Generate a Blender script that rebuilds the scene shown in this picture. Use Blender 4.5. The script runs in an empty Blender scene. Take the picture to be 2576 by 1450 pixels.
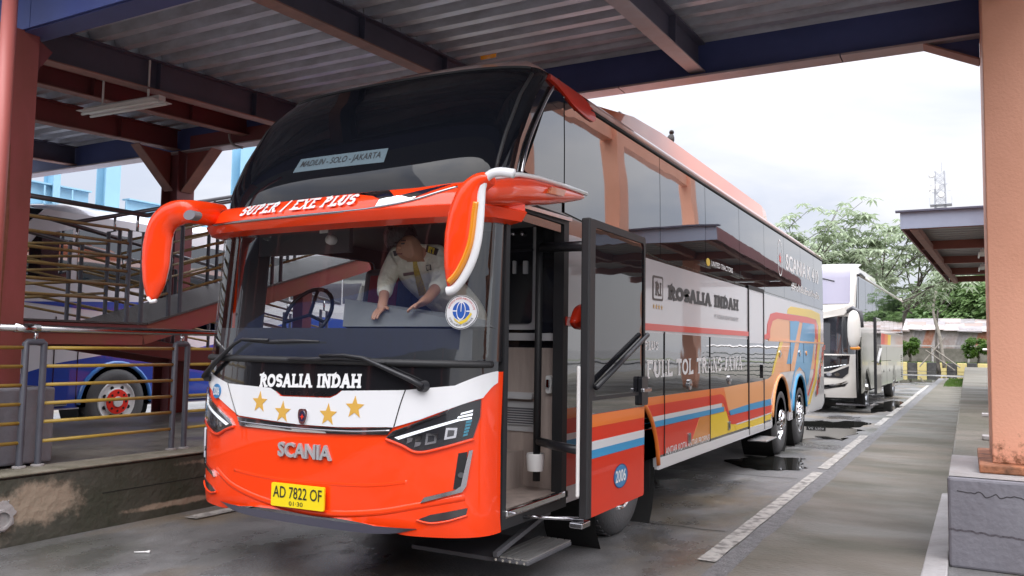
import bpy, bmesh, math, random
import numpy as np
from mathutils import Vector, Matrix, noise as mnoise

random.seed(11)
SC = bpy.context.scene
COL = SC.collection
R_ = math.radians

# ------------------------------------------------------------------ camera
CW, CH, CXP, CYP, FPX = 2576.0, 1450.0, 1288.0, 725.0, 2073.0
CAM_H = 1.55
_dy = np.array([1144, 168, FPX]); _dy = _dy / np.linalg.norm(_dy)
_dx = -np.array([-3768, 88, FPX]); _dx = _dx - _dy * _dx.dot(_dy); _dx = _dx / np.linalg.norm(_dx)
_dz = np.cross(_dx, _dy)
if _dz[1] > 0: _dz = -_dz
RW = np.array([_dx, _dy, _dz])
CAM = np.array([0.0, 0.0, CAM_H])
cam_d = bpy.data.cameras.new('camera'); cam = bpy.data.objects.new('camera', cam_d); COL.objects.link(cam)
_m = Matrix.Identity(4)
for i in range(3):
    _m[i][0] = RW[i][0]; _m[i][1] = -RW[i][1]; _m[i][2] = -RW[i][2]; _m[i][3] = CAM[i]
cam.matrix_world = _m
cam_d.sensor_width = 36.0; cam_d.lens = 36.0 * FPX / CW; cam_d.clip_start = 0.05; cam_d.clip_end = 2000
SC.camera = cam

# ------------------------------------------------------------------ sky, sun, exposure
SUN_EL, SUN_AZ = R_(60), R_(150)          # azimuth from +Y clockwise: behind the viewer, to the right
world = bpy.data.worlds.new('World'); SC.world = world; world.use_nodes = True
wn, wl = world.node_tree.nodes, world.node_tree.links
wn.clear()
w_out = wn.new('ShaderNodeOutputWorld'); w_bg = wn.new('ShaderNodeBackground')
w_sky = wn.new('ShaderNodeTexSky'); w_sky.sky_type = 'NISHITA'; w_sky.sun_disc = False
w_sky.sun_elevation = SUN_EL; w_sky.sun_rotation = SUN_AZ; w_sky.dust_density = 3.0
w_tc = wn.new('ShaderNodeTexCoord'); w_sep = wn.new('ShaderNodeSeparateXYZ')
wl.new(w_tc.outputs['Generated'], w_sep.inputs[0])
w_map = wn.new('ShaderNodeMapping'); w_map.inputs['Scale'].default_value = (1.0, 1.0, 2.6)
wl.new(w_tc.outputs['Generated'], w_map.inputs[0])
w_n = wn.new('ShaderNodeTexNoise'); w_n.inputs['Scale'].default_value = 3.4; w_n.inputs['Detail'].default_value = 6
w_n.inputs['Roughness'].default_value = 0.5; w_n.inputs['Distortion'].default_value = 0.35
wl.new(w_map.outputs[0], w_n.inputs[0])
w_r = wn.new('ShaderNodeValToRGB')
w_r.color_ramp.elements[0].position = 0.36; w_r.color_ramp.elements[0].color = (0.66, 0.70, 0.82, 1)
w_r.color_ramp.elements[1].position = 0.60; w_r.color_ramp.elements[1].color = (0.95, 0.945, 0.985, 1)
wl.new(w_n.outputs['Fac'], w_r.inputs[0])
# overcast sky steepened: far brighter overhead, while the low part in view stays dim
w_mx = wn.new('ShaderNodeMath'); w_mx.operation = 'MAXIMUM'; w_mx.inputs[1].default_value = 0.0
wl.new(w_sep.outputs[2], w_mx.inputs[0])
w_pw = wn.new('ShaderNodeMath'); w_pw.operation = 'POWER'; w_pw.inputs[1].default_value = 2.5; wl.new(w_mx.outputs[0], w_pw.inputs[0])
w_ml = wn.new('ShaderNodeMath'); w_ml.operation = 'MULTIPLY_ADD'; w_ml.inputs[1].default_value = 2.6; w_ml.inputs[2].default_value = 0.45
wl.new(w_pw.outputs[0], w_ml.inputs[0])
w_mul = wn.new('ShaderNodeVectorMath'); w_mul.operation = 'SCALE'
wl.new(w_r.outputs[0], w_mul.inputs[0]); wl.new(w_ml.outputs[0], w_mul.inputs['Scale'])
w_ss = wn.new('ShaderNodeVectorMath'); w_ss.operation = 'SCALE'; w_ss.inputs['Scale'].default_value = 0.10
wl.new(w_sky.outputs[0], w_ss.inputs[0])
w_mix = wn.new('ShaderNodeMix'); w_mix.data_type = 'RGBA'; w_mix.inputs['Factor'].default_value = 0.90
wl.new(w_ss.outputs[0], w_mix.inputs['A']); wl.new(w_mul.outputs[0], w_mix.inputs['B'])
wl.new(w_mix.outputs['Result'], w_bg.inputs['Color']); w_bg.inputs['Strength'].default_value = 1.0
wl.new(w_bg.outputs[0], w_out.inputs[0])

sun_d = bpy.data.lights.new('sun', 'SUN'); sun = bpy.data.objects.new('sun', sun_d); COL.objects.link(sun)
sun_d.energy = 1.5; sun_d.angle = R_(80); sun_d.color = (1.0, 0.97, 0.93)
_sd = Vector((math.sin(SUN_AZ) * math.cos(SUN_EL), math.cos(SUN_AZ) * math.cos(SUN_EL), math.sin(SUN_EL)))
sun.rotation_euler = _sd.to_track_quat('Z', 'Y').to_euler(); sun.location = (0, 0, 30)

SC.view_settings.view_transform = 'Standard'; SC.view_settings.look = 'None'
SC.view_settings.exposure = 1.2; SC.view_settings.gamma = 1.0; SC.view_settings.use_curve_mapping = False
SC.render.engine = 'CYCLES'
SC.cycles.use_denoising = True
SC.cycles.max_bounces = 8; SC.cycles.transparent_max_bounces = 12
SC.cycles.sample_clamp_indirect = 6.0
SC.cycles.caustics_reflective = False; SC.cycles.caustics_refractive = False

# ------------------------------------------------------------------ pixel directions of the photograph (2576 x 1450)
def ray(u, v): return RW @ np.array([(u - CXP) / FPX, (v - CYP) / FPX, 1.0])
def onz(u, v, z=0.0):
    r = ray(u, v); return CAM + r * (z - CAM_H) / r[2]
def onx(u, v, x):
    r = ray(u, v); return CAM + r * x / r[0]
def ony(u, v, y):
    r = ray(u, v); return CAM + r * y / r[1]

# ------------------------------------------------------------------ materials
MATS = {}
def mat(name, col, rough=0.5, metal=0.0, coat=0.0, ior=1.5, spec=0.5, var=None, bump=None, rvar=None, alpha=None, emit=None, stretch=None):
    """var=(scale, colour2, amount[, lo, hi]); bump=(scale, strength); rvar=(scale, rough2)"""
    if name in MATS: return MATS[name]
    m = bpy.data.materials.new(name); m.use_nodes = True
    n, l = m.node_tree.nodes, m.node_tree.links
    b = n['Principled BSDF']
    b.inputs['Base Color'].default_value = (*col, 1); b.inputs['Roughness'].default_value = rough
    b.inputs['Metallic'].default_value = metal; b.inputs['IOR'].default_value = ior
    b.inputs['Specular IOR Level'].default_value = spec
    b.inputs['Coat Weight'].default_value = coat; b.inputs['Coat Roughness'].default_value = 0.03
    if emit: b.inputs['Emission Color'].default_value = (*emit[0], 1); b.inputs['Emission Strength'].default_value = emit[1]
    g = None
    def pos():
        nonlocal g
        if g is None:
            gg = n.new('ShaderNodeNewGeometry'); mp = n.new('ShaderNodeMapping')
            mp.inputs['Scale'].default_value = stretch or (1, 1, 1)
            l.new(gg.outputs['Position'], mp.inputs[0]); g = mp.outputs[0]
        return g
    if var:
        t = n.new('ShaderNodeTexNoise'); t.inputs['Scale'].default_value = var[0]; t.inputs['Detail'].default_value = 7; t.inputs['Roughness'].default_value = 0.62
        l.new(pos(), t.inputs[0])
        r = n.new('ShaderNodeMapRange'); r.inputs[1].default_value = var[3] if len(var) > 3 else 0.35
        r.inputs[2].default_value = var[4] if len(var) > 4 else 0.68; r.inputs[4].default_value = var[2]
        l.new(t.outputs['Fac'], r.inputs[0])
        x = n.new('ShaderNodeMix'); x.data_type = 'RGBA'; x.inputs['A'].default_value = (*col, 1); x.inputs['B'].default_value = (*var[1], 1)
        l.new(r.outputs[0], x.inputs['Factor']); l.new(x.outputs['Result'], b.inputs['Base Color'])
    if rvar:
        t = n.new('ShaderNodeTexNoise'); t.inputs['Scale'].default_value = rvar[0]; t.inputs['Detail'].default_value = 4
        l.new(pos(), t.inputs[0])
        r = n.new('ShaderNodeMapRange'); r.inputs[1].default_value = 0.4; r.inputs[2].default_value = 0.6
        r.inputs[3].default_value = rough; r.inputs[4].default_value = rvar[1]
        l.new(t.outputs['Fac'], r.inputs[0]); l.new(r.outputs[0], b.inputs['Roughness'])
    if bump:
        t = n.new('ShaderNodeTexNoise'); t.inputs['Scale'].default_value = bump[0]; t.inputs['Detail'].default_value = 5 if len(bump) < 3 else bump[2]
        l.new(pos(), t.inputs[0])
        bp = n.new('ShaderNodeBump'); bp.inputs['Strength'].default_value = bump[1]; bp.inputs['Distance'].default_value = 0.02 if len(bump) < 4 else bump[3]
        l.new(t.outputs['Fac'], bp.inputs['Height']); l.new(bp.outputs[0], b.inputs['Normal'])
        if coat: l.new(bp.outputs[0], b.inputs['Coat Normal'])
    MATS[name] = m
    return m

def glass_mat(name, tint, fres=1.5, rough=0.0, extra=0.0):
    if name in MATS: return MATS[name]
    m = bpy.data.materials.new(name); m.use_nodes = True
    n, l = m.node_tree.nodes, m.node_tree.links
    n.remove(n['Principled BSDF']); out = n['Material Output']
    tr = n.new('ShaderNodeBsdfTransparent'); tr.inputs[0].default_value = (*tint, 1)
    gl = n.new('ShaderNodeBsdfGlossy'); gl.inputs['Roughness'].default_value = rough
    lw = n.new('ShaderNodeLayerWeight'); lw.inputs[0].default_value = 0.5
    f0 = ((fres - 1) / (fres + 1)) ** 2 + extra
    pw = n.new('ShaderNodeMath'); pw.operation = 'POWER'; pw.inputs[1].default_value = 5.0; l.new(lw.outputs['Facing'], pw.inputs[0])
    ad = n.new('ShaderNodeMath'); ad.operation = 'MULTIPLY_ADD'; ad.inputs[1].default_value = 1 - f0; ad.inputs[2].default_value = f0; l.new(pw.outputs[0], ad.inputs[0])
    mx = n.new('ShaderNodeMixShader')
    l.new(ad.outputs[0], mx.inputs[0]); l.new(tr.outputs[0], mx.inputs[1]); l.new(gl.outputs[0], mx.inputs[2]); l.new(mx.outputs[0], out.inputs[0])
    MATS[name] = m
    return m

# ------------------------------------------------------------------ mesh building
def tag(o, label=None, cat=None, group=None, kind=None):
    if label: o['label'] = label
    if cat: o['category'] = cat
    if group: o['group'] = group
    if kind: o['kind'] = kind
    return o
def empty(name, loc=(0, 0, 0), rz=0.0):
    o = bpy.data.objects.new(name, None); COL.objects.link(o); o.location = loc; o.rotation_euler = (0, 0, rz)
    o.empty_display_size = 0.2
    return o
def thing(name, label, cat, loc=(0, 0, 0), rz=0.0, group=None):
    return tag(empty(name, loc, rz), label, cat, group)
def pinv(p):
    if p.type == 'EMPTY' or p.parent is None:
        return (Matrix.Translation(p.location) @ Matrix.Rotation(p.rotation_euler.z, 4, 'Z')).inverted()
    return Matrix.Identity(4)
def link(o, parent=None, local=False):
    COL.objects.link(o)
    if parent is not None:
        o.parent = parent
        if not local: o.matrix_parent_inverse = pinv(parent)
    return o
def mesh_obj(name, verts, faces, m, parent=None, smooth=False, local=False, bevel=0.0, fix=True):
    me = bpy.data.meshes.new(name)
    me.from_pydata([tuple(float(c) for c in v) for v in verts], [], faces)
    if fix:
        bm = bmesh.new(); bm.from_mesh(me)
        loose = [v for v in bm.verts if not v.link_faces]
        if loose: bmesh.ops.delete(bm, geom=loose, context='VERTS')
        bmesh.ops.recalc_face_normals(bm, faces=bm.faces); bm.to_mesh(me); bm.free()
    me.update()
    if m is not None: me.materials.append(m)
    if smooth:
        for p in me.polygons: p.use_smooth = True
    o = bpy.data.objects.new(name, me); link(o, parent, local)
    if smooth == 'auto':
        try: me.set_sharp_from_angle(angle=R_(38))
        except Exception: pass
    if bevel:
        b = o.modifiers.new('bevel', 'BEVEL'); b.width = bevel; b.segments = 2; b.limit_method = 'ANGLE'; b.angle_limit = R_(40)
    return o
def dup(o, parent=None, loc=None, local=False):
    c = o.copy()
    link(c, parent, local) if parent is not None else COL.objects.link(c)
    if loc is not None: c.location = loc
    return c
def copy_tree(o, parent=None):
    c = o.copy(); COL.objects.link(c); c.parent = parent
    for ch in list(o.children): copy_tree(ch, c)
    return c

class MB:
    def __init__(s): s.v = []; s.f = []
    def add(s, vs, fs):
        n = len(s.v); s.v += [tuple(v) for v in vs]; s.f += [tuple(i + n for i in f) for f in fs]; return s
    def box(s, x0, x1, y0, y1, z0, z1):
        v = [(x, y, z) for x in (x0, x1) for y in (y0, y1) for z in (z0, z1)]
        return s.add(v, [(0, 1, 3, 2), (4, 6, 7, 5), (0, 4, 5, 1), (2, 3, 7, 6), (0, 2, 6, 4), (1, 5, 7, 3)])
    def boxm(s, M, sx, sy, sz):
        v = [M @ Vector((x * sx / 2, y * sy / 2, z * sz / 2)) for x in (-1, 1) for y in (-1, 1) for z in (-1, 1)]
        return s.add([tuple(q) for q in v], [(0, 1, 3, 2), (4, 6, 7, 5), (0, 4, 5, 1), (2, 3, 7, 6), (0, 2, 6, 4), (1, 5, 7, 3)])
    def bar(s, a, b, w, h, up=(0, 0, 1)):
        a = Vector([float(c) for c in a]); b = Vector([float(c) for c in b]); d = (b - a); L = d.length; d.normalize()
        x = d.cross(Vector(up))
        if x.length < 1e-4: x = d.cross(Vector((1, 0, 0)))
        x.normalize(); z = x.cross(d)
        M = Matrix(((x[0], d[0], z[0], 0), (x[1], d[1], z[1], 0), (x[2], d[2], z[2], 0), (0, 0, 0, 1)))
        M.translation = (a + b) / 2
        return s.boxm(M, w, L, h)
    def ibeam(s, a, b, w, h, t=0.016):
        """steel I section from a to b, a and b on the bottom centre line"""
        a = Vector([float(c) for c in a]); b = Vector([float(c) for c in b]); up = Vector((0, 0, 1))
        s.bar(a + up * t / 2, b + up * t / 2, w, t)
        s.bar(a + up * h / 2, b + up * h / 2, t, h - 2 * t - 0.002)
        s.bar(a + up * (h - t / 2), b + up * (h - t / 2), w, t)
        return s
    def tube(s, path, r, n=8, caps=True, r2=None):
        P = [Vector([float(c) for c in p]) for p in path]; rings = []
        prev = None
        for i, p in enumerate(P):
            d = (P[min(i + 1, len(P) - 1)] - P[max(i - 1, 0)]).normalized()
            a = prev - d * prev.dot(d) if prev is not None else d.cross(Vector((0, 0, 1)))
            if a.length < 1e-3: a = d.cross(Vector((1, 0, 0)))
            a.normalize(); prev = a; b = d.cross(a)
            rr = r[i] if isinstance(r, (list, tuple)) else r
            rb = rr if r2 is None else (r2[i] if isinstance(r2, (list, tuple)) else r2)
            rings.append([p + a * (rr * math.cos(2 * math.pi * k / n)) + b * (rb * math.sin(2 * math.pi * k / n)) for k in range(n)])
        vs = [q for rg in rings for q in rg]; fs = []
        for i in range(len(P) - 1):
            for k in range(n):
                k2 = (k + 1) % n
                fs.append((i * n + k, i * n + k2, (i + 1) * n + k2, (i + 1) * n + k))
        if caps: fs += [tuple(range(n - 1, -1, -1)), tuple((len(P) - 1) * n + k for k in range(n))]
        return s.add([tuple(q) for q in vs], fs)
    def prism(s, poly, axis, a0, a1):
        """poly: 2D outline in the two other axes (order x,y,z without axis)"""
        n = len(poly)
        def mk(p, a):
            return (a, p[0], p[1]) if axis == 'x' else (p[0], a, p[1]) if axis == 'y' else (p[0], p[1], a)
        vs = [mk(p, a0) for p in poly] + [mk(p, a1) for p in poly]
        fs = [tuple(range(n)), tuple(range(2 * n - 1, n - 1, -1))] + [(i, (i + 1) % n, n + (i + 1) % n, n + i) for i in range(n)]
        return s.add(vs, fs)
    def lathe(s, prof, c, axis='x', n=32, sign=1):
        """prof: (radius, offset along axis)"""
        vs = []; fs = []
        for (r, h) in prof:
            for k in range(n):
                a = 2 * math.pi * k / n; p = (r * math.cos(a), r * math.sin(a)); h2 = h * sign
                vs.append((c[0] + h2, c[1] + p[0], c[2] + p[1]) if axis == 'x' else (c[0] + p[0], c[1] + h2, c[2] + p[1]) if axis == 'y' else (c[0] + p[0], c[1] + p[1], c[2] + h2))
        for i in range(len(prof) - 1):
            for k in range(n):
                k2 = (k + 1) % n; fs.append((i * n + k, i * n + k2, (i + 1) * n + k2, (i + 1) * n + k))
        return s.add(vs, fs)
    def build(s, name, m, parent=None, smooth=False, local=False, bevel=0.0):
        return mesh_obj(name, s.v, s.f, m, parent, smooth, local, bevel)

def fill2d(poly, res=None, holes=()):
    """triangulated 2D polygon, cut along a grid of the given spacing -> verts, faces"""
    bm = bmesh.new()
    vs = [bm.verts.new((p[0], p[1], 0)) for p in poly]
    if holes:
        es = [bm.edges.new((vs[i], vs[(i + 1) % len(vs)])) for i in range(len(vs))]
        for h in holes:
            hv = [bm.verts.new((p[0], p[1], 0)) for p in h]
            es += [bm.edges.new((hv[i], hv[(i + 1) % len(hv)])) for i in range(len(hv))]
        bmesh.ops.triangle_fill(bm, use_beauty=True, use_dissolve=False, edges=es)
    else:
        bm.faces.new(vs); bmesh.ops.triangulate(bm, faces=bm.faces[:])
    if res:
        rx, ry = res if isinstance(res, tuple) else (res, res)
        xs = [p[0] for p in poly]; ys = [p[1] for p in poly]
        x = math.floor(min(xs) / rx) * rx + rx
        while rx < 50 and x < max(xs):
            bmesh.ops.bisect_plane(bm, geom=bm.verts[:] + bm.edges[:] + bm.faces[:], plane_co=(x, 0, 0), plane_no=(1, 0, 0), dist=1e-5); x += rx
        y = math.floor(min(ys) / ry) * ry + ry
        while ry < 50 and y < max(ys):
            bmesh.ops.bisect_plane(bm, geom=bm.verts[:] + bm.edges[:] + bm.faces[:], plane_co=(0, y, 0), plane_no=(0, 1, 0), dist=1e-5); y += ry
        bmesh.ops.triangulate(bm, faces=[f for f in bm.faces if len(f.verts) > 4])
    bm.verts.index_update()
    V = [(v.co.x, v.co.y) for v in bm.verts]; F = [tuple(v.index for v in f.verts) for f in bm.faces]
    B = [(e.verts[0].index, e.verts[1].index) for e in bm.edges if len(e.link_faces) == 1]
    bm.free()
    return V, F, B
def drape(name, poly, surf, m, parent, off=0.003, thick=0.006, res=None, holes=(), smooth=True):
    """a thin panel laid on surf(a, b, off) -> xyz, with its own edge"""
    V, F, B = fill2d(poly, res, holes)
    n = len(V)
    vs = [surf(a, b, off) for a, b in V] + [surf(a, b, off - thick) for a, b in V]
    fs = list(F) + [(i, j, j + n, i + n) for i, j in B]
    return mesh_obj(name, vs, fs, m, parent, smooth='auto' if smooth else False)

def round_poly(pts, r, n=5):
    out = []; N = len(pts)
    for i in range(N):
        p0 = Vector(pts[i - 1]); p = Vector(pts[i]); p1 = Vector(pts[(i + 1) % N])
        a = (p0 - p); b = (p1 - p); rr = min(r, a.length * 0.45, b.length * 0.45)
        A = p + a.normalized() * rr; B = p + b.normalized() * rr
        for k in range(n + 1):
            t = k / n; q = A * (1 - t) ** 2 + p * 2 * t * (1 - t) + B * t * t; out.append((q.x, q.y))
    return out
def circle(cx, cy, rx, ry=None, n=32): 
    ry = ry or rx
    return [(cx + rx * math.cos(2 * math.pi * k / n), cy + ry * math.sin(2 * math.pi * k / n)) for k in range(n)]
def smooth_path(pts, n=6):
    P = [np.array(p, float) for p in pts]; out = []
    for i in range(len(P) - 1):
        p0 = P[max(i - 1, 0)]; p1 = P[i]; p2 = P[i + 1]; p3 = P[min(i + 2, len(P) - 1)]
        for k in range(n):
            t = k / n
            out.append(0.5 * ((2 * p1) + (-p0 + p2) * t + (2 * p0 - 5 * p1 + 4 * p2 - p3) * t * t + (-p0 + 3 * p1 - 3 * p2 + p3) * t ** 3))
    out.append(P[-1]); return [tuple(o) for o in out]
def star(cx, cy, r, n=5):
    return [(cx + (r if k % 2 == 0 else r * 0.42) * math.sin(math.pi * k / n), cy + (r if k % 2 == 0 else r * 0.42) * math.cos(math.pi * k / n)) for k in range(2 * n)]

# ------------------------------------------------------------------ lettering
def sans(text, bold=0.0):
    """outline lettering of the built-in font -> verts2d, faces, (x0, x1, y0, y1)"""
    cu = bpy.data.curves.new('lettering', 'FONT'); cu.body = text; cu.offset = bold; cu.resolution_u = 3
    o = bpy.data.objects.new('lettering', cu); COL.objects.link(o)
    dg = bpy.context.evaluated_depsgraph_get(); me = o.evaluated_get(dg).to_mesh()
    V = [(v.co.x, v.co.y) for v in me.vertices]; F = [tuple(p.vertices) for p in me.polygons]
    bpy.data.objects.remove(o); bpy.data.curves.remove(cu)
    xs = [v[0] for v in V]; ys = [v[1] for v in V]
    return V, F, (min(xs), max(xs), min(ys), max(ys))
def _arc(cx, cy, rx, ry, a0, a1, n=10):
    return [(cx + rx * math.cos(R_(a0 + (a1 - a0) * k / n)), cy + ry * math.sin(R_(a0 + (a1 - a0) * k / n))) for k in range(n + 1)]
GL = {
 'A': (0.95, [[(0.12, 0), (0.475, 1)], [(0.475, 1), (0.83, 0)], [(0.24, 0.33), (0.71, 0.33)]], [(0.12, 0), (0.83, 0)]),
 'D': (0.9, [[(0.2, 0), (0.2, 1)], [(0.2, 1), (0.42, 1)] + _arc(0.42, 0.5, 0.36, 0.5, 90, -90) + [(0.2, 0)]], [(0.16, 0), (0.16, 1)]),
 'E': (0.8, [[(0.2, 0), (0.2, 1)], [(0.2, 1), (0.7, 1), (0.7, 0.86)], [(0.2, 0.52), (0.56, 0.52)], [(0.2, 0), (0.72, 0), (0.72, 0.16)]], [(0.16, 0), (0.16, 1)]),
 'F': (0.76, [[(0.2, 0), (0.2, 1)], [(0.2, 1), (0.68, 1), (0.68, 0.84)], [(0.2, 0.52), (0.54, 0.52)]], [(0.2, 0), (0.16, 1)]),
 'H': (0.98, [[(0.2, 0), (0.2, 1)], [(0.78, 0), (0.78, 1)], [(0.2, 0.5), (0.78, 0.5)]], [(0.2, 0), (0.2, 1), (0.78, 0), (0.78, 1)]),
 'I': (0.42, [[(0.21, 0), (0.21, 1)]], [(0.21, 0), (0.21, 1)]),
 'J': (0.6, [[(0.4, 1), (0.4, 0.22)] + _arc(0.22, 0.22, 0.18, 0.22, 0, -160)], [(0.4, 1)]),
 'L': (0.72, [[(0.2, 0), (0.2, 1)], [(0.2, 0), (0.66, 0), (0.66, 0.2)]], [(0.2, 1), (0.16, 0)]),
 'N': (0.98, [[(0.2, 0), (0.2, 1)], [(0.2, 1), (0.78, 0)], [(0.78, 0), (0.78, 1)]], [(0.2, 0), (0.14, 1), (0.78, 1)]),
 'O': (0.94, [_arc(0.47, 0.5, 0.36, 0.5, 90, 450, 18)], []),
 'P': (0.8, [[(0.2, 0), (0.2, 1)], [(0.2, 1), (0.44, 1)] + _arc(0.44, 0.74, 0.26, 0.26, 90, -90) + [(0.2, 0.48)]], [(0.2, 0), (0.16, 1)]),
 'R': (0.9, [[(0.2, 0), (0.2, 1)], [(0.2, 1), (0.46, 1)] + _arc(0.46, 0.76, 0.25, 0.24, 90, -90) + [(0.2, 0.52)], [(0.46, 0.52), (0.76, 0)]], [(0.2, 0), (0.16, 1), (0.8, 0)]),
 'S': (0.74, [[(0.64, 0.74), (0.64, 0.82)] + _arc(0.38, 0.75, 0.26, 0.25, 30, 270, 10) + _arc(0.36, 0.25, 0.28, 0.25, 90, -150, 10)], []),
 'T': (0.82, [[(0.41, 0), (0.41, 1)], [(0.1, 0.82), (0.1, 1), (0.72, 1), (0.72, 0.82)]], [(0.41, 0)]),
 'U': (0.94, [[(0.2, 1), (0.2, 0.32)] + _arc(0.47, 0.32, 0.27, 0.32, 180, 360) + [(0.74, 1)]], [(0.2, 1), (0.74, 1)]),
 'W': (1.25, [[(0.12, 1), (0.38, 0)], [(0.38, 0), (0.62, 0.9)], [(0.62, 0.9), (0.87, 0)], [(0.87, 0), (1.12, 1)]], [(0.12, 1), (1.12, 1)]),
 'X': (0.92, [[(0.16, 0), (0.76, 1)], [(0.16, 1), (0.76, 0)]], [(0.16, 0), (0.16, 1), (0.76, 0), (0.76, 1)]),
 '/': (0.55, [[(0.1, -0.05), (0.42, 1.05)]], []), ' ': (0.45, [], []),
}
def ribbon(pl, w):
    P = [Vector(p) for p in pl]; L = []; Rr = []
    for i, p in enumerate(P):
        d0 = (p - P[i - 1]).normalized() if i else None
        d1 = (P[i + 1] - p).normalized() if i < len(P) - 1 else None
        d = d1 if d0 is None else d0 if d1 is None else (d0 + d1).normalized()
        nrm = Vector((-d.y, d.x)); k = 1.0
        if d0 is not None and d1 is not None: k = 1.0 / max(0.45, nrm.dot(Vector((-d1.y, d1.x))))
        L.append(p + nrm * w / 2 * k); Rr.append(p - nrm * w / 2 * k)
    return L, Rr
def serif(text, w=0.2, slab=0.46, slabh=0.13, thin=None, slant=0.0):
    """slab-serif stroke lettering -> verts (x, y, layer), faces, extent"""
    V = []; F = []; x0 = 0.0; lay = 0
    def put(L, Rr):
        nonlocal lay
        n = len(V); lay = (lay + 1) % 9
        for a, b in zip(L, Rr):
            V.append((a[0] + slant * a[1], a[1], lay)); V.append((b[0] + slant * b[1], b[1], lay))
        for i in range(len(L) - 1): F.append((n + 2 * i, n + 2 * i + 1, n + 2 * i + 3, n + 2 * i + 2))
    for ch in text:
        wd, st, sl = GL[ch]
        for k, pl in enumerate(st):
            horiz = len(pl) == 2 and abs(pl[0][1] - pl[1][1]) < 0.01
            ww = (thin or w) if (horiz or (thin and ch in 'AWXN' and k in (0, 2))) else w
            if len(pl) > 2: pl = [(p[0], w / 2 + p[1] * (1 - w)) for p in pl]
            elif horiz: pl = [(p[0], ww / 2 + p[1] * (1 - ww)) for p in pl]
            L, Rr = ribbon([(p[0] + x0, p[1]) for p in pl], ww); put(L, Rr)
        for (sx, sy) in sl:
            yy = sy + (slabh / 2 if sy < 0.5 else -slabh / 2)
            L, Rr = ribbon([(x0 + sx - slab / 2, yy), (x0 + sx + slab / 2, yy)], slabh); put(L, Rr)
        x0 += wd + 0.06
    xs = [v[0] for v in V]; ys = [v[1] for v in V]
    return V, F, (min(xs), max(xs), min(ys), max(ys))
def lettering(name, spec, surf, m, parent, a0, a1, b0, b1, off=0.004, skew=0.0, rise=0.0, thick=0.0):
    """fit lettering spec into the surface rectangle a0..a1, b0..b1 (rise lifts the far end)"""
    V, F, (x0, x1, y0, y1) = spec
    words = []; hi = None
    for f in sorted(F, key=lambda f: min(V[i][0] for i in f)):
        lo = min(V[i][0] for i in f)
        if hi is None or lo > hi + .2 * (y1 - y0): words.append([]); hi = lo
        words[-1].append(f); hi = max(hi, max(V[i][0] for i in f))
    if len(words) > 1:
        for w in words:
            ids = sorted({i for f in w for i in f}); mp = {i: k for k, i in enumerate(ids)}; Vw = [V[i] for i in ids]
            wx0, wx1 = min(v[0] for v in Vw), max(v[0] for v in Vw); wy0, wy1 = min(v[1] for v in Vw), max(v[1] for v in Vw)
            fa = lambda q: a0 + (a1 - a0) * (q - x0) / (x1 - x0); fb = lambda q: (b1 - b0) * (q - y0) / (y1 - y0)
            rs_ = rise * (wx1 - wx0) / (x1 - x0); bb = b0 + rise * (wx0 - x0) / (x1 - x0)
            o = lettering(name, (Vw, [tuple(mp[i] for i in f) for f in w], (wx0, wx1, wy0, wy1)), surf, m, parent, fa(wx0), fa(wx1), bb + fb(wy0), bb + fb(wy1), off, skew, rs_, thick)
        return o
    vs = []
    def P(v, o):
        tx = (v[0] - x0) / (x1 - x0); ty = (v[1] - y0) / (y1 - y0)
        a = a0 + (a1 - a0) * tx + skew * (b1 - b0) * ty; b = b0 + (b1 - b0) * ty + rise * tx
        return surf(a, b, o + (0.0002 * v[2] if len(v) > 2 else 0))
    vs = [P(v, off) for v in V]; fs = list(F)
    if thick:
        ec = {}
        for f in F:
            for i in range(len(f)):
                e = tuple(sorted((f[i], f[(i + 1) % len(f)]))); ec[e] = ec.get(e, 0) + 1
        n = len(vs); vs += [P(v, off - thick) for v in V]
        fs += [(i, j, j + n, i + n) for (i, j), c in ec.items() if c == 1]
    return mesh_obj(name, vs, fs, m, parent)
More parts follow.
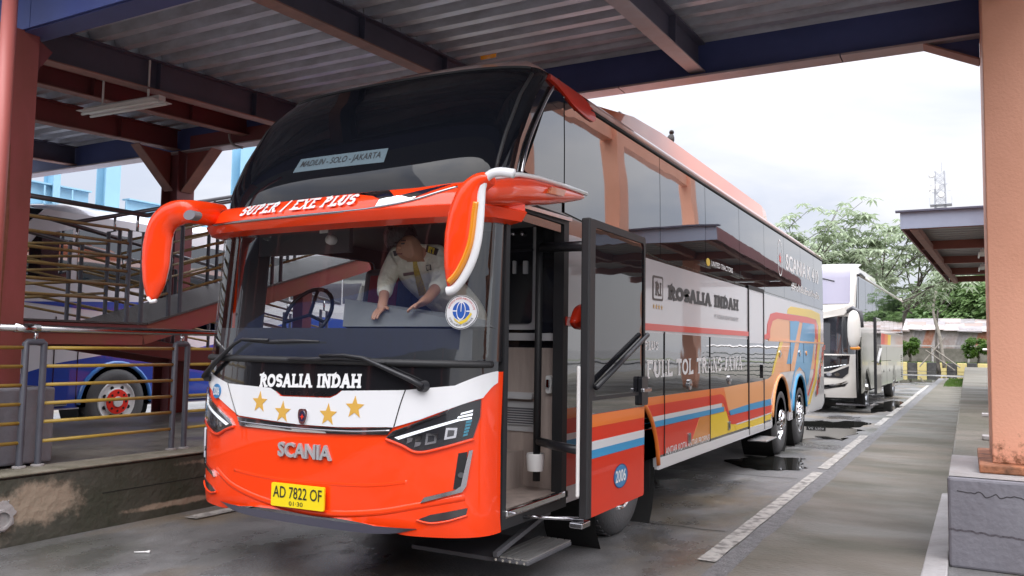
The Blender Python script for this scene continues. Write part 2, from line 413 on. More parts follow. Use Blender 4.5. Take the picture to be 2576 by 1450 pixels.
# ------------------------------------------------------------------ shared materials
ASPHALT = None
def asphalt():
    m = bpy.data.materials.new('wet_asphalt'); m.use_nodes = True
    n, l = m.node_tree.nodes, m.node_tree.links; b = n['Principled BSDF']
    g = n.new('ShaderNodeNewGeometry')
    def nz(sc, det=6, ro=0.6, st=(1, 1, 1)):
        mp = n.new('ShaderNodeMapping'); mp.inputs['Scale'].default_value = st; l.new(g.outputs['Position'], mp.inputs[0])
        t = n.new('ShaderNodeTexNoise'); t.inputs['Scale'].default_value = sc; t.inputs['Detail'].default_value = det; t.inputs['Roughness'].default_value = ro
        l.new(mp.outputs[0], t.inputs[0]); return t.outputs['Fac']
    def rng(o, a, c, d, e):
        r = n.new('ShaderNodeMapRange'); r.inputs[1].default_value = a; r.inputs[2].default_value = c; r.inputs[3].default_value = d; r.inputs[4].default_value = e
        l.new(o, r.inputs[0]); return r.outputs[0]
    def mix(f, A, B):
        x = n.new('ShaderNodeMix'); x.data_type = 'RGBA'
        (l.new(f, x.inputs['Factor']) if not isinstance(f, float) else None)
        for k, v in (('A', A), ('B', B)):
            if isinstance(v, tuple): x.inputs[k].default_value = (*v, 1)
            else: l.new(v, x.inputs[k])
        return x.outputs['Result']
    c = mix(rng(nz(0.55), .35, .65, 0, 1), (0.13, 0.128, 0.128), (0.29, 0.285, 0.285))
    c = mix(rng(nz(0.7, 7, .65, (1, .6, 1)), .50, .66, 0, .85), c, (0.25, 0.19, 0.115))        # brown silt
    c = mix(rng(nz(0.9, 4, .5, (1, .5, 1)), .52, .68, 0, .6), c, (0.07, 0.075, 0.035))   # moss
    c = mix(rng(nz(60, 3, .6), .3, .7, 0, .5), c, (0.05, 0.05, 0.05))
    wet = rng(nz(0.55, 7, .62, (1, .7, 1)), .47, .62, 0, 1)
    dk = n.new('ShaderNodeMix'); dk.data_type = 'RGBA'; dk.blend_type = 'MULTIPLY'; l.new(wet, dk.inputs['Factor']); l.new(c, dk.inputs['A']); dk.inputs['B'].default_value = (.60, .60, .61, 1)
    l.new(dk.outputs['Result'], b.inputs['Base Color'])
    rr = n.new('ShaderNodeMapRange'); rr.inputs[3].default_value = 0.58; rr.inputs[4].default_value = 0.16; l.new(wet, rr.inputs[0]); l.new(rr.outputs[0], b.inputs['Roughness'])
    bp = n.new('ShaderNodeBump'); bp.inputs['Distance'].default_value = 0.012
    bs = n.new('ShaderNodeMapRange'); bs.inputs[3].default_value = 0.55; bs.inputs[4].default_value = 0.12; l.new(wet, bs.inputs[0]); l.new(bs.outputs[0], bp.inputs['Strength'])
    l.new(nz(45, 4, .7), bp.inputs['Height']); l.new(bp.outputs[0], b.inputs['Normal'])
    return m
M_ASPH = asphalt()
M_CONC = mat('platform_concrete', (0.24, 0.22, 0.19), .62, var=(1.6, (0.07, 0.065, 0.055), .85), bump=(30, .4), rvar=(0.8, .3))
M_PAVE = mat('dirty_pavement', (0.145, 0.125, 0.100), .7, var=(1.3, (0.066, 0.064, 0.042), .95), bump=(40, .45), rvar=(1.2, .42), stretch=(.5, 1, 1))
M_WALLC = mat('mossy_wall', (0.085, 0.08, 0.065), .8, var=(1.5, (0.035, 0.04, 0.022), .9), bump=(14, .8))
def stain(m, centres, col):
    """bare render showing through the moss in ragged patches: (y, z, ry, rz)"""
    n, l = m.node_tree.nodes, m.node_tree.links; b = n['Principled BSDF']; src = b.inputs['Base Color'].links[0].from_socket
    g = n.new('ShaderNodeNewGeometry'); t = n.new('ShaderNodeTexNoise'); t.inputs['Scale'].default_value = 6; t.inputs['Detail'].default_value = 8; t.inputs['Roughness'].default_value = .7
    l.new(g.outputs['Position'], t.inputs[0])
    for (cy, cz, ry, rz) in centres:
        mp = n.new('ShaderNodeMapping'); mp.vector_type = 'TEXTURE'; mp.inputs['Location'].default_value = (0, cy, cz); mp.inputs['Scale'].default_value = (1e6, ry, rz)
        l.new(g.outputs['Position'], mp.inputs[0]); ln = n.new('ShaderNodeVectorMath'); ln.operation = 'LENGTH'; l.new(mp.outputs[0], ln.inputs[0])
        ad = n.new('ShaderNodeMath'); ad.operation = 'MULTIPLY_ADD'; ad.inputs[1].default_value = 1.9; l.new(t.outputs['Fac'], ad.inputs[0]); l.new(ln.outputs['Value'], ad.inputs[2])
        r = n.new('ShaderNodeMapRange'); r.interpolation_type = 'SMOOTHSTEP'; r.inputs[1].default_value = 1.55; r.inputs[2].default_value = 2.15; r.inputs[3].default_value = 1; r.inputs[4].default_value = 0; l.new(ad.outputs[0], r.inputs[0])
        x = n.new('ShaderNodeMix'); x.data_type = 'RGBA'; l.new(r.outputs[0], x.inputs['Factor']); l.new(src, x.inputs['A']); x.inputs['B'].default_value = (*col, 1); src = x.outputs['Result']
    l.new(src, b.inputs['Base Color'])
stain(M_WALLC, ((3.95, .30, .33, .17), (3.45, .22, .3, .2), (5.2, .1, .5, .03), (6.0, .44, .8, .03)), (.34, .27, .20))
M_TAN = mat('bare_render', (0.42, 0.33, 0.25), .85, var=(4, (0.16, 0.13, 0.1), .9), bump=(18, .7))
M_PAINTG = mat('grey_painted_concrete', (0.235, 0.23, 0.26), .6, var=(2.2, (0.17, 0.165, 0.19), .8), bump=(22, .35))
M_LIGHTC = mat('pale_concrete', (0.42, 0.40, 0.40), .65, var=(3, (0.27, 0.25, 0.24), .8), bump=(22, .4))
M_PAINTW = mat('worn_road_paint', (0.44, 0.42, 0.39), .6, var=(9, (0.15, 0.14, 0.13), 1.0, .46, .62), bump=(40, .3))
M_WATER = mat('standing_water', (0.018, 0.018, 0.016), .02, ior=1.33, bump=(2.5, .03))
M_REDST = mat('red_oxide_steel', (0.30, 0.075, 0.075), .5, var=(2.5, (0.20, 0.06, 0.045), .9), bump=(12, .15), stretch=(1, 1, .4))
M_DRED = mat('dark_red_steel', (0.20, 0.050, 0.058), .5, var=(3, (0.15, 0.055, 0.05), .7))
M_NAVY = mat('navy_steel', (0.10, 0.10, 0.15), .5, var=(2, (0.07, 0.07, 0.10), .7))
M_BLUE = mat('blue_fascia', (0.055, 0.085, 0.30), .45, var=(1.5, (0.045, 0.07, 0.22), .8))
M_BLUED = mat('blue_girder', (0.075, 0.095, 0.25), .45, var=(1.5, (0.055, 0.07, 0.18), .8))
M_FLANGE = mat('pale_flange', (0.45, 0.42, 0.47), .5, var=(1.2, (0.34, 0.19, 0.16), .7))  # pale tone stands in for light on the far girder's underside
M_RUST = mat('rusty_flange', (0.36, 0.19, 0.155), .7, var=(5, (0.22, 0.13, 0.12), .9))
M_GALV = mat('galvanised_deck', (0.60, 0.63, 0.71), .35, metal=.30, var=(6, (0.38, 0.38, 0.42), .9), bump=(30, .12), stretch=(.4, 1, 1))
M_ORANGEC = mat('orange_painted_steel', (0.86, 0.43, 0.29), .5, var=(1.1, (0.74, 0.35, 0.225), .8), bump=(40, .15))
M_RUSTOR = mat('rusty_orange_base', (0.5, 0.2, 0.1), .75, var=(7, (0.12, 0.06, 0.035), .95), bump=(30, .5))
M_LBLUE = mat('light_blue_steel', (0.28, 0.50, 0.64), .45, var=(2, (0.24, 0.44, 0.58), .7))
M_GREYP = mat('grey_post_paint', (0.10, 0.105, 0.13), .45, var=(8, (0.075, 0.078, 0.095), .8))
M_YEL = mat('yellow_rail_paint', (0.50, 0.33, 0.05), .45, var=(7, (0.36, 0.24, 0.06), .8))
M_BRY = mat('faded_yellow_rail', (0.30, 0.20, 0.07), .5, var=(5, (0.18, 0.12, 0.05), .9))
M_CHROME = mat('stainless_tube', (0.55, 0.54, 0.55), .16, metal=1.0, var=(9, (0.4, 0.38, 0.38), .7))
M_BLACK = mat('black_plastic', (0.016, 0.016, 0.02), .38)
M_WHITE = mat('white_plastic', (0.72, 0.71, 0.70), .45)

def rust_foot(m):
    n, l = m.node_tree.nodes, m.node_tree.links; b = n['Principled BSDF']; src = b.inputs['Base Color'].links[0].from_socket
    g = n.new('ShaderNodeNewGeometry'); sp = n.new('ShaderNodeSeparateXYZ'); l.new(g.outputs['Position'], sp.inputs[0])
    t = n.new('ShaderNodeTexNoise'); t.inputs['Scale'].default_value = 16; t.inputs['Detail'].default_value = 8; t.inputs['Roughness'].default_value = .75; l.new(g.outputs['Position'], t.inputs[0])
    ad = n.new('ShaderNodeMath'); ad.operation = 'MULTIPLY_ADD'; ad.inputs[1].default_value = -1.1; l.new(t.outputs['Fac'], ad.inputs[0]); l.new(sp.outputs[2], ad.inputs[2])
    r = n.new('ShaderNodeMapRange'); r.inputs[1].default_value = .10; r.inputs[2].default_value = .30; r.inputs[3].default_value = 1; r.inputs[4].default_value = 0; l.new(ad.outputs[0], r.inputs[0])
    x = n.new('ShaderNodeMix'); x.data_type = 'RGBA'; l.new(r.outputs[0], x.inputs['Factor']); l.new(src, x.inputs['A']); x.inputs['B'].default_value = (.22, .09, .045, 1); l.new(x.outputs['Result'], b.inputs['Base Color'])
rust_foot(M_ORANGEC)
# ------------------------------------------------------------------ ground
road = mesh_obj('road', [(-400, -300, 0), (400, -300, 0), (400, 900, 0), (-400, 900, 0)], [(0, 1, 2, 3)], M_ASPH)
tag(road, 'wet dark asphalt bus lane with puddles', None, kind='structure')

def sheet(name, poly, z, m, kind='structure', label=None, jag=0.0, step=0.25, parent=None):
    pts = []
    for i in range(len(poly)):
        a = Vector(poly[i]); b = Vector(poly[(i + 1) % len(poly)]); L = (b - a).length
        k = max(1, int(min(L, 30) / step)) if jag else 1
        nrm = Vector((-(b - a).y, (b - a).x)).normalized()
        for j in range(k):
            q = a + (b - a) * j / k
            if jag and 0 < j: q = q + nrm * (mnoise.noise((q.x * 3, q.y * 3, z * 50)) * jag)
            pts.append((q.x, q.y))
    V, F, B = fill2d(pts)
    o = mesh_obj(name, [(a, b, z) for a, b in V], F, m, parent)
    if kind: tag(o, label, None, kind=kind)
    return o
# right-hand pavement (almost flush with the lane), its gravelly edge and painted line
sheet('pavement', [(-1.48, 3.0), (-0.26, 3.0), (-0.20, 14), (0.0, 60), (-1.25, 60), (-1.42, 20)], 0.030, M_PAVE, label='mossy brown concrete pavement beside the bus lane', jag=.03)
sheet('kerb_strip', [(-1.63, 3.0), (-1.40, 3.0), (-1.36, 20), (-1.2, 60), (-1.6, 60)], 0.010, mat('gravel_edge', (0.20, 0.195, 0.20), .7, var=(14, (0.10, 0.1, 0.1), .9), bump=(60, .9)), label='grey gravelly strip between lane line and pavement', jag=.02)
for k, (ya, yb) in enumerate(((6.13, 11.35), (11.75, 16.9), (19.4, 21.9), (22.5, 26.2), (27, 46))):
    p = sheet('lane_line', [(-1.78, ya), (-1.645, ya), (-1.645, yb), (-1.78, yb)], 0.008, M_PAINTW, kind=None, jag=.012, step=.12, parent=road)
sheet('lane_line', [(-6.08, 5.1), (-5.93, 5.1), (-5.93, 22), (-6.08, 22)], 0.012, M_PAINTW, kind=None, jag=.01, step=.12, parent=road)
def blob(cx, cy, rx, ry, seed, n=70, amp=.55):
    return [(cx + rx * math.cos(t) * (1 + amp * mnoise.noise((math.cos(t) * 1.7 + seed, math.sin(t) * 1.7, seed)) + amp * .4 * mnoise.noise((math.cos(t) * 6 + seed, math.sin(t) * 6, seed))),
             cy + ry * math.sin(t) * (1 + amp * mnoise.noise((math.cos(t) * 1.7 + seed + 9, math.sin(t) * 1.7, seed)) + amp * .4 * mnoise.noise((math.cos(t) * 6 + seed + 5, math.sin(t) * 6, seed)))) for t in [2 * math.pi * k / n for k in range(n)]]
for k, (cx, cy, rx, ry) in enumerate(((-2.45, 12.0, .50, .75), (-2.7, 17.8, 1.0, 2.4), (-2.0, 27.0, .45, 3.0), (-3.5, 3.05, .75, .45), (-4.3, 58, 5.0, 9), (-1.0, 76, 9, 6))):
    o = sheet('puddle', blob(cx, cy, rx, ry, k * 3.1 + 1), 0.006 + .0005 * k, M_WATER, kind=None, parent=road)

# platforms
def block(name, x0, x1, y0, y1, z0, z1, m, parent=None, bevel=.012):
    return MB().box(x0, x1, y0, y1, z0, z1).build(name, m, parent, bevel=bevel)
pl = block('platform', -10.4, -6.34, -12, 60, 0.0, .515, M_CONC)
tag(pl, 'dark wet concrete passenger platform left of the bus', None, kind='structure')
wl_ = block('platform_wall', -6.34, -6.30, -12, 60, -.02, .50, M_WALLC, bevel=.004)
tag(wl_, 'low mossy black concrete platform wall', None, kind='structure')
for (ya, yb, z) in ((4.45, 6.6, .285),):
    drape('joint', [(ya, z), (yb, z + .012), (yb, z + .02), (ya, z + .008)], lambda a, b, o: (-6.30 + o, a, b), mat('joint_dark', (.012, .012, .01), .9), wl_, off=.002, thick=.003)
edge = block('platform_edge', -6.62, -6.285, -12, 60, .517, .535, mat('edge_concrete', (0.30, 0.27, 0.22), .7, var=(2.5, (0.10, 0.095, 0.06), .9), bump=(25, .6)), bevel=.008)
tag(edge, 'pale worn concrete edge of the left platform', None, kind='structure')

pr = block('platform', -0.14, 8, 7.07, 70, 0.0, .64, M_PAVE, bevel=.02)
tag(pr, 'brown concrete platform behind the orange column', None, kind='structure')
fr_ = block('platform_end', -0.145, 8, 6.95, 7.07, 0.0, .65, M_PAINTG, bevel=.02)
tag(fr_, 'grey painted end wall of the right platform', None, kind='structure')
def crack(pts, w=.008, par=fr_, mm=mat('crack_dark', (.06, .056, .062), .9)):
    L, Rr = ribbon(smooth_path(pts, 3), w)
    poly = [(p[0], p[1]) for p in L] + [(p[0], p[1]) for p in Rr[::-1]]
    drape('crack', poly, lambda a, b, o: (a, 6.95 - o, b), mm, par, off=.0015, thick=.003)
def PE(u, v): q = ony(u, v, 6.95); return (q[0], q[2])
random.seed(5)
crack([PE(2407 + k * 9, 1234 + k * 1.2 + random.uniform(-3, 3) + (6 if k in (8, 9, 12, 13) else 0)) for k in range(20)], .008)
crack([PE(2387 + k * 10, 1331 + k * 1.4 + random.uniform(-2, 2)) for k in range(20)], .014, mm=mat('crack_grey', (.11, .10, .115), .9, bump=(60, .8)))
# pale top at the platform end and low ledge in front
sheet('platform_cap', [(-0.135, 6.99), (8, 6.99), (8, 8.45), (-0.135, 8.45)], .656, M_LIGHTC, label='pale concrete top at the end of the right platform')
led = mesh_obj('ledge', [(-.36, 2, .0), (-.14, 2, .0), (-.14, 2, .05), (-.36, 2, .035), (-.27, 10.3, .0), (-.155, 10.3, .0), (-.155, 10.3, .05), (-.27, 10.3, .035)], [(0, 1, 2, 3), (4, 7, 6, 5), (0, 4, 5, 1), (1, 5, 6, 2), (2, 6, 7, 3), (3, 7, 4, 0)], M_LIGHTC, bevel=.01)
tag(led, 'pale concrete ledge at the foot of the grey platform end', None, kind='structure')

# ------------------------------------------------------------------ main canopy over the lane
can = thing('bus_canopy', 'long dark steel canopy with corrugated metal deck over the orange bus', 'canopy', (-3.4, 6.2, 0))
def zdeck(y): return 4.60 + .045 * (y - 5)
XL, XR = -14.5, 1.1
# girders
g = MB().ibeam((XL, 4.02, 4.14), (XR, 4.02, 4.14), .2, .36); g.build('girder', M_NAVY, can)
far = MB(); far.box(XL, XR, 8.30, 8.32, 4.40, 4.76); far.build('girder', M_BLUED, can)
x = XL; k = 0
while x < XR:
    x1 = min(x + 2.25, XR); MB().box(x + .006, x1 - .006, 8.20, 8.42, 4.372, 4.392).build('girder_flange', M_FLANGE, can); x = x1
x = XL
while x < XR:      # blue cladding along the near edge, sheet by sheet
    x1 = min(x + 1.55, XR)
    MB().box(x + .004, x1 - .004, 3.885, 3.905, 4.13, 4.85).build('fascia_panel', M_BLUE, can); x = x1
MB().box(XL, XR, 3.907, 4.115, 4.118, 4.128).build('soffit', M_BLUED, can)
x = XL
while x < XR:
    x1 = min(x + 1.9, XR)
    MB().box(x + .004, x1 - .004, 8.43, 8.45, 4.38, 4.95).build('fascia_panel', mat('lavender_fascia', (0.36, 0.34, 0.46), .45), can); x = x1
# longitudinal beams
for (bx, m1, h, wf) in ((-2.4, M_NAVY, .30, .16), (-4.95, M_NAVY, .25, .16), (-7.8, M_NAVY, .33, .17), (-8.95, M_DRED, .24, .15), (-10.4, M_DRED, .30, .16), (-12.9, M_NAVY, .30, .16), (.35, M_NAVY, .3, .16)):
    b = MB(); y0, y1 = 4.13, 8.29
    zb = lambda y: zdeck(y) - h - .005
    t = .014
    b.bar((bx, y0, zb(y0) + h / 2), (bx, y1, zb(y1) + h / 2), t, h - .02)
    b.bar((bx, y0, zb(y0) + h - t / 2), (bx, y1, zb(y1) + h - t / 2), wf, t)
    for yy in (4.5, 5.9, 7.3):
        b.box(bx + .008, bx + wf / 2 - .004, yy, yy + .012, zb(yy) + .02, zb(yy) + h - .02)
    bo = b.build('beam', m1, can)
    f = MB(); f.bar((bx, y0, zb(y0) + t / 2 - .006), (bx, y1, zb(y1) + t / 2 - .006), wf, t); f.build('flange', M_RUST if bx < -5 else M_FLANGE if bx > -3 else M_RUST, bo)
# corrugated deck: ribs run across the canopy
prof = []
yy = 3.95; pitch = .29
while yy < 8.4:
    for dy_, dz_ in ((0, 0), (.10, 0), (.125, .10), (.175, .10), (.185, .085), (.20, .085), (.21, .10), (.265, .10)): prof.append((yy + dy_, zdeck(yy + dy_) + dz_))
    yy += pitch
for (xa, xb) in ((XL, -12.9), (-12.9, -10.4), (-10.4, -7.8), (-7.8, -4.95), (-4.95, -2.4), (-2.4, .35), (.35, XR)):
    n = len(prof); dz0 = .012 if int(xa * 10) % 2 else .008
    vs = [(xa + .003, p[0], p[1] + dz0) for p in prof] + [(xb - .003, p[0], p[1] + dz0) for p in prof]
    mesh_obj('deck_sheet', vs, [(i, i + 1, n + i + 1, n + i) for i in range(n - 1)], M_GALV, can)
MB().box(XL, XR, 2.9, 8.5, 4.98, 5.02).build('roof_slab', mat('slab', (.3, .3, .3), .8), can)  # front overhang added out of view to darken reflections in the upper windscreen
# columns with haunches
def hcol(x, y, w, d, z0, z1, m, parent, name='column'):
    b = MB(); t = .022
    b.box(x - w / 2, x - w / 2 + t, y - d / 2, y + d / 2, z0, z1); b.box(x + w / 2 - t, x + w / 2, y - d / 2, y + d / 2, z0, z1)
    b.box(x - w / 2 + t + .001, x + w / 2 - t - .001, y - t / 2, y + t / 2, z0, z1)
    return b.build(name, m, parent)
c1 = hcol(-7.02, 3.87, .34, .33, 1.16, 4.13, M_REDST, can); c1['label'] = 'faded red column with a rust streak'
drape('rust_streak', [(3.80, 1.2), (3.86, 1.2), (3.85, 1.9), (3.87, 2.5), (3.845, 3.15), (3.815, 3.1), (3.805, 2.4)], lambda a, b, o: (-6.85 + o, a, b), mat('rust', (.16, .055, .025), .9, var=(12, (.25, .09, .06), .9)), c1, off=.002, thick=.002)
MB().box(-7.03, -7.02 + .01, 3.7, 4.03, 1.2, 4.1).build('web', M_REDST, c1)
MB().bar((-6.93, 3.80, 3.60), (-6.93, 4.10, 4.10), .22, .02, up=(1, 0, 0)).build('haunch', M_DRED, c1)
c2 = hcol(-10.36, 8.31, .36, .30, .5, 4.38, M_DRED, can)
for s in (1,):
    MB().prism([(-10.17, 4.39), (-9.55, 4.39), (-10.17, 3.78)], 'y', 8.30, 8.32).build('haunch', M_REDST, c2)
    MB().bar((-10.17, 8.31, 3.78), (-9.55, 8.31, 4.38), .2, .016).build('haunch_flange', M_RUST, c2)
    MB().prism([(8.15, 4.37), (7.55, 4.37), (8.15, 3.80)], 'x', -10.37, -10.35).build('haunch', M_REDST, c2)
    MB().bar((-10.36, 8.15, 3.79), (-10.36, 7.55, 4.37), .18, .016, up=(0, 0, 1)).build('haunch_flange', M_RUST, c2)
MB().box(-10.1, -4.0, 8.28, 8.298, 4.40, 4.62).build('girder_face', M_DRED, can)
# right column: boxed, orange
c3 = MB().box(.158, .60, 7.45, 8.44, .72, 4.72).build('column', M_ORANGEC, can, bevel=.008); c3['label'] = 'smooth orange box column on the right platform'
MB().box(.065, .72, 7.27, 8.6, .658, .72).build('base_plate', M_RUSTOR, c3, bevel=.012)
MB().prism([(.155, 4.38), (-.28, 4.38), (.155, 4.17)], 'y', 8.29, 8.33).build('haunch', M_BLUED, c3)
MB().bar((-.29, 8.31, 4.375), (.155, 8.31, 4.16), .2, .016).build('haunch_flange', M_RUST, c3)
MB().box(.5, .8, 3.87, 4.17, .0, 4.13).build('column', M_ORANGEC, can, bevel=.008)

# concrete pedestal under the red column
ped = block('concrete_pedestal', -7.35, -6.74, 3.45, 4.28, .536, 1.155, M_PAINTG, bevel=.02)
tag(ped, 'grey painted concrete block under the red column', 'pedestal')
# drain pipe by the column at the picture edge
dp = thing('downpipe', 'red downpipe with white lower sleeve beside the red column', 'pipe', (-6.47, 3.55, .53))
MB().tube([(-6.5, 3.58, 1.20), (-6.5, 3.58, 4.6)], .055, 16).build('pipe', mat('salmon_pipe', (.55, .16, .14), .45), dp, smooth=True)
MB().lathe([(.056, 0), (.065, .02), (.065, .06), (.05, .1)], (-6.5, 3.58, 1.14), 'z', 20).build('collar', mat('salmon_pipe', (.5, .2, .18), .45), dp, smooth=True)
MB().tube([(-6.5, 3.58, .536), (-6.5, 3.58, 1.14)], .066, 16).build('sleeve', M_WHITE, dp, smooth=True)
# outfall pipe in the wall
op = thing('outfall_pipe', 'short grey drain outlet poking from the mossy platform wall', 'drain', (-6.29, 3.62, .21))
MB().lathe([(.075, 0), (.075, .045), (.058, .045), (.056, -.1)], (-6.302, 3.62, .215), 'x', 24).build('rim', M_LIGHTC, op, smooth='auto')
MB().lathe([(.057, 0), (.001, 0)], (-6.296, 3.62, .215), 'x', 24).build('bore', mat('pipe_dark', (.006, .006, .006), .9), op)
drape('mortar', blob(3.63, .24, .105, .115, 2.2, amp=.4), lambda a, b, o: (-6.30 + o, a, b), M_LIGHTC, op, off=.012, thick=.012)

# hanging fluorescent fitting
fx = thing('fluorescent_fitting', 'white twin-tube fluorescent fitting hanging under the canopy', 'lamp', (-8.2, 5.7, 4.2))
pa, pb = onz(217, 290, 4.12), onz(408, 258, 4.12)
pa = Vector(pa); pb = Vector(pb); dd = (pb - pa).normalized(); ss = dd.cross(Vector((0, 0, 1))).normalized()
MB().bar(pa + Vector((0, 0, .05)), pb + Vector((0, 0, .05)), .09, .05).build('housing', M_WHITE, fx, bevel=.006)
MB().bar(pa + Vector((0, 0, .018)) - ss * .07, pb + Vector((0, 0, .018)) - ss * .07, .12, .006).build('reflector', M_WHITE, fx)
MB().bar(pa + Vector((0, 0, .018)) + ss * .07, pb + Vector((0, 0, .018)) + ss * .07, .12, .006).build('reflector', M_WHITE, fx)
for s in (-1, 1): MB().tube([pa + ss * .055 * s - Vector((0, 0, .005)), pb + ss * .055 * s - Vector((0, 0, .005))], .014, 10).build('tube', mat('lamp_tube', (.8, .8, .78), .3), fx, smooth=True)
for t in (.22, .82):
    q = pa + (pb - pa) * t; MB().tube([q + Vector((0, 0, .07)), (q.x, q.y, zdeck(q.y) + .01)], .012, 8).build('hanger', M_WHITE, fx)

# stubs of concrete poking out behind the orange column
for (u, v, w_, lab) in ((2484, 1104, .16, 'short pale concrete stub beside the foot of the orange column'), (2480, 1046, .2, 'pale concrete stub farther back behind the orange column')):
    q = onz(u, v, .66); o = block('concrete_stub', q[0] - .05, q[0] + .3, q[1], q[1] + w_, .642, .69, M_LIGHTC, bevel=.01); tag(o, lab, 'concrete stub')
# slab joints and cracks across the lane
random.seed(9)
for yj in (7.15, 10.6, 14.2):
    L_, R2 = ribbon([(x_, yj + random.uniform(-.03, .03) + .04 * (x_ + 3)) for x_ in np.linspace(-6.2, -1.85, 24)], .016)
    V, F, B = fill2d([(p[0], p[1]) for p in L_] + [(p[0], p[1]) for p in R2[::-1]])
    mesh_obj('slab_joint', [(a, b, .005) for a, b in V], F, MATS['joint_dark'], road)
# conduit on the red girder
cd = MB().tube(smooth_path([tuple(ony(u, v, 8.2)) for u, v in ((577, 338), (579, 352), (588, 366), (610, 372))], 4), .018, 8).build('conduit', M_LIGHTC, can, smooth=True)
# ------------------------------------------------------------------ platform railing in front, left
rl = thing('guard_railing', 'grey post railing with yellow bars and steel handrail on the platform edge', 'railing', (-6.6, 4.7, .53))
def upost(x, ya, yb, z0, z1, par, m=M_GREYP, r=.026, feet=True):
    MB().tube([(x, ya, z0), (x, ya, z1 - .001), (x, ya + .012, z1 + .006), (x, yb - .012, z1 + .006), (x, yb, z1 - .001), (x, yb, z0)], r, 10).build('post', m, par, smooth='auto')
    if feet:
        for y in (ya, yb): MB().lathe([(.05, 0), (.05, .012), (.03, .016)], (x, y, z0), 'z', 16).build('foot', M_LIGHTC, par)
RX = -6.6
posts = [(2.45, 2.60), (3.92, 4.07), (5.35, 5.49), (6.80, 6.95), (8.27, 8.42), (9.7, 9.85)]
for (a, b) in posts:
    upost(RX, a, b, .535, 1.525, rl)
    MB().tube([(RX, (a + b) / 2, 1.53), (RX, (a + b) / 2, 1.625)], .018, 8).build('stem', M_CHROME, rl, smooth=True)
bar_me = None
for i in range(len(posts) - 1):
    for z in (1.485, 1.335, 1.185, 1.035, .885, .73):
        MB().tube([(RX, posts[i][1] + .02, z), (RX, posts[i + 1][0] - .02, z)], .0145, 8).build('rail', M_YEL, rl, smooth=True)
MB().tube([(RX, 2.3, 1.64), (RX, 10, 1.645)], .029, 12).build('handrail', M_CHROME, rl, smooth=True)
MB().tube([(RX, 3.82, 1.6405), (RX, 4.02, 1.6405)], .036, 12).build('sleeve', M_CHROME, rl, smooth=True)

# ------------------------------------------------------------------ steel pedestrian ramp behind it
rp = thing('pedestrian_ramp', 'red steel switchback ramp with faded yellow bar railings behind the platform railing', 'ramp', (-8.3, 6.5, .52))
LZ = 1.73
def rz(y): return LZ if y < 5.87 else LZ + .30 * (y - 5.87)
M_PLATE = mat('chequer_plate', (.10, .09, .09), .5, metal=.3, bump=(90, .8))
xa, xb = -9.0, -7.8
M_STR = mat('ramp_stringer', (.34, .085, .09), .5, var=(2.5, (.28, .13, .07), .8))
for x in (xa, xb):
    MB().box(x - .03, x + .03, 3.2, 5.87, LZ - .22, LZ - .005).build('stringer', M_STR, rp)
    q = MB(); q.bar((x, 5.871, LZ - .11), (x, 9.8, rz(9.8) - .11), .06, .215); q.build('stringer', M_STR, rp)
MB().box(-10.3, xb + .05, 3.2, 5.9, LZ, LZ + .02).build('landing_plate', M_PLATE, rp)
MB().box(-10.3, xb + .05, 3.2, 5.9, LZ - .1, LZ - .01).build('landing_frame', M_DRED, rp)
MB().bar(((xa + xb) / 2, 5.91, LZ + .012), ((xa + xb) / 2, 9.8, rz(9.8) + .012), 1.3, .022).build('deck_plate', M_PLATE, rp)
# descending flight on the far side
def rz2(y): return LZ - .14 * (y - 5.9)
MB().bar((-9.75, 5.9, LZ - .01), (-9.75, 12.5, rz2(12.5) - .01), 1.1, .05).build('deck_plate', M_PLATE, rp)
for x in (-9.2, -10.3): MB().bar((x, 5.9, LZ - .1), (x, 12.5, rz2(12.5) - .1), .05, .2).build('stringer', M_DRED, rp)
MB().box(-9.1, -8.9, 9.5, 9.7, .52, 2.7).build('leg', M_DRED, rp)
MB().box(-7.9, -7.7, 7.1, 7.25, .52, rz(7.1) - .24).build('leg', M_DRED, rp)
MB().box(-9.1, -8.95, 4.6, 4.75, .52, 1.5).build('leg', M_DRED, rp)
def railrun(x, pairs, zf, hs, hand=True, m=M_BRY):
    for (a, b) in pairs:
        MB().tube([(x, a, zf(a)), (x, a, zf(a) + 1.0), (x, b, zf(b) + 1.0), (x, b, zf(b))], .024, 8).build('post', M_GREYP, rp, smooth='auto')
    for i in range(len(pairs) - 1):
        a, b = pairs[i][1], pairs[i + 1][0]
        for hh in hs: MB().tube([(x, a + .02, zf(a) + hh), (x, b - .02, zf(b) + hh)], .0165, 7).build('rail', m, rp, smooth=True)
    if hand:
        pts = [(x, y, zf(y) + 1.19) for y in (pairs[0][0] - .3, 5.87, pairs[-1][1] + .3) if pairs[0][0] - .3 <= y <= pairs[-1][1] + .3]
        MB().tube(pts, .026, 10).build('handrail', mat('dark_handrail', (.12, .11, .12), .3, metal=.6), rp, smooth=True)
        for (a, b) in pairs: MB().tube([(x, (a + b) / 2, zf((a + b) / 2) + 1.0), (x, (a + b) / 2, zf((a + b) / 2) + 1.18)], .016, 6).build('stem', M_CHROME, rp, smooth=True)
HS = (.26, .41, .56, .71, .86)
railrun(-7.8, [(3.9, 4.05), (5.68, 5.85), (6.2, 6.35), (7.75, 7.9), (9.3, 9.45)], rz, HS + (1.0,))
railrun(-9.05, [(5.0, 5.12), (6.3, 6.45), (7.8, 7.95), (9.3, 9.45)], rz, HS)
railrun(-9.25, [(5.95, 6.1), (7.3, 7.45), (8.8, 8.95), (10.3, 10.45)], rz2, HS)
railrun(-10.25, [(3.6, 3.75), (5.7, 5.85), (7.3, 7.45), (8.9, 9.05), (10.5, 10.65)], lambda y: LZ if y < 5.9 else rz2(y), HS)

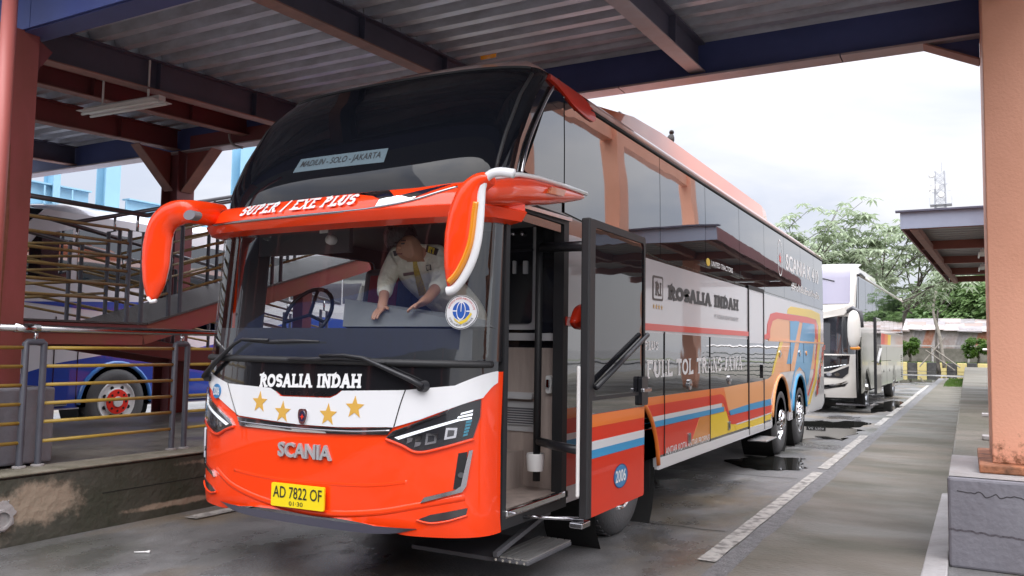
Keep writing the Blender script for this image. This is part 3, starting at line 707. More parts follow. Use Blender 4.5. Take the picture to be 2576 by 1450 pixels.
# ------------------------------------------------------------------ light blue steel frame beyond
fb = thing('steel_frame', 'light blue steel columns and girders standing beyond the ramp', 'steel frame', (-15, 10, 0))
def lb(u, v, x=-15.5): return onx(u, v, x)
for (ua, ub) in ((247, 296), (585, 640), (118, 142), (20, 40)):
    qa = onx((ua + ub) / 2, 480, -15.5); wv = abs(onx(ub, 480, -15.5)[1] - onx(ua, 480, -15.5)[1]) * .75
    hcol(-15.5, qa[1], .32, wv, 0, 6.4, M_LBLUE, fb)
y0 = onx(60, 500, -15.3)[1]; z0 = onx(75, 505, -15.3)[2]
for (a, b) in ((y0, onx(250, 500, -15.5)[1] - .25), (onx(295, 500, -15.5)[1] + .2, 14.0), (14.3, 20)):
    MB().ibeam((-15.5, a, z0 - .05), (-15.5, b, z0 - .05), .24, .46, .03).build('girder', M_LBLUE, fb)
    for t in (.3, .7): MB().box(-15.4, -15.38, a + (b - a) * t, a + (b - a) * t + .03, z0 + .0, z0 + .36).build('stiffener', M_LBLUE, fb)
# ------------------------------------------------------------------ the orange coach: shape
BX, HW0 = -3.69, 1.19
ZK = [0.2, 0.3, 0.5, 1.0, 1.45, 2.35, 2.65, 2.9, 3.25, 3.5, 3.6, 3.66, 3.72]
YK = [4.08, 4.03, 3.985, 3.975, 4.0, 4.09, 4.16, 4.30, 4.53, 4.79, 4.97, 5.2, 5.7]
DK = [.44, .44, .445, .445, .44, .40, .36, .32, .31, .31, .31, .31, .31]
HZ = [0, 2.45, 3.0, 3.36, 3.42, 3.5]; HV = [1.19, 1.19, 1.186, 1.178, 1.165, 1.12]
def hw(z): return float(np.interp(z, HZ, HV))
PE_ = 2.7
def fy(x, z):
    s = min(1.0, abs(x - BX) / hw(z))
    return float(np.interp(z, ZK, YK) + np.interp(z, ZK, DK) * (1 - (1 - s ** PE_) ** (1 / PE_)))
def fsurf(a, z, o):                      # a: distance from the centre line
    x = BX + a; e = 1e-3; h = hw(z)
    a = max(-h, min(h, a)); x = BX + a
    y = fy(x, z)
    # offset along the surface normal
    x1 = max(BX - h + 1e-4, min(BX + h - 1e-4, x))
    dx = (fy(x1 + e, z) - fy(x1 - e, z)) / (2 * e) if abs(x1 - BX) < h - 2 * e else math.copysign(6, x1 - BX)
    dz = (fy(x, z + .02) - fy(x, z - .02)) / .04
    n = Vector((dx, -1, dz)).normalized()
    return (x + n.x * o, y + n.y * o, z + n.z * o)
def fhit(u, v):
    r = ray(u, v); lo = None
    for t in np.linspace(3.4 / r[1], 6.6 / r[1], 900):
        p = CAM + r * t
        if abs(p[0] - BX) <= hw(p[2]) and p[1] >= fy(p[0], p[2]): return (p[0] - BX, p[2])
    p = CAM + r * (4.4 / r[1]); return (max(-HW0, min(HW0, p[0] - BX)), p[2])
def FC(pts, c=(442, 884, .3431)): return [fhit(c[0] + p[0] * c[2], c[1] + p[1] * c[2]) for p in pts]
SXS = BX + HW0                            # -2.5, door side
def sx(z): return BX + hw(z)
def ssurf(y, z, o): return (sx(z) + o, y, z)
def shit(u, v):
    x = SXS
    for _ in range(4):
        p = onx(u, v, x); x = sx(p[2])
    return (p[1], p[2])
def SP(pts, c=(1578.5, 631.4, .37)): return [shit(c[0] + p[0] * c[2], c[1] + p[1] * c[2]) for p in pts]

# ------------------------------------------------------------------ paints
def paint(name, col, flake=0.0, rough=.32, coat=1.0):
    return mat(name, col, rough, coat=coat, spec=.5 if coat == 1 else .2, var=(240, tuple(min(1, c * 1.12 + .01) for c in col), flake) if flake else None)
P_OR = paint('orange_red_paint', (0.93, 0.050, 0.002), .5, .36, .7)
P_RED = paint('red_paint', (0.66, 0.035, 0.012), coat=.4)
P_ORS = paint('side_orange_paint', (0.78, 0.19, 0.03), coat=.4)
P_PEACH = paint('peach_paint', (0.80, 0.36, 0.14), coat=.4)
P_YEL = paint('yellow_paint', (0.80, 0.55, 0.02), coat=.4)
P_BLU = paint('sky_blue_paint', (0.05, 0.30, 0.56), coat=.4)
P_WHT = paint('white_paint', (0.74, 0.74, 0.755))
P_SIL = paint('pearl_side_paint', (0.60, 0.59, 0.61), 0, .25, .6)
P_BLK = paint('black_paint', (0.010, 0.010, 0.012), 0, .15)
P_ROOF = paint('roof_paint', (0.62, 0.36, 0.31), 0, .3)
P_ACOR = paint('aircon_orange', (0.66, 0.17, 0.06), 0, .35)
M_SGLASS = mat('side_glass', (0.010, 0.011, 0.014), .015, ior=2.3, coat=.6, bump=(.9, .035, 2, .05))
M_SBLK = mat('black_side_panel', (0.013, 0.013, 0.015), .03, ior=1.9, coat=1.0, bump=(1.5, .07, 2, .05))
M_UGL = mat('upper_windscreen_glass', (0.006, 0.007, 0.010), .03, ior=1.36)
M_WS = glass_mat('windscreen_glass', (.93, .96, .96), 1.5, 0.0, .06)
M_DG = glass_mat('door_glass', (.05, .05, .055), 1.6, 0.0, .14)
M_CHR = mat('chrome', (.82, .82, .84), .07, metal=1.0)
M_CHRD = mat('smoked_chrome', (.45, .44, .46), .12, metal=1.0)
M_LENS = glass_mat('lamp_lens', (.9, .9, .92), 1.5, .0, .01)
M_RUB = mat('rubber', (.018, .018, .020), .55)
M_TYRE = mat('tyre_rubber', (.075, .075, .078), .65, bump=(40, .25))
M_AMB = mat('amber_lens', (.75, .26, .01), .15, coat=1)
M_STAR = mat('gold_vinyl', (.62, .36, .07), .4)
M_INK = mat('black_vinyl', (.02, .02, .022), .4)
M_WINK = mat('white_vinyl', (.78, .78, .78), .4)
M_DRL = mat('light_guide', (.9, .93, .95), .15, coat=1, emit=((.9, .95, 1.0), .35))  # headlamp guides are off; faint glow imitates light they reflect

bus = thing('coach_bus', 'large orange and white coach with its front door open', 'bus', (BX, 10.5, 0))

# ------------------------------------------------------------------ front shell
def front_grid(name, zs, m, amin=-1.0, amax=1.0, na=44, off=0.0, skip=None, zlo=None, parent=bus):
    vs = []; fs = []
    ss = [math.copysign(1 - (1 - abs(t)) ** 1.8, t) for t in np.linspace(-1, 1, na + 1)]
    ss = [amin + (amax - amin) * (s + 1) / 2 for s in ss] if (amin, amax) != (-1.0, 1.0) else ss
    for z in zs:
        for s in ss:
            zz = z if zlo is None else max(z, zlo(s))
            vs.append(fsurf(s * hw(zz), zz, off))
    W = na + 1
    for i in range(len(zs) - 1):
        for j in range(na):
            if skip and skip((ss[j] + ss[j + 1]) / 2, (zs[i] + zs[i + 1]) / 2): continue
            fs.append((i * W + j, i * W + j + 1, (i + 1) * W + j + 1, (i + 1) * W + j))
    return mesh_obj(name, vs, fs, m, parent, smooth=True)
def lipz(s): return .43 + .06 * max(0, 1 - (abs(s) / .62) ** 4)
front = front_grid('front_panel', [.40, .44, .48, .52, .56, .60, .66, .72, .78, .84, .90, .96, 1.02, 1.1, 1.18, 1.26, 1.34, 1.40], P_OR, zlo=lipz)
# underside return
vs = []; ss = np.linspace(-1, 1, 41)
for s in ss:
    p = fsurf(s * HW0, lipz(s), 0); vs += [p, (BX + s * (HW0 - .06), p[1] + .14, lipz(s) - .012)]
mesh_obj('bumper_underside', vs, [(2 * i, 2 * i + 2, 2 * i + 3, 2 * i + 1) for i in range(40)], P_OR, bus, smooth=True)
# dark lip under the bumper
vs = []; ss = np.linspace(-.66, .70, 31)
for s in ss:
    t = 1 - abs((s - .02) / .68) ** 6
    p = fsurf(s * HW0, .47, .010 + .025 * t); q = fsurf(s * HW0, .43, .005 + .02 * t)
    vs += [(p[0], p[1], .478), (q[0], q[1], .478 - .055 * max(.15, t)), (q[0], q[1] + .12, .45 - .05 * max(.15, t))]
mesh_obj('lip_spoiler', vs, [(3 * i + k, 3 * i + 3 + k, 3 * i + 4 + k, 3 * i + 1 + k) for i in range(30) for k in (0, 1)], mat('grey_blue_lip', (.085, .085, .13), .35, coat=.5), bus, smooth='auto')

# a smooth rib sweeping across the bumper
def rib(name, pts, r, m, off=0.0, parent=bus, rb=None):
    P = smooth_path(pts, 8)
    return MB().tube([fsurf(a, b, off) for a, b in P], r, 8, r2=rb).build(name, m, parent, smooth=True)
rib('bumper_crease', FC([(300, 860), (420, 985), (700, 1110), (1050, 1185), (1450, 1185), (1800, 1130), (2120, 1070)]), .034, P_OR, off=-.026)
rib('bumper_crease', FC([(430, 870), (700, 930), (1050, 965), (1400, 985), (1700, 960)]), .034, P_OR, off=-.0295)

# white bonnet panel
wht_up = [(230, 205), (390, 235), (700, 268), (735, 290), (775, 330), (1140, 342), (1190, 320), (1225, 290), (1690, 285), (2050, 252), (2385, 178)]
wht_lo = [(2398, 238), (2250, 342), (2060, 405), (1800, 500), (1600, 558), (1560, 556), (1200, 556), (900, 535), (640, 497), (470, 470), (330, 345), (228, 262)]
WU = FC(wht_up); WL = FC(wht_lo)
WU[-1] = (1.187, 1.405); WL[0] = (1.187, 1.335); WU[0] = (-1.187, 1.375); WL[-1] = (-1.187, 1.30)
white = drape('bonnet_panel', WU + WL, fsurf, P_WHT, bus, off=.009, thick=.014, res=(.025, .06))
# badge slot in the bonnet
drape('badge_slot', FC([(735, 280), (1225, 283), (1185, 315), (1140, 332), (790, 322)]), fsurf, P_BLK, bus, off=.011, thick=.008, res=.08)
lettering('badge_lettering', sans('L E G A C Y'), fsurf, M_CHRD, bus, *(lambda A, B: (A[0], B[0], min(A[1], B[1]) - .014, min(A[1], B[1]) + .014))(*FC([(805, 305), (1120, 308)])), off=.0135)
# seams of the bonnet
for pts in ([(392, 235), (430, 380), (460, 472)], [(1690, 285), (1655, 380), (1607, 555)]):
    rib('panel_gap', FC(pts), .004, MATS['black_paint'], off=.009)
# black band under the windscreen
bandp = WU
top = [(s * 1.187, 1.462) for s in np.linspace(1, -1, 30)]
drape('black_band', [bandp[0], *bandp[1:4], *bandp[7:]] + top, fsurf, P_BLK, bus, off=.006, thick=.01, res=(.025, .08))
rib('windscreen_sill', [(a, 1.445) for a in np.linspace(-1.175, 1.175, 16)], .022, M_RUB, off=.008)
# orange cheek right of the headlamp is the shell itself; chrome bar
drape('chrome_bar', FC([(462, 478), (640, 505), (940, 545), (1250, 566), (1600, 560), (1560, 612), (1200, 606), (900, 590), (480, 545)]), fsurf, M_CHR, bus, off=.011, thick=.016, res=.05)
rib('chrome_line', FC([(475, 515), (700, 545), (940, 568), (1300, 588), (1575, 582)]), .005, M_CHRD, off=.013)

def mirror(poly): return [(-a, b) for a, b in poly][::-1]
# headlamps
HLR = FC([(1545, 640), (1600, 590), (1900, 480), (2090, 392), (2240, 352), (2232, 480), (2178, 640), (1950, 705), (1775, 735)])
SVR = FC([(1545, 636), (1600, 585), (1900, 474), (2010, 425), (1985, 460), (1700, 570), (1620, 615)])
DRLR = FC([(1610, 632), (1900, 545), (2085, 492), (2080, 512), (1900, 566), (1640, 648)])
def sq(cx, cy, w, h, sk): return FC([(cx - w + sk, cy - h - 8), (cx + w + sk, cy - h + 8 - 16), (cx + w - sk, cy + h - 8), (cx - w - sk, cy + h + 8)])
SQR = [sq(1878, 645, 40, 34, 6), sq(2020, 605, 42, 36, 6)]
SMALL = [sq(1722, 655, 20, 14, 4), sq(1785, 638, 22, 16, 4), sq(1780, 684, 22, 12, 4)]
STR = [FC([(x0, y), (x1, y - 24), (x1 - 3, y - 8), (x0 - 8, y + 14)]) for (x0, x1, y) in ((2095, 2180, 452), (2072, 2178, 478), (2050, 2172, 504))]
BLT = [FC([(2130 - k * 5, 512 + k * 24), (2172 - k * 7, 502 + k * 24), (2168 - k * 7, 520 + k * 24), (2126 - k * 5, 530 + k * 24)]) for k in range(5)]
for side in (1, -1):
    f = (lambda p: p) if side == 1 else mirror
    hl = drape('headlamp', f(HLR), fsurf, mat('lamp_housing', (.022, .022, .026), .3), bus, off=.004, thick=.01, res=.05)
    drape('chrome_blade', f(SVR), fsurf, M_CHR, hl, off=.010, thick=.012, res=.05)
    drape('light_guide', f(DRLR), fsurf, M_DRL, hl, off=.009, thick=.010, res=.06)
    for q in SQR:
        o = drape('projector', f(q), fsurf, M_CHR, hl, off=.012, thick=.014)
        c = (sum(p[0] for p in q) / 4, sum(p[1] for p in q) / 4)
        drape('projector_lens', f([(c[0] + (p[0] - c[0]) * .58, c[1] + (p[1] - c[1]) * .58) for p in q]), fsurf, mat('projector_dark', (.03, .03, .035), .05, coat=1), hl, off=.0135, thick=.003)
    for q in SMALL: drape('reflector', f(q), fsurf, M_CHRD, hl, off=.010, thick=.010)
    for q in STR: drape('light_guide', f(q), fsurf, M_DRL, hl, off=.010, thick=.008)
    for q in BLT: drape('blue_reflector', f(q), fsurf, mat('blue_lens', (.02, .25, .36), .15, coat=1), hl, off=.010, thick=.008)
    drape('lamp_cover', f(HLR), fsurf, M_LENS, hl, off=.019, thick=.016, res=.05)
    rib('lamp_edge', f(FC([(1545, 645), (1660, 692), (1775, 742), (1950, 712), (2185, 645)])), .010, P_OR, off=.006)
    # side intake with chrome hook
    VB = FC([(2075, 748), (2142, 737), (2122, 920), (2088, 1005), (2034, 1012)])
    VC = FC([(2148, 728), (2176, 722), (2130, 985), (2100, 1030), (1830, 1102), (1798, 1110), (1826, 1070), (2048, 1016), (2092, 985)])
    it = drape('air_intake', f(VB), fsurf, mat('intake_black', (.010, .010, .012), .5), bus, off=.003, thick=.01, res=.05)
    drape('chrome_hook', f(VC), fsurf, M_CHRD, it, off=.014, thick=.018, res=.04)
    cc = FC([(2095, 905)])[0]
    drape('sensor', f(circle(cc[0], cc[1], .016, n=20)), fsurf, mat('sensor_glass', (.05, .05, .055), .08, coat=1), it, off=.012, thick=.012)
    # fog lamp slot
    fg = drape('fog_lamp', f(FC([(1780, 1232), (1870, 1198), (2142, 1148), (2132, 1198), (2000, 1236), (1868, 1252)])), fsurf, mat('fog_glass', (.035, .03, .032), .08, coat=1), bus, off=.005, thick=.01, res=.05)
    rib('fog_edge', f(FC([(1770, 1236), (1870, 1260), (2000, 1244), (2140, 1202)])), .006, P_OR, off=.006)

# plate, stars, emblem, badges
PX0, PX1, PZ0, PZ1 = -.225, .215, .520, .665
plate = drape('number_plate', round_poly([(PX0, PZ0), (PX1, PZ0 + .006), (PX1, PZ1 + .006), (PX0, PZ1)], .01, 3), lambda a, b, o: (BX + a, 3.965 - o, b), mat('plate_yellow', (.86, .66, .01), .35), bus, off=.012, thick=.012, smooth=False)
psf = lambda a, b, o: (BX + a, 3.953 - o, b)
lettering('plate_number', sans('AD 7822 OF', .008), psf, M_INK, plate, PX0 + .018, PX1 - .018, .575, .648, off=.002, rise=.005)
lettering('plate_date', sans('01·30', .004), psf, M_INK, plate, -.07, .045, .534, .561, off=.002, rise=.002)
for (u, v) in ((657, 1012), (714, 1037), (828, 1044), (895, 1026)):
    a, b = fhit(u, v); drape('star', star(a, b, .072), fsurf, M_STAR, bus, off=.0115, thick=.003)
ea, eb = fhit(767, 1047)
em = drape('emblem', round_poly([(ea - .035, eb + .045), (ea + .035, eb + .045), (ea + .04, eb), (ea + .02, eb - .05), (ea - .02, eb - .05), (ea - .04, eb)], .02), fsurf, M_CHR, bus, off=.02, thick=.02)
drape('emblem_field', circle(ea, eb, .024, .034, 20), fsurf, mat('emblem_dark', (.02, .02, .05), .2, coat=1), em, off=.0225, thick=.003)
drape('emblem_griffin', star(ea, eb - .004, .018, 4), fsurf, P_RED, em, off=.024, thick=.002)
a0, b0 = fhit(704, 1128); a1, b1 = fhit(836, 1140)
lettering('maker_lettering', sans('SCANIA', .025), fsurf, mat('satin_letter', (.42, .42, .43), .35, metal=.2), bus, a0, a1, b0 - .048, b0 + .045, off=.018, rise=b1 - b0, thick=.018)
a0, b0 = fhit(655, 976); a1, b1 = fhit(911, 979)
lettering('company_lettering', serif('ROSALIA INDAH', .25, .42, .16), fsurf, M_WINK, bus, a0, a1, b0, b0 + .105, off=.009, rise=b1 - b0)
a0, b0 = fhit(549, 984)
el = drape('fleet_number_badge', circle(a0, b0, .062, .05), fsurf, mat('badge_blue', (.01, .20, .46), .3, coat=1), bus, off=.012, thick=.003)
lettering('fleet_number', sans('2006', .015), fsurf, M_WINK, el, a0 - .043, a0 + .043, b0 - .028, b0 + .030, off=.0145)

# ------------------------------------------------------------------ windscreen and upper glass
WA = 1.165
wsp = round_poly([(-WA, 1.46), (WA, 1.46), (WA + .004, 2.40), (-WA - .004, 2.40)], .05)
drape('windscreen', wsp, fsurf, M_WS, bus, off=.0, thick=.0, res=.06)
for sg in (1, -1): front_grid('windscreen_frame', [1.46, 1.6, 1.75, 1.9, 2.05, 2.2, 2.35, 2.40], P_BLK, na=60, off=-.004, skip=lambda s, z: s * sg < .968)
front_grid('upper_windscreen', [2.39, 2.5, 2.6, 2.7, 2.8, 2.9, 3.0, 3.08, 3.16, 3.24, 3.32, 3.4, 3.46, 3.5], M_UGL)
for s in (-1, 1):
    MB().tube([fsurf(s * hw(z) * .965, z, .001) for z in np.linspace(2.62, 3.42, 9)], .012, 8).build('pillar_seal', M_RUB, bus, smooth=True)
rib('screen_top_seal', [(a * 1.08, 3.485 - .0 * abs(a)) for a in np.linspace(-1, 1, 15)], .012, M_RUB, off=.0)
# route board behind the upper glass
ra = [fhit(738, 436), fhit(758, 402), fhit(978, 374), fhit(966, 409)]
rb = drape('route_board', [ra[0], ra[3], ra[2], ra[1]], fsurf, mat('route_board_face', (.11, .16, .19), .5), bus, off=.003, thick=.002, res=.1)
V, F, E_ = sans('MADIUN - SOLO - JAKARTA', .012)
def rsurf(a, b, o):
    p = Vector(ra[0]).lerp(Vector(ra[3]), a); q = Vector(ra[1]).lerp(Vector(ra[2]), a); r = p.lerp(q, b); return fsurf(r.x, r.y, o)
lettering('route_lettering', (V, F, E_), rsurf, M_INK, rb, .05, .95, .2, .8, off=.0045)

# visor
def voff(t): return float(np.interp(t, [0, .05, .25, .29, .6, .85, 1], [.0, .095, .135, .118, .105, .07, .0]))
VZ0 = lambda s: 2.295 + .02 * abs(s) ** 3
VZ1 = lambda s: 2.525 + .02 * s + .10 * max(0, abs(s) - .6)
def vsurf(a, z, o):
    s = a / HW0; t = (z - VZ0(s)) / (VZ1(s) - VZ0(s)); t = max(0, min(1, t))
    k = 1.0
    return fsurf(a, z, voff(t) * k + o)
vs = []; fs = []; NA, NT = 48, 14
tt = [0, .02, .05, .1, .18, .25, .29, .35, .45, .55, .65, .75, .85, .92, .97, 1]
for i, s in enumerate(np.linspace(-1.0, 1.0, NA + 1)):
    for t in tt: vs.append(vsurf(s * HW0, VZ0(s) + (VZ1(s) - VZ0(s)) * t, 0))
W = len(tt)
for i in range(NA):
    for j in range(W - 1): fs.append((i * W + j, (i + 1) * W + j, (i + 1) * W + j + 1, i * W + j + 1))
fs += [tuple(range(W)), tuple(NA * W + j for j in range(W))]
vis = mesh_obj('visor', vs, fs, P_OR, bus, smooth='auto')
def vrib(name, pts, r, m, off=.0): return MB().tube([vsurf(a, b, off) for a, b in smooth_path(pts, 8)], r, 8).build(name, m, vis, smooth=True)
vrib('visor_trim', [(-1.05, 2.46), (-1.0, 2.375), (-.7, 2.355), (0, 2.355), (.45, 2.365), (.75, 2.41), (.98, 2.50)], .010, M_CHRD, .0)
drape('visor_blade', [(.30, 2.49), (.55, 2.50), (.62, 2.44), (.95, 2.525), (.72, 2.41), (.5, 2.365), (.52, 2.43), (.45, 2.46)], vsurf, M_CHR, vis, off=.004, thick=.006, res=.05)
drape('marker_lamp', round_poly([(-1.12, 2.47), (-.93, 2.50), (-.97, 2.47), (-1.0, 2.36), (-1.07, 2.37)], .02), vsurf, mat('lamp_silver', (.35, .34, .36), .1, metal=.8), vis, off=.004, thick=.006, res=.05)
lettering('visor_lettering', serif('SUPER / EXE PLUS', .22, .38, .12, thin=.14, slant=.28), vsurf, M_WINK, vis, -.66, .36, 2.385, 2.485, off=.013, rise=.006)

# wipers
def fpt(u, v, o): a, b = fhit(u, v); return fsurf(a, b, o)
for arm, blade in (([(1070, 972), (1040, 955), (925, 903), (880, 896), (818, 897)], [(735, 905), (800, 905), (860, 902), (976, 914)]),
                   ([(532, 948), (560, 912), (605, 868), (625, 856), (690, 858)], [(625, 858), (690, 862), (750, 860), (812, 861)])):
    w = MB(); w.tube([fpt(u, v, .05) for u, v in arm], [.020, .018, .012, .010, .010], 8); wo = w.build('wiper_arm', M_BLACK, bus, smooth=True)
    MB().tube([fpt(u, v, .035) for u, v in blade], [.007, .014, .014, .006], 8).build('wiper_blade', M_BLACK, wo, smooth=True)
    MB().lathe([(.0, .0), (.035, .0), (.03, .05), (.0, .055)], fpt(*arm[0], .0), 'y', 16, -1).build('pivot', M_BLACK, wo, smooth='auto')

# inspection sticker on the glass
ia, ib = fhit(1160, 786)
def stsurf(a, b, o): return fsurf(ia + (a - ia) * .66, b, o)
stq = drape('inspection_sticker', circle(ia, ib, .125, .103, 40), stsurf, mat('sticker_white', (.72, .73, .75), .4), bus, off=.004, thick=.002, res=.08)
def ring(cx, cy, ro, ri, sy=.83, n=40):
    vs = []; fs = []
    for k in range(n):
        c, s = math.cos(2 * math.pi * k / n), math.sin(2 * math.pi * k / n); vs += [(cx + ro * c, cy + ro * s * sy), (cx + ri * c, cy + ri * s * sy)]
    return vs, [(2 * k, 2 * ((k + 1) % n), 2 * ((k + 1) % n) + 1, 2 * k + 1) for k in range(n)]
def flat(name, VF, surf, m, par, off): return mesh_obj(name, [surf(a, b, off) for a, b in VF[0]], VF[1], m, par)
flat('sticker_ring', ring(ia, ib, .121, .116), stsurf, M_INK, stq, .0055)
drape('globe', circle(ia, ib + .008, .066, .055), stsurf, mat('globe_blue', (.01, .09, .42), .4), stq, off=.006, thick=.001)
flat('globe_line', ring(ia, ib + .008, .035, .030, 1.6), stsurf, M_WINK, stq, .0075)
drape('globe_line', [(ia - .066, ib + .003), (ia + .066, ib + .003), (ia + .066, ib + .010), (ia - .066, ib + .010)], stsurf, M_WINK, stq, off=.0078, thick=.001)
drape('globe_line', [(ia - .003, ib + .003), (ia + .003, ib + .003), (ia + .003, ib + .062), (ia - .003, ib + .062)], stsurf, M_WINK, stq, off=.0081, thick=.001)
drape('gear_arc', [(ia + .03, ib - .045), (ia + .075, ib + .0), (ia + .082, ib - .012), (ia + .05, ib - .055), (ia + .005, ib - .075), (ia - .045, ib - .05), (ia - .07, ib + .0), (ia - .052, ib - .035), (ia - .01, ib - .06)], stsurf, mat('sticker_gold', (.75, .55, .04), .4), stq, off=.0085, thick=.001)
def arctext(name, text, r, a0, a1, h, m, flip):
    V, F, (x0, x1, y0, y1) = sans(text, .01); vs = []
    for v in V:
        t = (v[0] - x0) / (x1 - x0); rr = r + (v[1] - y0) / (y1 - y0) * h * (1 if not flip else -1); an = R_(a0 + (a1 - a0) * t)
        vs.append(stsurf(ia + rr * math.cos(an), ib + rr * math.sin(an) * .83, .006))
    mesh_obj(name, vs, F, m, stq)
arctext('sticker_lettering', 'INSPEKSI KESELAMATAN LLAJ', .090, 165, 12, .018, mat('sticker_red', (.5, .04, .03), .5), False)
arctext('sticker_lettering', 'DITJEN HUBDAT - KEMENHUB', .108, 205, 335, .018, M_INK, True)
# ------------------------------------------------------------------ sides, roof, rear
YE = 17.45
def yf_side(z): return float(np.interp(z, ZK, YK) + np.interp(z, ZK, DK))
def arch_pts(yc, r, zc=.50, z0=.46, n=14):
    a0 = math.asin((zc - z0) / r)
    return [(yc - r * math.cos(t), zc + r * math.sin(t)) for t in np.linspace(-a0, math.pi + a0, n)]
ARCH = [(6.62, .70, .42), (13.08, .64, .52), (14.68, .62, .52)]
DY0, DY1, DZ0, DZ1 = 4.47, 5.31, .50, 2.43
low = [(DY1, .46)]
for (yc, r, zc) in ARCH: low += arch_pts(yc, r, zc)
low += [(YE - .35, .46), (YE, .56), (YE, 2.37), (DY1, 2.37)]
side = drape('side_panel', low, ssurf, P_SIL, bus, off=0, thick=.03, res=(99, 99))
# other side, plain
osurf = lambda y, z, o: (BX - HW0 - o, y, z)
WIN = round_poly([(4.72, 1.62), (6.1, 1.62), (6.1, 2.32), (4.78, 2.32)], .06)
drape('side_panel', [(4.42, .46), (YE, .46), (YE, 2.4), (4.46, 2.4)], osurf, P_OR, bus, off=0, thick=.0, holes=[WIN])
drape('side_lining', [(4.44, 1.0), (6.62, 1.0), (6.62, 2.45), (4.48, 2.45)], lambda y, z, o: (BX - HW0 + .03 - o, y, z), mat('cab_lining', (.09, .09, .10), .6), bus, off=0, thick=.02, holes=[WIN])
drape('driver_window', WIN, osurf, glass_mat('driver_window_glass', (.6, .62, .62), 1.5, 0, .02), bus, off=-.01, thick=0)
vs = []; zz = [2.4, 2.6, 2.8, 3.0, 3.2, 3.4, 3.5]
for z in zz: vs += [(BX - hw(z), yf_side(z), z), (BX - hw(z), YE, z)]
mesh_obj('side_glass', vs, [(2 * i, 2 * i + 1, 2 * i + 3, 2 * i + 2) for i in range(len(zz) - 1)], M_SGLASS, bus, smooth=True)
# rear
MB().box(BX - 1.15, BX + 1.15, YE - .01, YE + .02, .5, 3.5).build('rear_panel', P_WHT, bus, bevel=.01)
# upper body strip behind the glass (black) and the panes
vs = []
for z in zz[1:] if False else [2.37, 2.5, 2.7, 2.9, 3.1, 3.3, 3.4, 3.5]: vs += [(sx(z) - .008, yf_side(z), z), (sx(z) - .008, YE, z)]
mesh_obj('window_backing', vs, [(2 * i, 2 * i + 1, 2 * i + 3, 2 * i + 2) for i in range(7)], P_BLK, bus, smooth=True)
ed = [5.28, 7.39, 8.93, 10.48, 11.95, 13.4, 14.9, 16.3, YE - .04]
zb, zt = 2.40, 3.36
tri = [(4.66, 2.70), (5.268, 2.62), (5.268, 3.375), (5.12, 3.37), (5.0, 3.25)]
drape('side_pane', round_poly(tri, .03, 3), ssurf, M_SGLASS, bus, off=.004, thick=.008, res=(99, .15))
for i in range(len(ed) - 1):
    a, b = ed[i] + .006, ed[i + 1] - .006
    p = [(a, zb if i else 2.58), (b, zb), (b, zt), (a, zt)] if i else [(a, 2.52), (b, zb), (b, zt), (5.75, zt), (5.45, 3.30), (a, 3.37)]
    drape('side_pane', p, ssurf, M_SGLASS, bus, off=.004, thick=.008, res=(99, .15))
MB().tube([(sx(z) + .006, y, z) for y, z in smooth_path([(4.62, 2.66), (4.72, 2.9), (4.95, 3.22), (5.1, 3.385)], 5)], .012, 8).build('pane_trim', M_CHRD, bus, smooth=True)
# cant rail above the windows and red cap
def rail_(name, y0, y1, z, r, m, off=.0): return MB().tube([(sx(z) + off, y, z) for y in np.linspace(y0, y1, 12)], r, 8).build(name, m, bus, smooth=True)
rail_('cant_rail', 5.75, YE, 3.43, .035, paint('cant_rail_paint', (.66, .40, .36), 0, .3), -.005)
rail_('gutter', 5.75, YE, 3.385, .014, M_RUB, .006)
cap = [(5.06, 3.43), (5.2, 3.40), (5.42, 3.33), (5.78, 3.30), (5.80, 3.40), (5.55, 3.52), (5.25, 3.54)]
V, F, B = fill2d(smooth_path(cap + [cap[0]], 3)[:-1])
def capsurf(a, b, o):
    zc_ = min(b, 3.48); return (sx(zc_) - max(0, b - 3.48) * 1.2 + o, a, b)
drape('roof_cap', [p for p in smooth_path(cap + [cap[0]], 3)[:-1]], capsurf, P_RED, bus, off=.018, thick=.03, res=.12)

# roof
def crown(x):
    s = min(1, abs(x - BX) / 1.12); return 3.70 - .20 * s ** 5
zq = np.linspace(3.45, 3.72, 40)
NX, NY = 30, 26; vs = []
for i in range(NX + 1):
    s = math.sin(math.pi / 2 * (2 * i / NX - 1)); x = BX + s * 1.12
    y0 = fy(x, 3.5)
    for j in range(NY + 1):
        t = (j / NY) ** 2.2; y = y0 + (YE - y0) * t
        yq = [fy(x, z) for z in zq]
        z = min(crown(x), float(np.interp(y, yq, zq))) if abs(s) < .999 else 3.5
        vs.append((x, y, max(3.5, z)))
W = NY + 1
mesh_obj('roof', vs, [(i * W + j, (i + 1) * W + j, (i + 1) * W + j + 1, i * W + j + 1) for i in range(NX) for j in range(NY)], P_ROOF, bus, smooth=True)
drape('roof_marker', circle(-.1 + 1.0, 0, .09, .02, 16), lambda a, b, o: (BX + a * .75, 5.05 + b * .6, 3.66 + b * .4 + o), M_AMB, bus, off=.02, thick=.03)
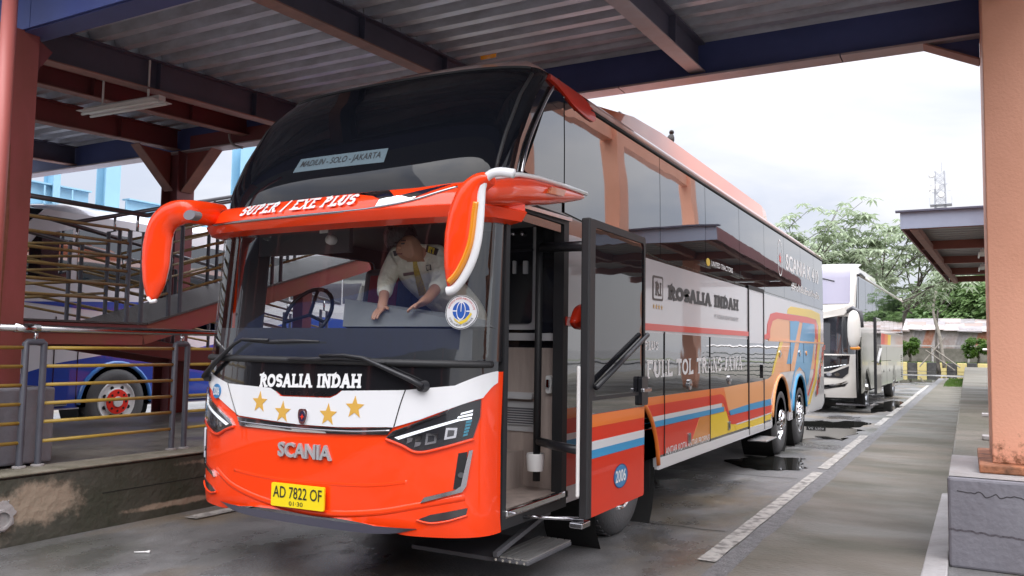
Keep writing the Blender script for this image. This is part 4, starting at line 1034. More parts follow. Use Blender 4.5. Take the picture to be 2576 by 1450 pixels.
# aircon housing
ac = []
for (y, h, w) in ((6.3, .02, .55), (6.9, .16, .78), (7.6, .24, .88), (8.4, .27, .9), (13.3, .27, .9), (13.75, .24, .88), (13.95, .05, .8)):
    ac.append([(BX - w, y, 3.62), (BX - w + .04, y, 3.66 + h * .8), (BX - w + .2, y, 3.68 + h), (BX + w - .2, y, 3.68 + h), (BX + w - .04, y, 3.66 + h * .8), (BX + w, y, 3.62)])
vs = [p for r in ac for p in r]
aco = mesh_obj('aircon_housing', vs, [(i * 6 + k, i * 6 + k + 1, (i + 1) * 6 + k + 1, (i + 1) * 6 + k) for i in range(len(ac) - 1) for k in range(5)] + [(0, 1, 2, 3, 4, 5), tuple(36 + k for k in range(6))], P_ACOR, bus, smooth='auto')
mesh_obj('aircon_lid', [(BX - .66, 7.7, 3.93), (BX + .66, 7.7, 3.93), (BX + .70, 13.2, 3.962), (BX - .70, 13.2, 3.962), (BX - .66, 7.7, 3.955), (BX + .66, 7.7, 3.955), (BX + .70, 13.2, 3.985), (BX - .70, 13.2, 3.985)], [(0, 1, 2, 3), (4, 5, 6, 7), (0, 1, 5, 4), (1, 2, 6, 5), (2, 3, 7, 6), (3, 0, 4, 7)], P_ROOF, aco)

# ------------------------------------------------------------------ livery on the door side
_lay = [0]
def liv(name, pts, m, res=None, lvl=1, thick=.002): return drape(name, pts, ssurf, m, bus, off=.0016 * lvl, thick=thick, res=(99, 99) if res is None else res)
# black lower panels (luggage doors), each its own pane
sm = [DY1 + .01, 6.30, 7.52, 9.10, 10.93]
def clip_arch(y0, y1, z0, z1):
    """rectangle y0..y1 x z0..z1 minus the wheel arches (arches only bite its lower edge)"""
    pts = []; N = max(2, int((y1 - y0) / .05))
    for k in range(N + 1):
        y = y0 + (y1 - y0) * k / N; z = z0
        for (yc, r, zc) in ARCH:
            if abs(y - yc) < r + .05: z = max(z, zc + math.sqrt(max(0, (r + .05) ** 2 - (y - yc) ** 2)))
        pts.append((y, min(z, z1 - .001)))
    return pts + [(y1, z1), (y0, z1)]
for i in range(4):
    liv('luggage_door', clip_arch(sm[i] + .006, sm[i + 1] - .006, 1.125, 1.705), M_SBLK, lvl=1)
liv('luggage_door', [(11.88, 1.155), (12.2, 1.165), (12.4, 1.20), (12.47, 1.25), (13.07, 1.70), (11.88, 1.70)], M_SBLK)
# stripes forward of the rear wheels
def stripe(name, y0, y1, z0, z1, m, lvl=1): liv(name, clip_arch(y0, y1, z0, z1), m, lvl=lvl)
stripe('orange_band', DY1 + .005, 10.93, .84, 1.123, P_ORS, 1)
stripe('lower_red_band', DY1 + .005, 9.10, .575, .842, P_RED, 1)
liv('yellow_field', [(9.1, .575), (10.93, .555), (10.93, .68), (10.2, .66), (9.95, .74), (9.85, .84), (9.1, .842)], P_YEL, lvl=1)
liv('orange_fade', [(8.35, .576), (9.099, .576), (9.099, .842), (8.7, .842)], paint('fade_orange', (.72, .25, .02)), lvl=2)
curve_r = [(DY1, 1.05), (7.2, 1.05), (9.55, 1.05), (9.70, 1.02), (9.80, .95), (9.88, .86), (9.97, .80), (10.08, .78), (12.42, .775), (12.40, .675), (10.2, .66), (10.02, .68), (9.9, .75), (9.78, .87), (9.66, .94), (9.5, .95), (DY1, .945)]
liv('red_wave', clip_arch(DY1 + .005, 7.4, .945, 1.05), P_RED, lvl=2)
liv('red_wave', [(7.4, 1.05)] + [p for p in smooth_path(curve_r[2:9], 4)] + [(12.36, .672), (10.2, .66)] + [p for p in smooth_path(curve_r[10:16], 4)] + [(7.4, .945)], P_RED, lvl=2)
stripe('white_stripe', DY1 + .005, 9.60, .90, .945, P_WHT, 3)
stripe('blue_stripe', DY1 + .005, 9.70, .845, .90, P_BLU, 3)
liv('peach_field', [(9.7, 1.123), (11.9, 1.155), (12.15, 1.155), (12.40, 1.2), (12.48, 1.25), (12.6, 1.33), (13.1, 1.70), (16.3, 1.70), (16.3, 1.24), (13.9, 1.24), (13.06, 1.235), (12.6, 1.08), (12.36, .88), (12.3, .78), (10.05, .785), (9.9, .86)], P_PEACH, lvl=1.5)
liv('blue_stripe', [(10.0, .78), (12.36, .782), (12.32, .87), (10.95, .862), (9.95, .84)], P_BLU, lvl=3)
liv('white_stripe', [(10.3, .645), (12.38, .66), (12.38, .675), (10.25, .66)], P_WHT, lvl=3)
liv('yellow_band', [(10.3, .555), (12.32, .565), (12.38, .655), (10.2, .64)], P_YEL, lvl=2)
# rear graphics
liv('yellow_slash', [(12.42, 1.21), (12.55, 1.25), (12.68, 1.36), (13.34, 1.74), (13.06, 1.72), (12.46, 1.28)], P_YEL, lvl=4)
liv('peach_upper', [(12.20, 1.72), (12.22, 1.9), (12.45, 2.06), (12.8, 2.095), (15.3, 2.10), (16.55, 2.08), (16.62, 1.72)], P_PEACH, lvl=1)
liv('red_hoop', [(12.08, 1.72), (12.13, 1.94), (12.36, 2.10), (12.76, 2.14), (13.57, 2.15), (15.51, 2.18), (16.45, 2.165), (16.68, 2.05), (16.7, 1.8), (16.4, 1.8), (16.38, 2.03), (15.4, 2.06), (13.5, 2.055), (12.85, 2.05), (12.5, 2.0), (12.33, 1.88), (12.30, 1.72)], P_RED, lvl=3)
liv('yellow_hoop', [(13.64, 2.16), (13.7, 2.24), (13.96, 2.29), (16.0, 2.33), (16.95, 2.30), (17.1, 2.1), (16.9, 1.4), (16.2, .99), (15.4, .64), (15.6, .62), (16.5, .98), (17.15, 1.4), (17.3, 2.0), (17.2, 2.36)] [:6] + [(16.95, 1.6), (16.75, 1.6), (16.8, 2.05), (16.5, 2.17), (15.5, 2.182)], P_YEL, lvl=2)
liv('blue_bar', [(13.85, 2.05), (14.28, 2.06), (14.30, 2.07), (14.72, 2.07), (14.25, 1.66), (13.95, 1.36), (13.55, 1.36), (13.85, 1.66)], P_BLU, lvl=4)
liv('blue_field', [(15.05, 2.065), (16.3, 2.075), (16.35, 1.85), (15.95, 1.36), (15.55, 1.0), (15.42, .8), (15.36, .62), (15.46, .50), (15.40, .9), (15.2, 1.12), (14.9, 1.22)] [:5] + [(15.41, .95), (15.2, 1.19), (14.68, 1.30), (14.3, 1.22), (13.98, .98), (13.87, .90), (13.84, .79), (13.95, .98), (14.6, 1.6)], P_BLU, lvl=3.5)
liv('blue_strip', [(13.82, .79), (13.96, .79), (13.97, .86), (13.82, .92)], P_BLU, lvl=5)
liv('red_line', [(16.62, 1.8), (16.72, 1.8), (16.3, 1.12), (15.55, .77), (15.48, .80), (16.15, 1.13)], P_RED, lvl=4)
liv('yellow_line', [(16.76, 1.8), (16.98, 1.8), (16.55, 1.05), (15.75, .62), (15.5, .62), (16.3, 1.05)], P_YEL, lvl=2.6)
rnd = random.Random(3)
for k in range(9):     # chequered flash at the tail
    y = 16.35 + k * .115; z = .72 + k * .105
    for j in range(3):
        liv('flash_check', [(y + j * .11, z + j * .02), (y + j * .11 + .105, z + j * .02), (y + j * .11 + .12, z + j * .02 + .10), (y + j * .11 + .015, z + j * .02 + .10)], P_RED if (k + j) % 3 else P_BLK, lvl=4)
# red moulding
for (a, b) in ((DY1 + .01, 10.92), (11.87, 12.25)):
    drape('red_moulding', [(a, 1.712), (b, 1.712 + .035 * (b - 7) / 4), (b, 1.775 + .03 * (b - 7) / 4), (a, 1.775)], ssurf, P_RED, bus, off=.012, thick=.014)
drape('side_moulding', [(12.2, 1.70), (YE - .02, 1.72), (YE - .02, 1.745), (12.2, 1.735)], ssurf, P_PEACH, bus, off=.010, thick=.012)
# sill
for (a, b) in ((7.34, 10.95), (11.0, 12.32)):
    drape('sill', [(a, .455), (b, .455), (b, .545), (a, .56)], ssurf, P_WHT, bus, off=.012, thick=.016)
for (a, b) in ((7.36, 12.3),): drape('sill_gap', [(a, .548), (b, .545), (b, .578), (a, .580)], ssurf, P_BLK, bus, off=.004, thick=.004)
liv('tail_white', [(15.45, .47), (17.0, .47), (17.4, .6), (17.4, .8), (16.6, .98), (15.7, .60)], P_WHT, lvl=2)
# wheel arch trims
for (yc, r, zc), m in zip(ARCH, (P_ORS, P_PEACH, P_BLU)):
    MB().tube([(SXS + .004, y, z) for y, z in arch_pts(yc, r + .025, zc, z0=.5 if yc < 7 else .60, n=20)], .026, 8).build('arch_trim', m, bus, smooth=True)
    MB().lathe([(r, 0), (r, -.45)], (SXS - .02, yc, zc), 'x', 40).build('wheel_well', mat('wheel_well', (.012, .012, .012), .9), bus, smooth=True)
# handles, keyholes
for (y, z) in ((8.32, 1.20), (9.94, 1.205), (13.0, 1.52), (14.69, 1.53)):
    h = drape('flap_handle', circle(y, z, .055, .055, 20), ssurf, mat('handle_metal', (.5, .49, .5), .25, metal=.9), bus, off=.018, thick=.02)
    drape('flap_lever', [(y - .04, z - .012), (y + .04, z - .012), (y + .04, z + .012), (y - .04, z + .012)], ssurf, M_CHR, h, off=.028, thick=.012)
for (y, z) in ((8.31, .66), (9.92, .665)):
    h = drape('side_marker', round_poly([(y - .05, z - .05), (y + .05, z - .05), (y + .05, z + .05), (y - .05, z + .05)], .015), ssurf, mat('handle_metal', (.5, .49, .5), .25, metal=.9), bus, off=.012, thick=.012)
    drape('marker_lens', [(y - .032, z - .032), (y + .032, z - .032), (y + .032, z + .03), (y - .032, z + .03)], ssurf, P_BLK, h, off=.014, thick=.003)
drape('side_marker', circle(15.35, 1.53, .045, n=12), ssurf, M_AMB, bus, off=.02, thick=.02)
# vertical seams
for (y, z0, z1) in ((7.52, .56, 1.72), (9.10, .55, 1.70), (13.86, 1.24, 1.70), (15.1, 1.36, 1.70)):
    drape('panel_gap', [(y - .004, z0), (y + .004, z0), (y + .004, z1), (y - .004, z1)], ssurf, P_BLK, bus, off=.0105, thick=.01)
# middle door
md = drape('rear_door', [(10.96, .47), (11.86, .47), (11.86, 2.37), (10.96, 2.37)], ssurf, P_SIL, bus, off=.0045, thick=.01)
liv('door_black', [(11.0, 1.14), (11.83, 1.15), (11.83, 1.66), (11.0, 1.66)], M_SBLK, lvl=4)
liv('door_peach', [(11.0, .865), (11.83, .87), (11.83, 1.148), (11.0, 1.138)], P_PEACH, lvl=4)
liv('door_blue', [(11.0, .782), (11.83, .782), (11.83, .868), (11.0, .863)], P_BLU, lvl=4)
liv('door_red', [(11.0, .665), (11.83, .67), (11.83, .78), (11.0, .78)], P_RED, lvl=4)
liv('door_yellow', [(11.0, .56), (11.83, .56), (11.83, .65), (11.0, .645)], P_YEL, lvl=4)
for (y0, y1) in ((10.925, 10.965), (11.845, 11.88)):
    drape('door_seal', [(y0, .47), (y1, .47), (y1, 2.40), (y0, 2.40)], ssurf, M_RUB, md, off=.013, thick=.015)
drape('door_seal', [(10.925, 2.37), (11.88, 2.37), (11.88, 2.42), (10.925, 2.42)], ssurf, M_RUB, md, off=.014, thick=.016)
drape('door_handle', round_poly([(11.70, 1.18), (11.82, 1.18), (11.82, 1.38), (11.70, 1.38)], .03), ssurf, P_BLK, md, off=.03, thick=.03)
MB().box(SXS - .05, SXS + .2, 11.1, 11.75, .37, .39).build('folding_step', mat('step_metal', (.45, .45, .45), .35, metal=.9), bus, bevel=.008)

# side lettering
lettering('company_lettering', serif('ROSALIA INDAH', .32, .46, .18), ssurf, M_INK, bus, 7.62, 10.42, 2.02, 2.20, off=.003, rise=.02)
lg = drape('company_logo', round_poly([(7.18, 2.0), (7.48, 2.005), (7.48, 2.235), (7.18, 2.23)], .03), ssurf, mat('logo_bronze', (.05, .035, .03), .4), bus, off=.0028, thick=.002)
drape('logo_field', round_poly([(7.21, 2.02), (7.45, 2.025), (7.45, 2.215), (7.21, 2.21)], .025), ssurf, P_SIL, lg, off=.0044, thick=.001)
lettering('logo_letters', serif('RI', .26, .4, .15), ssurf, MATS['logo_bronze'], lg, 7.24, 7.42, 2.04, 2.195, off=.006)
for k in range(4): drape('small_star', star(7.22 + k * .075, 1.945, .028), ssurf, M_STAR, bus, off=.003, thick=.001)
lettering('operator_lettering', sans('PT. ROSALIA INDAH TRANSPORT'), ssurf, mat('grey_vinyl', (.25, .25, .26), .5), bus, 9.3, 10.42, 1.915, 1.965, off=.003)
lettering('route_lettering', serif('FULL TOL TRANS JAWA', .20, .38, .07, thin=.09), ssurf, M_WINK, bus, 7.02, 10.6, 1.285, 1.475, off=.0035, rise=.03)
lettering('route_lettering', serif('PLUS', .20, .38, .07, thin=.09), ssurf, M_WINK, bus, 6.96, 7.34, 1.545, 1.635, off=.0035)
lettering('service_lettering', sans('ANTAR KOTA ANTAR PROPINSI', .01), ssurf, M_WINK, bus, 7.56, 9.08, .565, .635, off=.006)
lettering('hashtag_lettering', sans('#HoloBisEnakNgeBis', .02), ssurf, M_WINK, bus, 14.0, 16.9, 2.53, 2.70, off=.007)
lettering('model_lettering', sans('SCANIA K 410', .025), ssurf, M_WINK, bus, 13.55, 16.85, 2.86, 3.12, off=.007)
flat('griffin_roundel', ring(13.1, 3.0, .19, .175, 1.5), ssurf, M_WINK, bus, .007)
drape('griffin_figure', star(13.1, 2.98, .1, 6), ssurf, P_RED, bus, off=.007, thick=.001)
lettering('dealer_lettering', sans('UNITED TRACTORS', .012), ssurf, M_WINK, bus, 9.15, 10.12, 2.50, 2.56, off=.007)
drape('dealer_logo', circle(9.02, 2.53, .075, .045), ssurf, mat('dealer_yellow', (.7, .48, .03), .4), bus, off=.007, thick=.001)

# ------------------------------------------------------------------ wheels
def wheel(x, y, z, r, par, rimm, hubm, dual=False, sgn=1, dish=1):
    w = tag(empty('wheel', (x, y, z)), None); w.parent = par; w.matrix_parent_inverse = pinv(par)
    def L(prof, name, m, n=40, sm='auto'):
        b = MB(); b.lathe([(q[0] * r, q[1]) for q in prof], (0, 0, 0), 'x', n, sgn); o = b.build(name, m, None, smooth=sm); o.parent = w; return o
    L([(.56, -.02), (.60, .0), (.78, .012), (.90, .0), (.965, -.03), (1.0, -.07), (1.0, -.25), (.9, -.29), (.56, -.29)], 'tyre', M_TYRE, 56)
    t = MB()
    for k in range(44):
        a = 2 * math.pi * k / 44; M = Matrix.Rotation(a, 4, 'X') @ Matrix.Translation((-.16 * sgn, 0, r * 1.0)); t.boxm(M, .2, .028, .014)
    q = t.build('tread', M_TYRE); q.parent = w
    if dish: prof = [(.60, -.01), (.57, -.002), (.54, -.012), (.52, -.05), (.46, -.062), (.34, -.03), (.31, .02), (.22, .03), (.20, .055), (.12, .07), (.0, .072)]
    else: prof = [(.62, .0), (.60, .014), (.57, .012), (.54, -.004), (.50, -.010), (.40, -.004), (.38, .02), (.16, .025), (.15, .05), (.0, .052)]
    rim = L(prof, 'rim', rimm, 40)
    for k in range(8):
        a = 2 * math.pi * (k + .5) / 8; c = (.43 * r * math.cos(a), .43 * r * math.sin(a)); e = .058 * r if dish else .06 * r
        ring_ = [((-.040 if dish else .0) * sgn, c[0] + e * math.cos(q), c[1] + e * math.sin(q)) for q in [2 * math.pi * j / 10 for j in range(10)]]
        q = MB().add(ring_, [tuple(range(10))]).build('rim_hole', mat('hole_dark', (.01, .01, .01), .9)); q.parent = w
    if hubm:
        h = L([(.37, .012), (.36, .03), (.16, .034)], 'hub_disc', hubm, 32)
        for k in range(8):
            a = 2 * math.pi * k / 8; b = MB(); b.lathe([(.0, .004), (.035 * r, .004), (.035 * r, 0)], (.036 * sgn, .27 * r * math.cos(a), .27 * r * math.sin(a)), 'x', 8, sgn); q = b.build('nut', mat('hole_dark', (.01, .01, .01), .9)); q.parent = w
    else:
        for k in range(10):
            a = 2 * math.pi * k / 10; b = MB(); b.lathe([(0, .03), (.03 * r, .03), (.035 * r, 0)], (.02 * sgn, .26 * r * math.cos(a), .26 * r * math.sin(a)), 'x', 8, sgn); q = b.build('nut', M_CHR, None, smooth='auto'); q.parent = w
    return w
M_ALU = mat('polished_alloy', (.62, .62, .63), .14, metal=1.0)
wheel(-2.56, 6.62, .5, .505, bus, M_ALU, None)
wheel(-2.505, 13.08, .51, .515, bus, M_ALU, None)
wheel(-2.505, 14.68, .51, .515, bus, M_ALU, None, dish=0)
wheel(-4.83, 6.62, .5, .505, bus, M_ALU, None, sgn=-1)
wheel(-4.83, 13.08, .5, .505, bus, M_ALU, None, sgn=-1)
MB().box(-4.6, -2.75, 7.4, 12.3, .40, .95).build('chassis', mat('chassis_black', (.012, .012, .013), .8), bus)
MB().box(-4.85, -2.52, 15.5, 17.3, .48, .9).build('chassis', MATS['chassis_black'], bus)
MB().box(-4.6, -2.80, 4.6, 6.0, .36, .5).build('chassis', MATS['chassis_black'], bus)
# front mudguard behind the wheel, mud flap
MB().box(-2.95, -2.56, 7.30, 7.33, .14, .8).build('mud_flap', M_RUB, bus)
# ------------------------------------------------------------------ open front door, standing out parallel to the side
DX = -2.12
dsurf = lambda y, z, o: (DX + o, y, z)
def DP(pts, x=DX): return [tuple(onx(u, v, x)[1:]) for u, v in pts]
A_, B_, C_, D_ = DP([(1490, 562), (1620, 592), (1622, 1255), (1482, 1300)])
dw0, dw1 = (A_[0] + D_[0]) / 2, (B_[0] + C_[0]) / 2; dz0, dz1 = .475, 2.385
door = drape('front_door', round_poly([(dw0, dz0), (dw1, dz0), (dw1, dz1), (dw0, dz1)], .03), dsurf, P_RED, bus, off=0, thick=.05,
             holes=[round_poly([(dw0 + .05, 1.24), (dw1 - .03, 1.24), (dw1 - .03, 2.345), (dw0 + .05, 2.345)], .04)])
def zpx(u, v): return float(onx(u, v, DX)[2])
drape('door_orange_band', [(dw0, 1.125), (dw1, 1.125), (dw1, 1.045), (dw0, 1.045)], dsurf, P_ORS, door, off=.002, thick=.002)
drape('door_white_band', [(dw0, .955), (dw1, .955), (dw1, .90), (dw0, .90)], dsurf, P_WHT, door, off=.002, thick=.002)
drape('door_blue_band', [(dw0, .90), (dw1, .90), (dw1, .845), (dw0, .845)], dsurf, P_BLU, door, off=.002, thick=.002)
drape('door_black_panel', [(dw0 + .012, 1.128), (dw1 - .005, 1.128), (dw1 - .005, 1.245), (dw0 + .012, 1.245)], dsurf, M_SBLK, door, off=.003, thick=.003)
drape('door_pane', round_poly([(dw0 + .045, 1.235), (dw1 - .025, 1.235), (dw1 - .025, 2.35), (dw0 + .045, 2.35)], .04), dsurf, mat('dark_door_glass', (.012, .012, .015), .02, ior=1.75, bump=(1.6, .05, 2, .05)), door, off=-.004, thick=.0)
fr = round_poly([(dw0 - .004, 1.215), (dw1 + .004, 1.215), (dw1 + .004, dz1 + .01), (dw0 - .004, dz1 + .01)], .03)
drape('door_frame', fr, dsurf, M_RUB, door, off=.005, thick=.06, holes=[round_poly([(dw0 + .05, 1.24), (dw1 - .03, 1.24), (dw1 - .03, 2.345), (dw0 + .05, 2.345)], .04)])
MB().box(DX - .05, DX + .012, dw0 - .06, dw0 + .012, dz0 + .0, dz1 + .01).build('door_post', M_RUB, door, bevel=.01)
MB().box(DX - .04, DX - .02, dw0 - .135, dw0 - .105, .62, 1.44).build('edge_guard', M_WHITE, door, bevel=.01)
MB().tube([(DX + .03, dw0 + .02, 1.30), (DX + .03, dw1 - .02, 1.66)], .019, 10).build('grab_bar', M_BLACK, door, smooth=True)
ha, hb = dw1 - .13, dw1 - .0
dh = drape('door_handle', round_poly([(ha, 1.14), (hb, 1.14), (hb, 1.35), (ha, 1.35)], .02), dsurf, M_BLACK, door, off=.03, thick=.03)
MB().box(DX + .02, DX + .05, ha - .01, hb + .03, 1.235, 1.265).build('lever', M_CHRD, dh, bevel=.006)
fb_ = drape('fleet_number_badge', circle((dw0 + dw1) / 2 + .03, .675, .125, .078), dsurf, MATS['badge_blue'], door, off=.003, thick=.003)
flat('badge_edge', ring((dw0 + dw1) / 2 + .03, .675, .131, .122, .63), dsurf, mat('badge_navy', (.01, .04, .14), .4), door, .0045)
lettering('fleet_number', sans('2006', .02), dsurf, M_WINK, door, (dw0 + dw1) / 2 - .07, (dw0 + dw1) / 2 + .12, .635, .72, off=.005)
# door arms
MB().tube([(-2.62, 5.18, 2.26), (-2.40, 5.10, 2.245), (DX - .06, dw0 + .02, 2.22)], .035, 10).build('door_arm', M_BLACK, bus, smooth=True)
MB().tube([(-2.62, 5.18, .90), (-2.42, 5.02, .90), (DX - .06, dw0 - .02, .90)], .03, 10).build('door_arm', M_BLACK, bus, smooth=True)
MB().tube([(-2.5, 4.72, .475), (DX - .03, dw0 - .02, .47)], .012, 8).build('door_stay', M_CHRD, bus, smooth=True)
MB().box(DX - .09, DX + .0, dw0 - .11, dw0 + .02, .425, .46).build('hinge_block', M_CHRD, bus, bevel=.006)

# ------------------------------------------------------------------ doorway and stairwell
M_WOOD = mat('wood_grain_laminate', (.46, .38, .34), .45, var=(9, (.28, .23, .21), .9), stretch=(1, 1, .12))
M_GREY = mat('grey_trim', (.48, .48, .49), .45)
M_DGREY = mat('dark_grey_trim', (.10, .10, .11), .5)
M_NAVYI = mat('dark_cabinet', (.012, .013, .018), .25, coat=.4)
dfp = [(DY0 - .03, .44), (DY1 + .05, .44), (DY1 + .05, 2.50), (DY0 - .03, 2.50)]
drape('door_surround', dfp, ssurf, M_RUB, bus, off=.006, thick=.08, holes=[[(DY0 + .02, .50), (DY1 - .03, .50), (DY1 - .03, 2.43), (DY0 + .02, 2.43)]])
drape('drip_rail', [(DY0 - .02, 2.44), (DY1 + .05, 2.46), (DY1 + .05, 2.485), (DY0 - .02, 2.465)], ssurf, M_CHRD, bus, off=.03, thick=.03)
MB().box(-3.6, -2.50, DY0 - .02, 5.40, .50, .545).build('door_step', M_WOOD, bus)
MB().box(-2.52, -2.475, DY0 + .0, DY1, .515, .555).build('step_nosing', M_CHR, bus, bevel=.008)
MB().box(-3.6, -2.86, DY0 - .0, 5.40, .545, .80).build('door_step', M_WOOD, bus)
MB().box(-2.862, -2.83, DY0, 5.0, .765, .805).build('step_nosing', M_GREY, bus, bevel=.006)
MB().box(-3.6, -3.1, 4.46, 5.40, .80, 1.05).build('door_step', M_WOOD, bus)
MB().box(-3.6, -2.52, 5.40, 5.46, .50, 1.55).build('bulkhead', M_WOOD, bus)
def Q(u, v, y=5.39): p = ony(u, v, y); return (p[0], p[2])
bsurf = lambda a, b, o: (a, 5.40 - o, b)
def QB(name, x0, y0, x1, y1, m, off, par=bus, thick=None, r=.015):
    a, b = Q(x0, y0), Q(x1, y1)
    return drape(name, round_poly([(a[0], b[1]), (b[0], b[1]), (b[0], a[1]), (a[0], a[1])], r, 3), bsurf, m, par, off=off, thick=thick or off + .005)
QB('ledge', 1262, 985, 1345, 1005, M_GREY, .05)
QB('vent_panel', 1262, 1008, 1350, 1088, M_GREY, .012)
vp = QB('ribbed_panel', 1266, 1022, 1343, 1070, M_DGREY, .022)
for k in range(8): QB('rib', 1266, 1023 + k * 6, 1343, 1026 + k * 6, M_GREY, .026, vp, .004, .001)
MB().box(-3.6, -2.52, 5.42, 5.50, 1.55, 2.6).build('bulkhead', M_NAVYI, bus)
QB('ledge', 1262, 838, 1405, 858, M_GREY, .03)
QB('cabinet_frame', 1262, 545, 1352, 830, M_GREY, .02, r=.03)
cb = QB('cabinet', 1262, 520, 1340, 815, M_NAVYI, .032, r=.03)
QB('cabinet_gap', 1262, 631, 1345, 633, M_BLACK, .035, cb, .004, .001)
QB('latch', 1322, 658, 1332, 690, M_GREY, .05, cb, .02, .004)
QB('latch', 1296, 658, 1302, 690, M_GREY, .05, cb, .02, .004)
for u in (1320, 1297):
    p = Q(u, 590); MB().lathe([(0, .0), (.02, .0), (.018, .03), (0, .035)], (p[0], 5.37, p[1]), 'y', 12, -1).build('hook', M_CHRD, bus, smooth=True)
MB().box(-2.60, -2.53, 5.37, 5.40, .55, 2.4).build('bulkhead_edge', M_WOOD, bus)
sw = QB('switch_box', 1376, 945, 1390, 990, M_WHITE, .03)
QB('switch_knob', 1380, 955, 1386, 975, M_CHRD, .05, sw, .02, .004)
MB().tube([(-2.66, 5.22, .62), (-2.66, 5.22, 2.45)], .026, 12).build('grab_pole', M_RUB, bus, smooth=True)
cpz = MB().lathe([(.0, 0), (.055, 0), (.065, .10), (.06, .12)], (-2.64, 5.16, .70), 'z', 20).build('cup_holder', M_WHITE, bus, smooth='auto')
# retractable boarding step
stp = MB(); a, b, c, d = onz(1250, 1392, .24), onz(1355, 1345, .24), onz(1432, 1358, .24), onz(1325, 1413, .24)
xs0, xs1 = (a[0] + b[0]) / 2, (c[0] + d[0]) / 2; ys0, ys1 = (a[1] + d[1]) / 2, (b[1] + c[1]) / 2
M_ALST = mat('step_aluminium', (.55, .54, .53), .35, metal=.8, bump=(30, .2))
bst = MB().box(xs0, xs1, ys0, ys1, .20, .226).build('boarding_step', M_DGREY, bus, bevel=.006)
for k in range(5):
    xa = xs0 + (xs1 - xs0) * (k + .06) / 5; xb_ = xs0 + (xs1 - xs0) * (k + .84) / 5
    MB().box(xa, xb_, ys0, ys1, .227, .236).build('tread_strip', M_ALST, bst)
for k in range(5): MB().lathe([(0, .004), (.009, .004), (.009, 0)], (xs0 + (xs1 - xs0) * (k + .5) / 5, ys0, .212), 'y', 8, -1).build('bolt', M_CHR, bst)
MB().box(-3.3, xs0, ys0 + .02, ys1 - .02, .19, .215).build('step_slide', M_DGREY, bst)
MB().bar((-2.6, 4.55, .26), (-2.6, 5.3, .40), .03, .03).build('step_bracket', M_DGREY, bst)

# ------------------------------------------------------------------ cab
MB().box(-4.86, -3.62, 4.35, 6.6, 1.00, 1.05).build('cab_floor', M_DGREY, bus)
MB().box(-4.86, -2.54, 6.6, 6.64, 1.05, 2.6).build('cab_rear_wall', mat('cab_wall', (.06, .06, .065), .6), bus)
MB().box(-4.86, -2.54, 4.40, 6.6, 2.44, 2.47).build('cab_ceiling', mat('cab_ceiling_grey', (.16, .16, .165), .6), bus)
MB().box(-3.62, -2.56, 5.46, 6.6, 1.00, 1.05).build('cab_floor', M_DGREY, bus)
# dash
dv = []
for s in np.linspace(-.95, .93, 25):
    p = fsurf(s * HW0, 1.46, -.03); q = fsurf(s * HW0, 1.655, -.045)
    dv += [(p[0], p[1], 1.30), (q[0], q[1], 1.655), (q[0], q[1] + .42, 1.665), (q[0], q[1] + .45, 1.3)]
mesh_obj('dashboard', dv, [(4 * i + k, 4 * i + 4 + k, 4 * i + 5 + k, 4 * i + 1 + k) for i in range(24) for k in range(3)], mat('dash_dark', (.022, .023, .03), .5), bus, smooth='auto')
# pale sloping cover on the dash top
def W_(u, v, y): p = ony(u, v, y); return tuple(p)
cv = [W_(862, 822, 4.28), W_(1236, 822, 4.30), W_(1228, 806, 4.42), W_(1110, 786, 4.44), W_(868, 752, 4.40)]
n5 = len(cv); cv2 = [(p[0], p[1] + .10, p[2] - .02) for p in cv]
mesh_obj('dash_cover', cv + cv2, [tuple(range(n5)), tuple(range(2 * n5 - 1, n5 - 1, -1))] + [(i, (i + 1) % n5, n5 + (i + 1) % n5, n5 + i) for i in range(n5)], mat('pale_grey_cloth', (.12, .125, .13), .8, var=(3, (.17, .175, .18), .7)), bus)
# steering wheel and driver seat
sc_ = Vector(W_(775, 790, 4.75)); M = Matrix.Translation(sc_) @ Matrix.Rotation(R_(62), 4, 'X')
tb = MB(); tb.tube([tuple(M @ Vector((.22 * math.cos(t), .22 * math.sin(t), 0))) for t in [2 * math.pi * k / 28 for k in range(29)]], .016, 8)
stw = tb.build('steering_wheel', M_BLACK, bus, smooth=True)
for t in (200, 340, 90): MB().tube([tuple(M @ Vector((0, 0, -.02))), tuple(M @ Vector((.22 * math.cos(R_(t)), .22 * math.sin(R_(t)), 0)))], .014, 6).build('spoke', M_BLACK, stw)
def seat(x, y, zf, m1, m2):
    b = MB(); b.box(x - .24, x + .24, y - .2, y + .28, zf + .32, zf + .46); so = b.build('driver_seat', m1, bus, bevel=.04)
    MB().boxm(Matrix.Translation((x, y + .3, zf + .80)) @ Matrix.Rotation(R_(-8), 4, 'X'), .47, .12, .72).build('backrest', m1, so, bevel=.05)
    MB().boxm(Matrix.Translation((x, y + .24, zf + .80)) @ Matrix.Rotation(R_(-8), 4, 'X'), .30, .03, .6).build('seat_trim', m2, so, bevel=.01)
    MB().box(x - .15, x + .15, y - .1, y + .2, zf, zf + .32).build('seat_base', M_BLACK, so)
seat(-4.35, 5.35, 1.05, M_DGREY, mat('seat_red', (.42, .02, .03), .6))
seat(-3.55, 5.95, 1.05, MATS['seat_red'], M_DGREY)
# roof console items
cw = W_(815, 578, 4.35); MB().boxm(Matrix.Translation(cw), .07, .01, .05).build('windscreen_label', M_WHITE, bus)
cw = W_(826, 603, 4.40); MB().lathe([(0, .0), (.03, .0), (.036, .03), (.03, .06)], cw, 'y', 16).build('dash_camera', M_WHITE, bus, smooth=True)
MB().box(-4.80, -3.9, 4.62, 4.66, 2.22, 2.43).build('sun_blind', M_DGREY, bus)

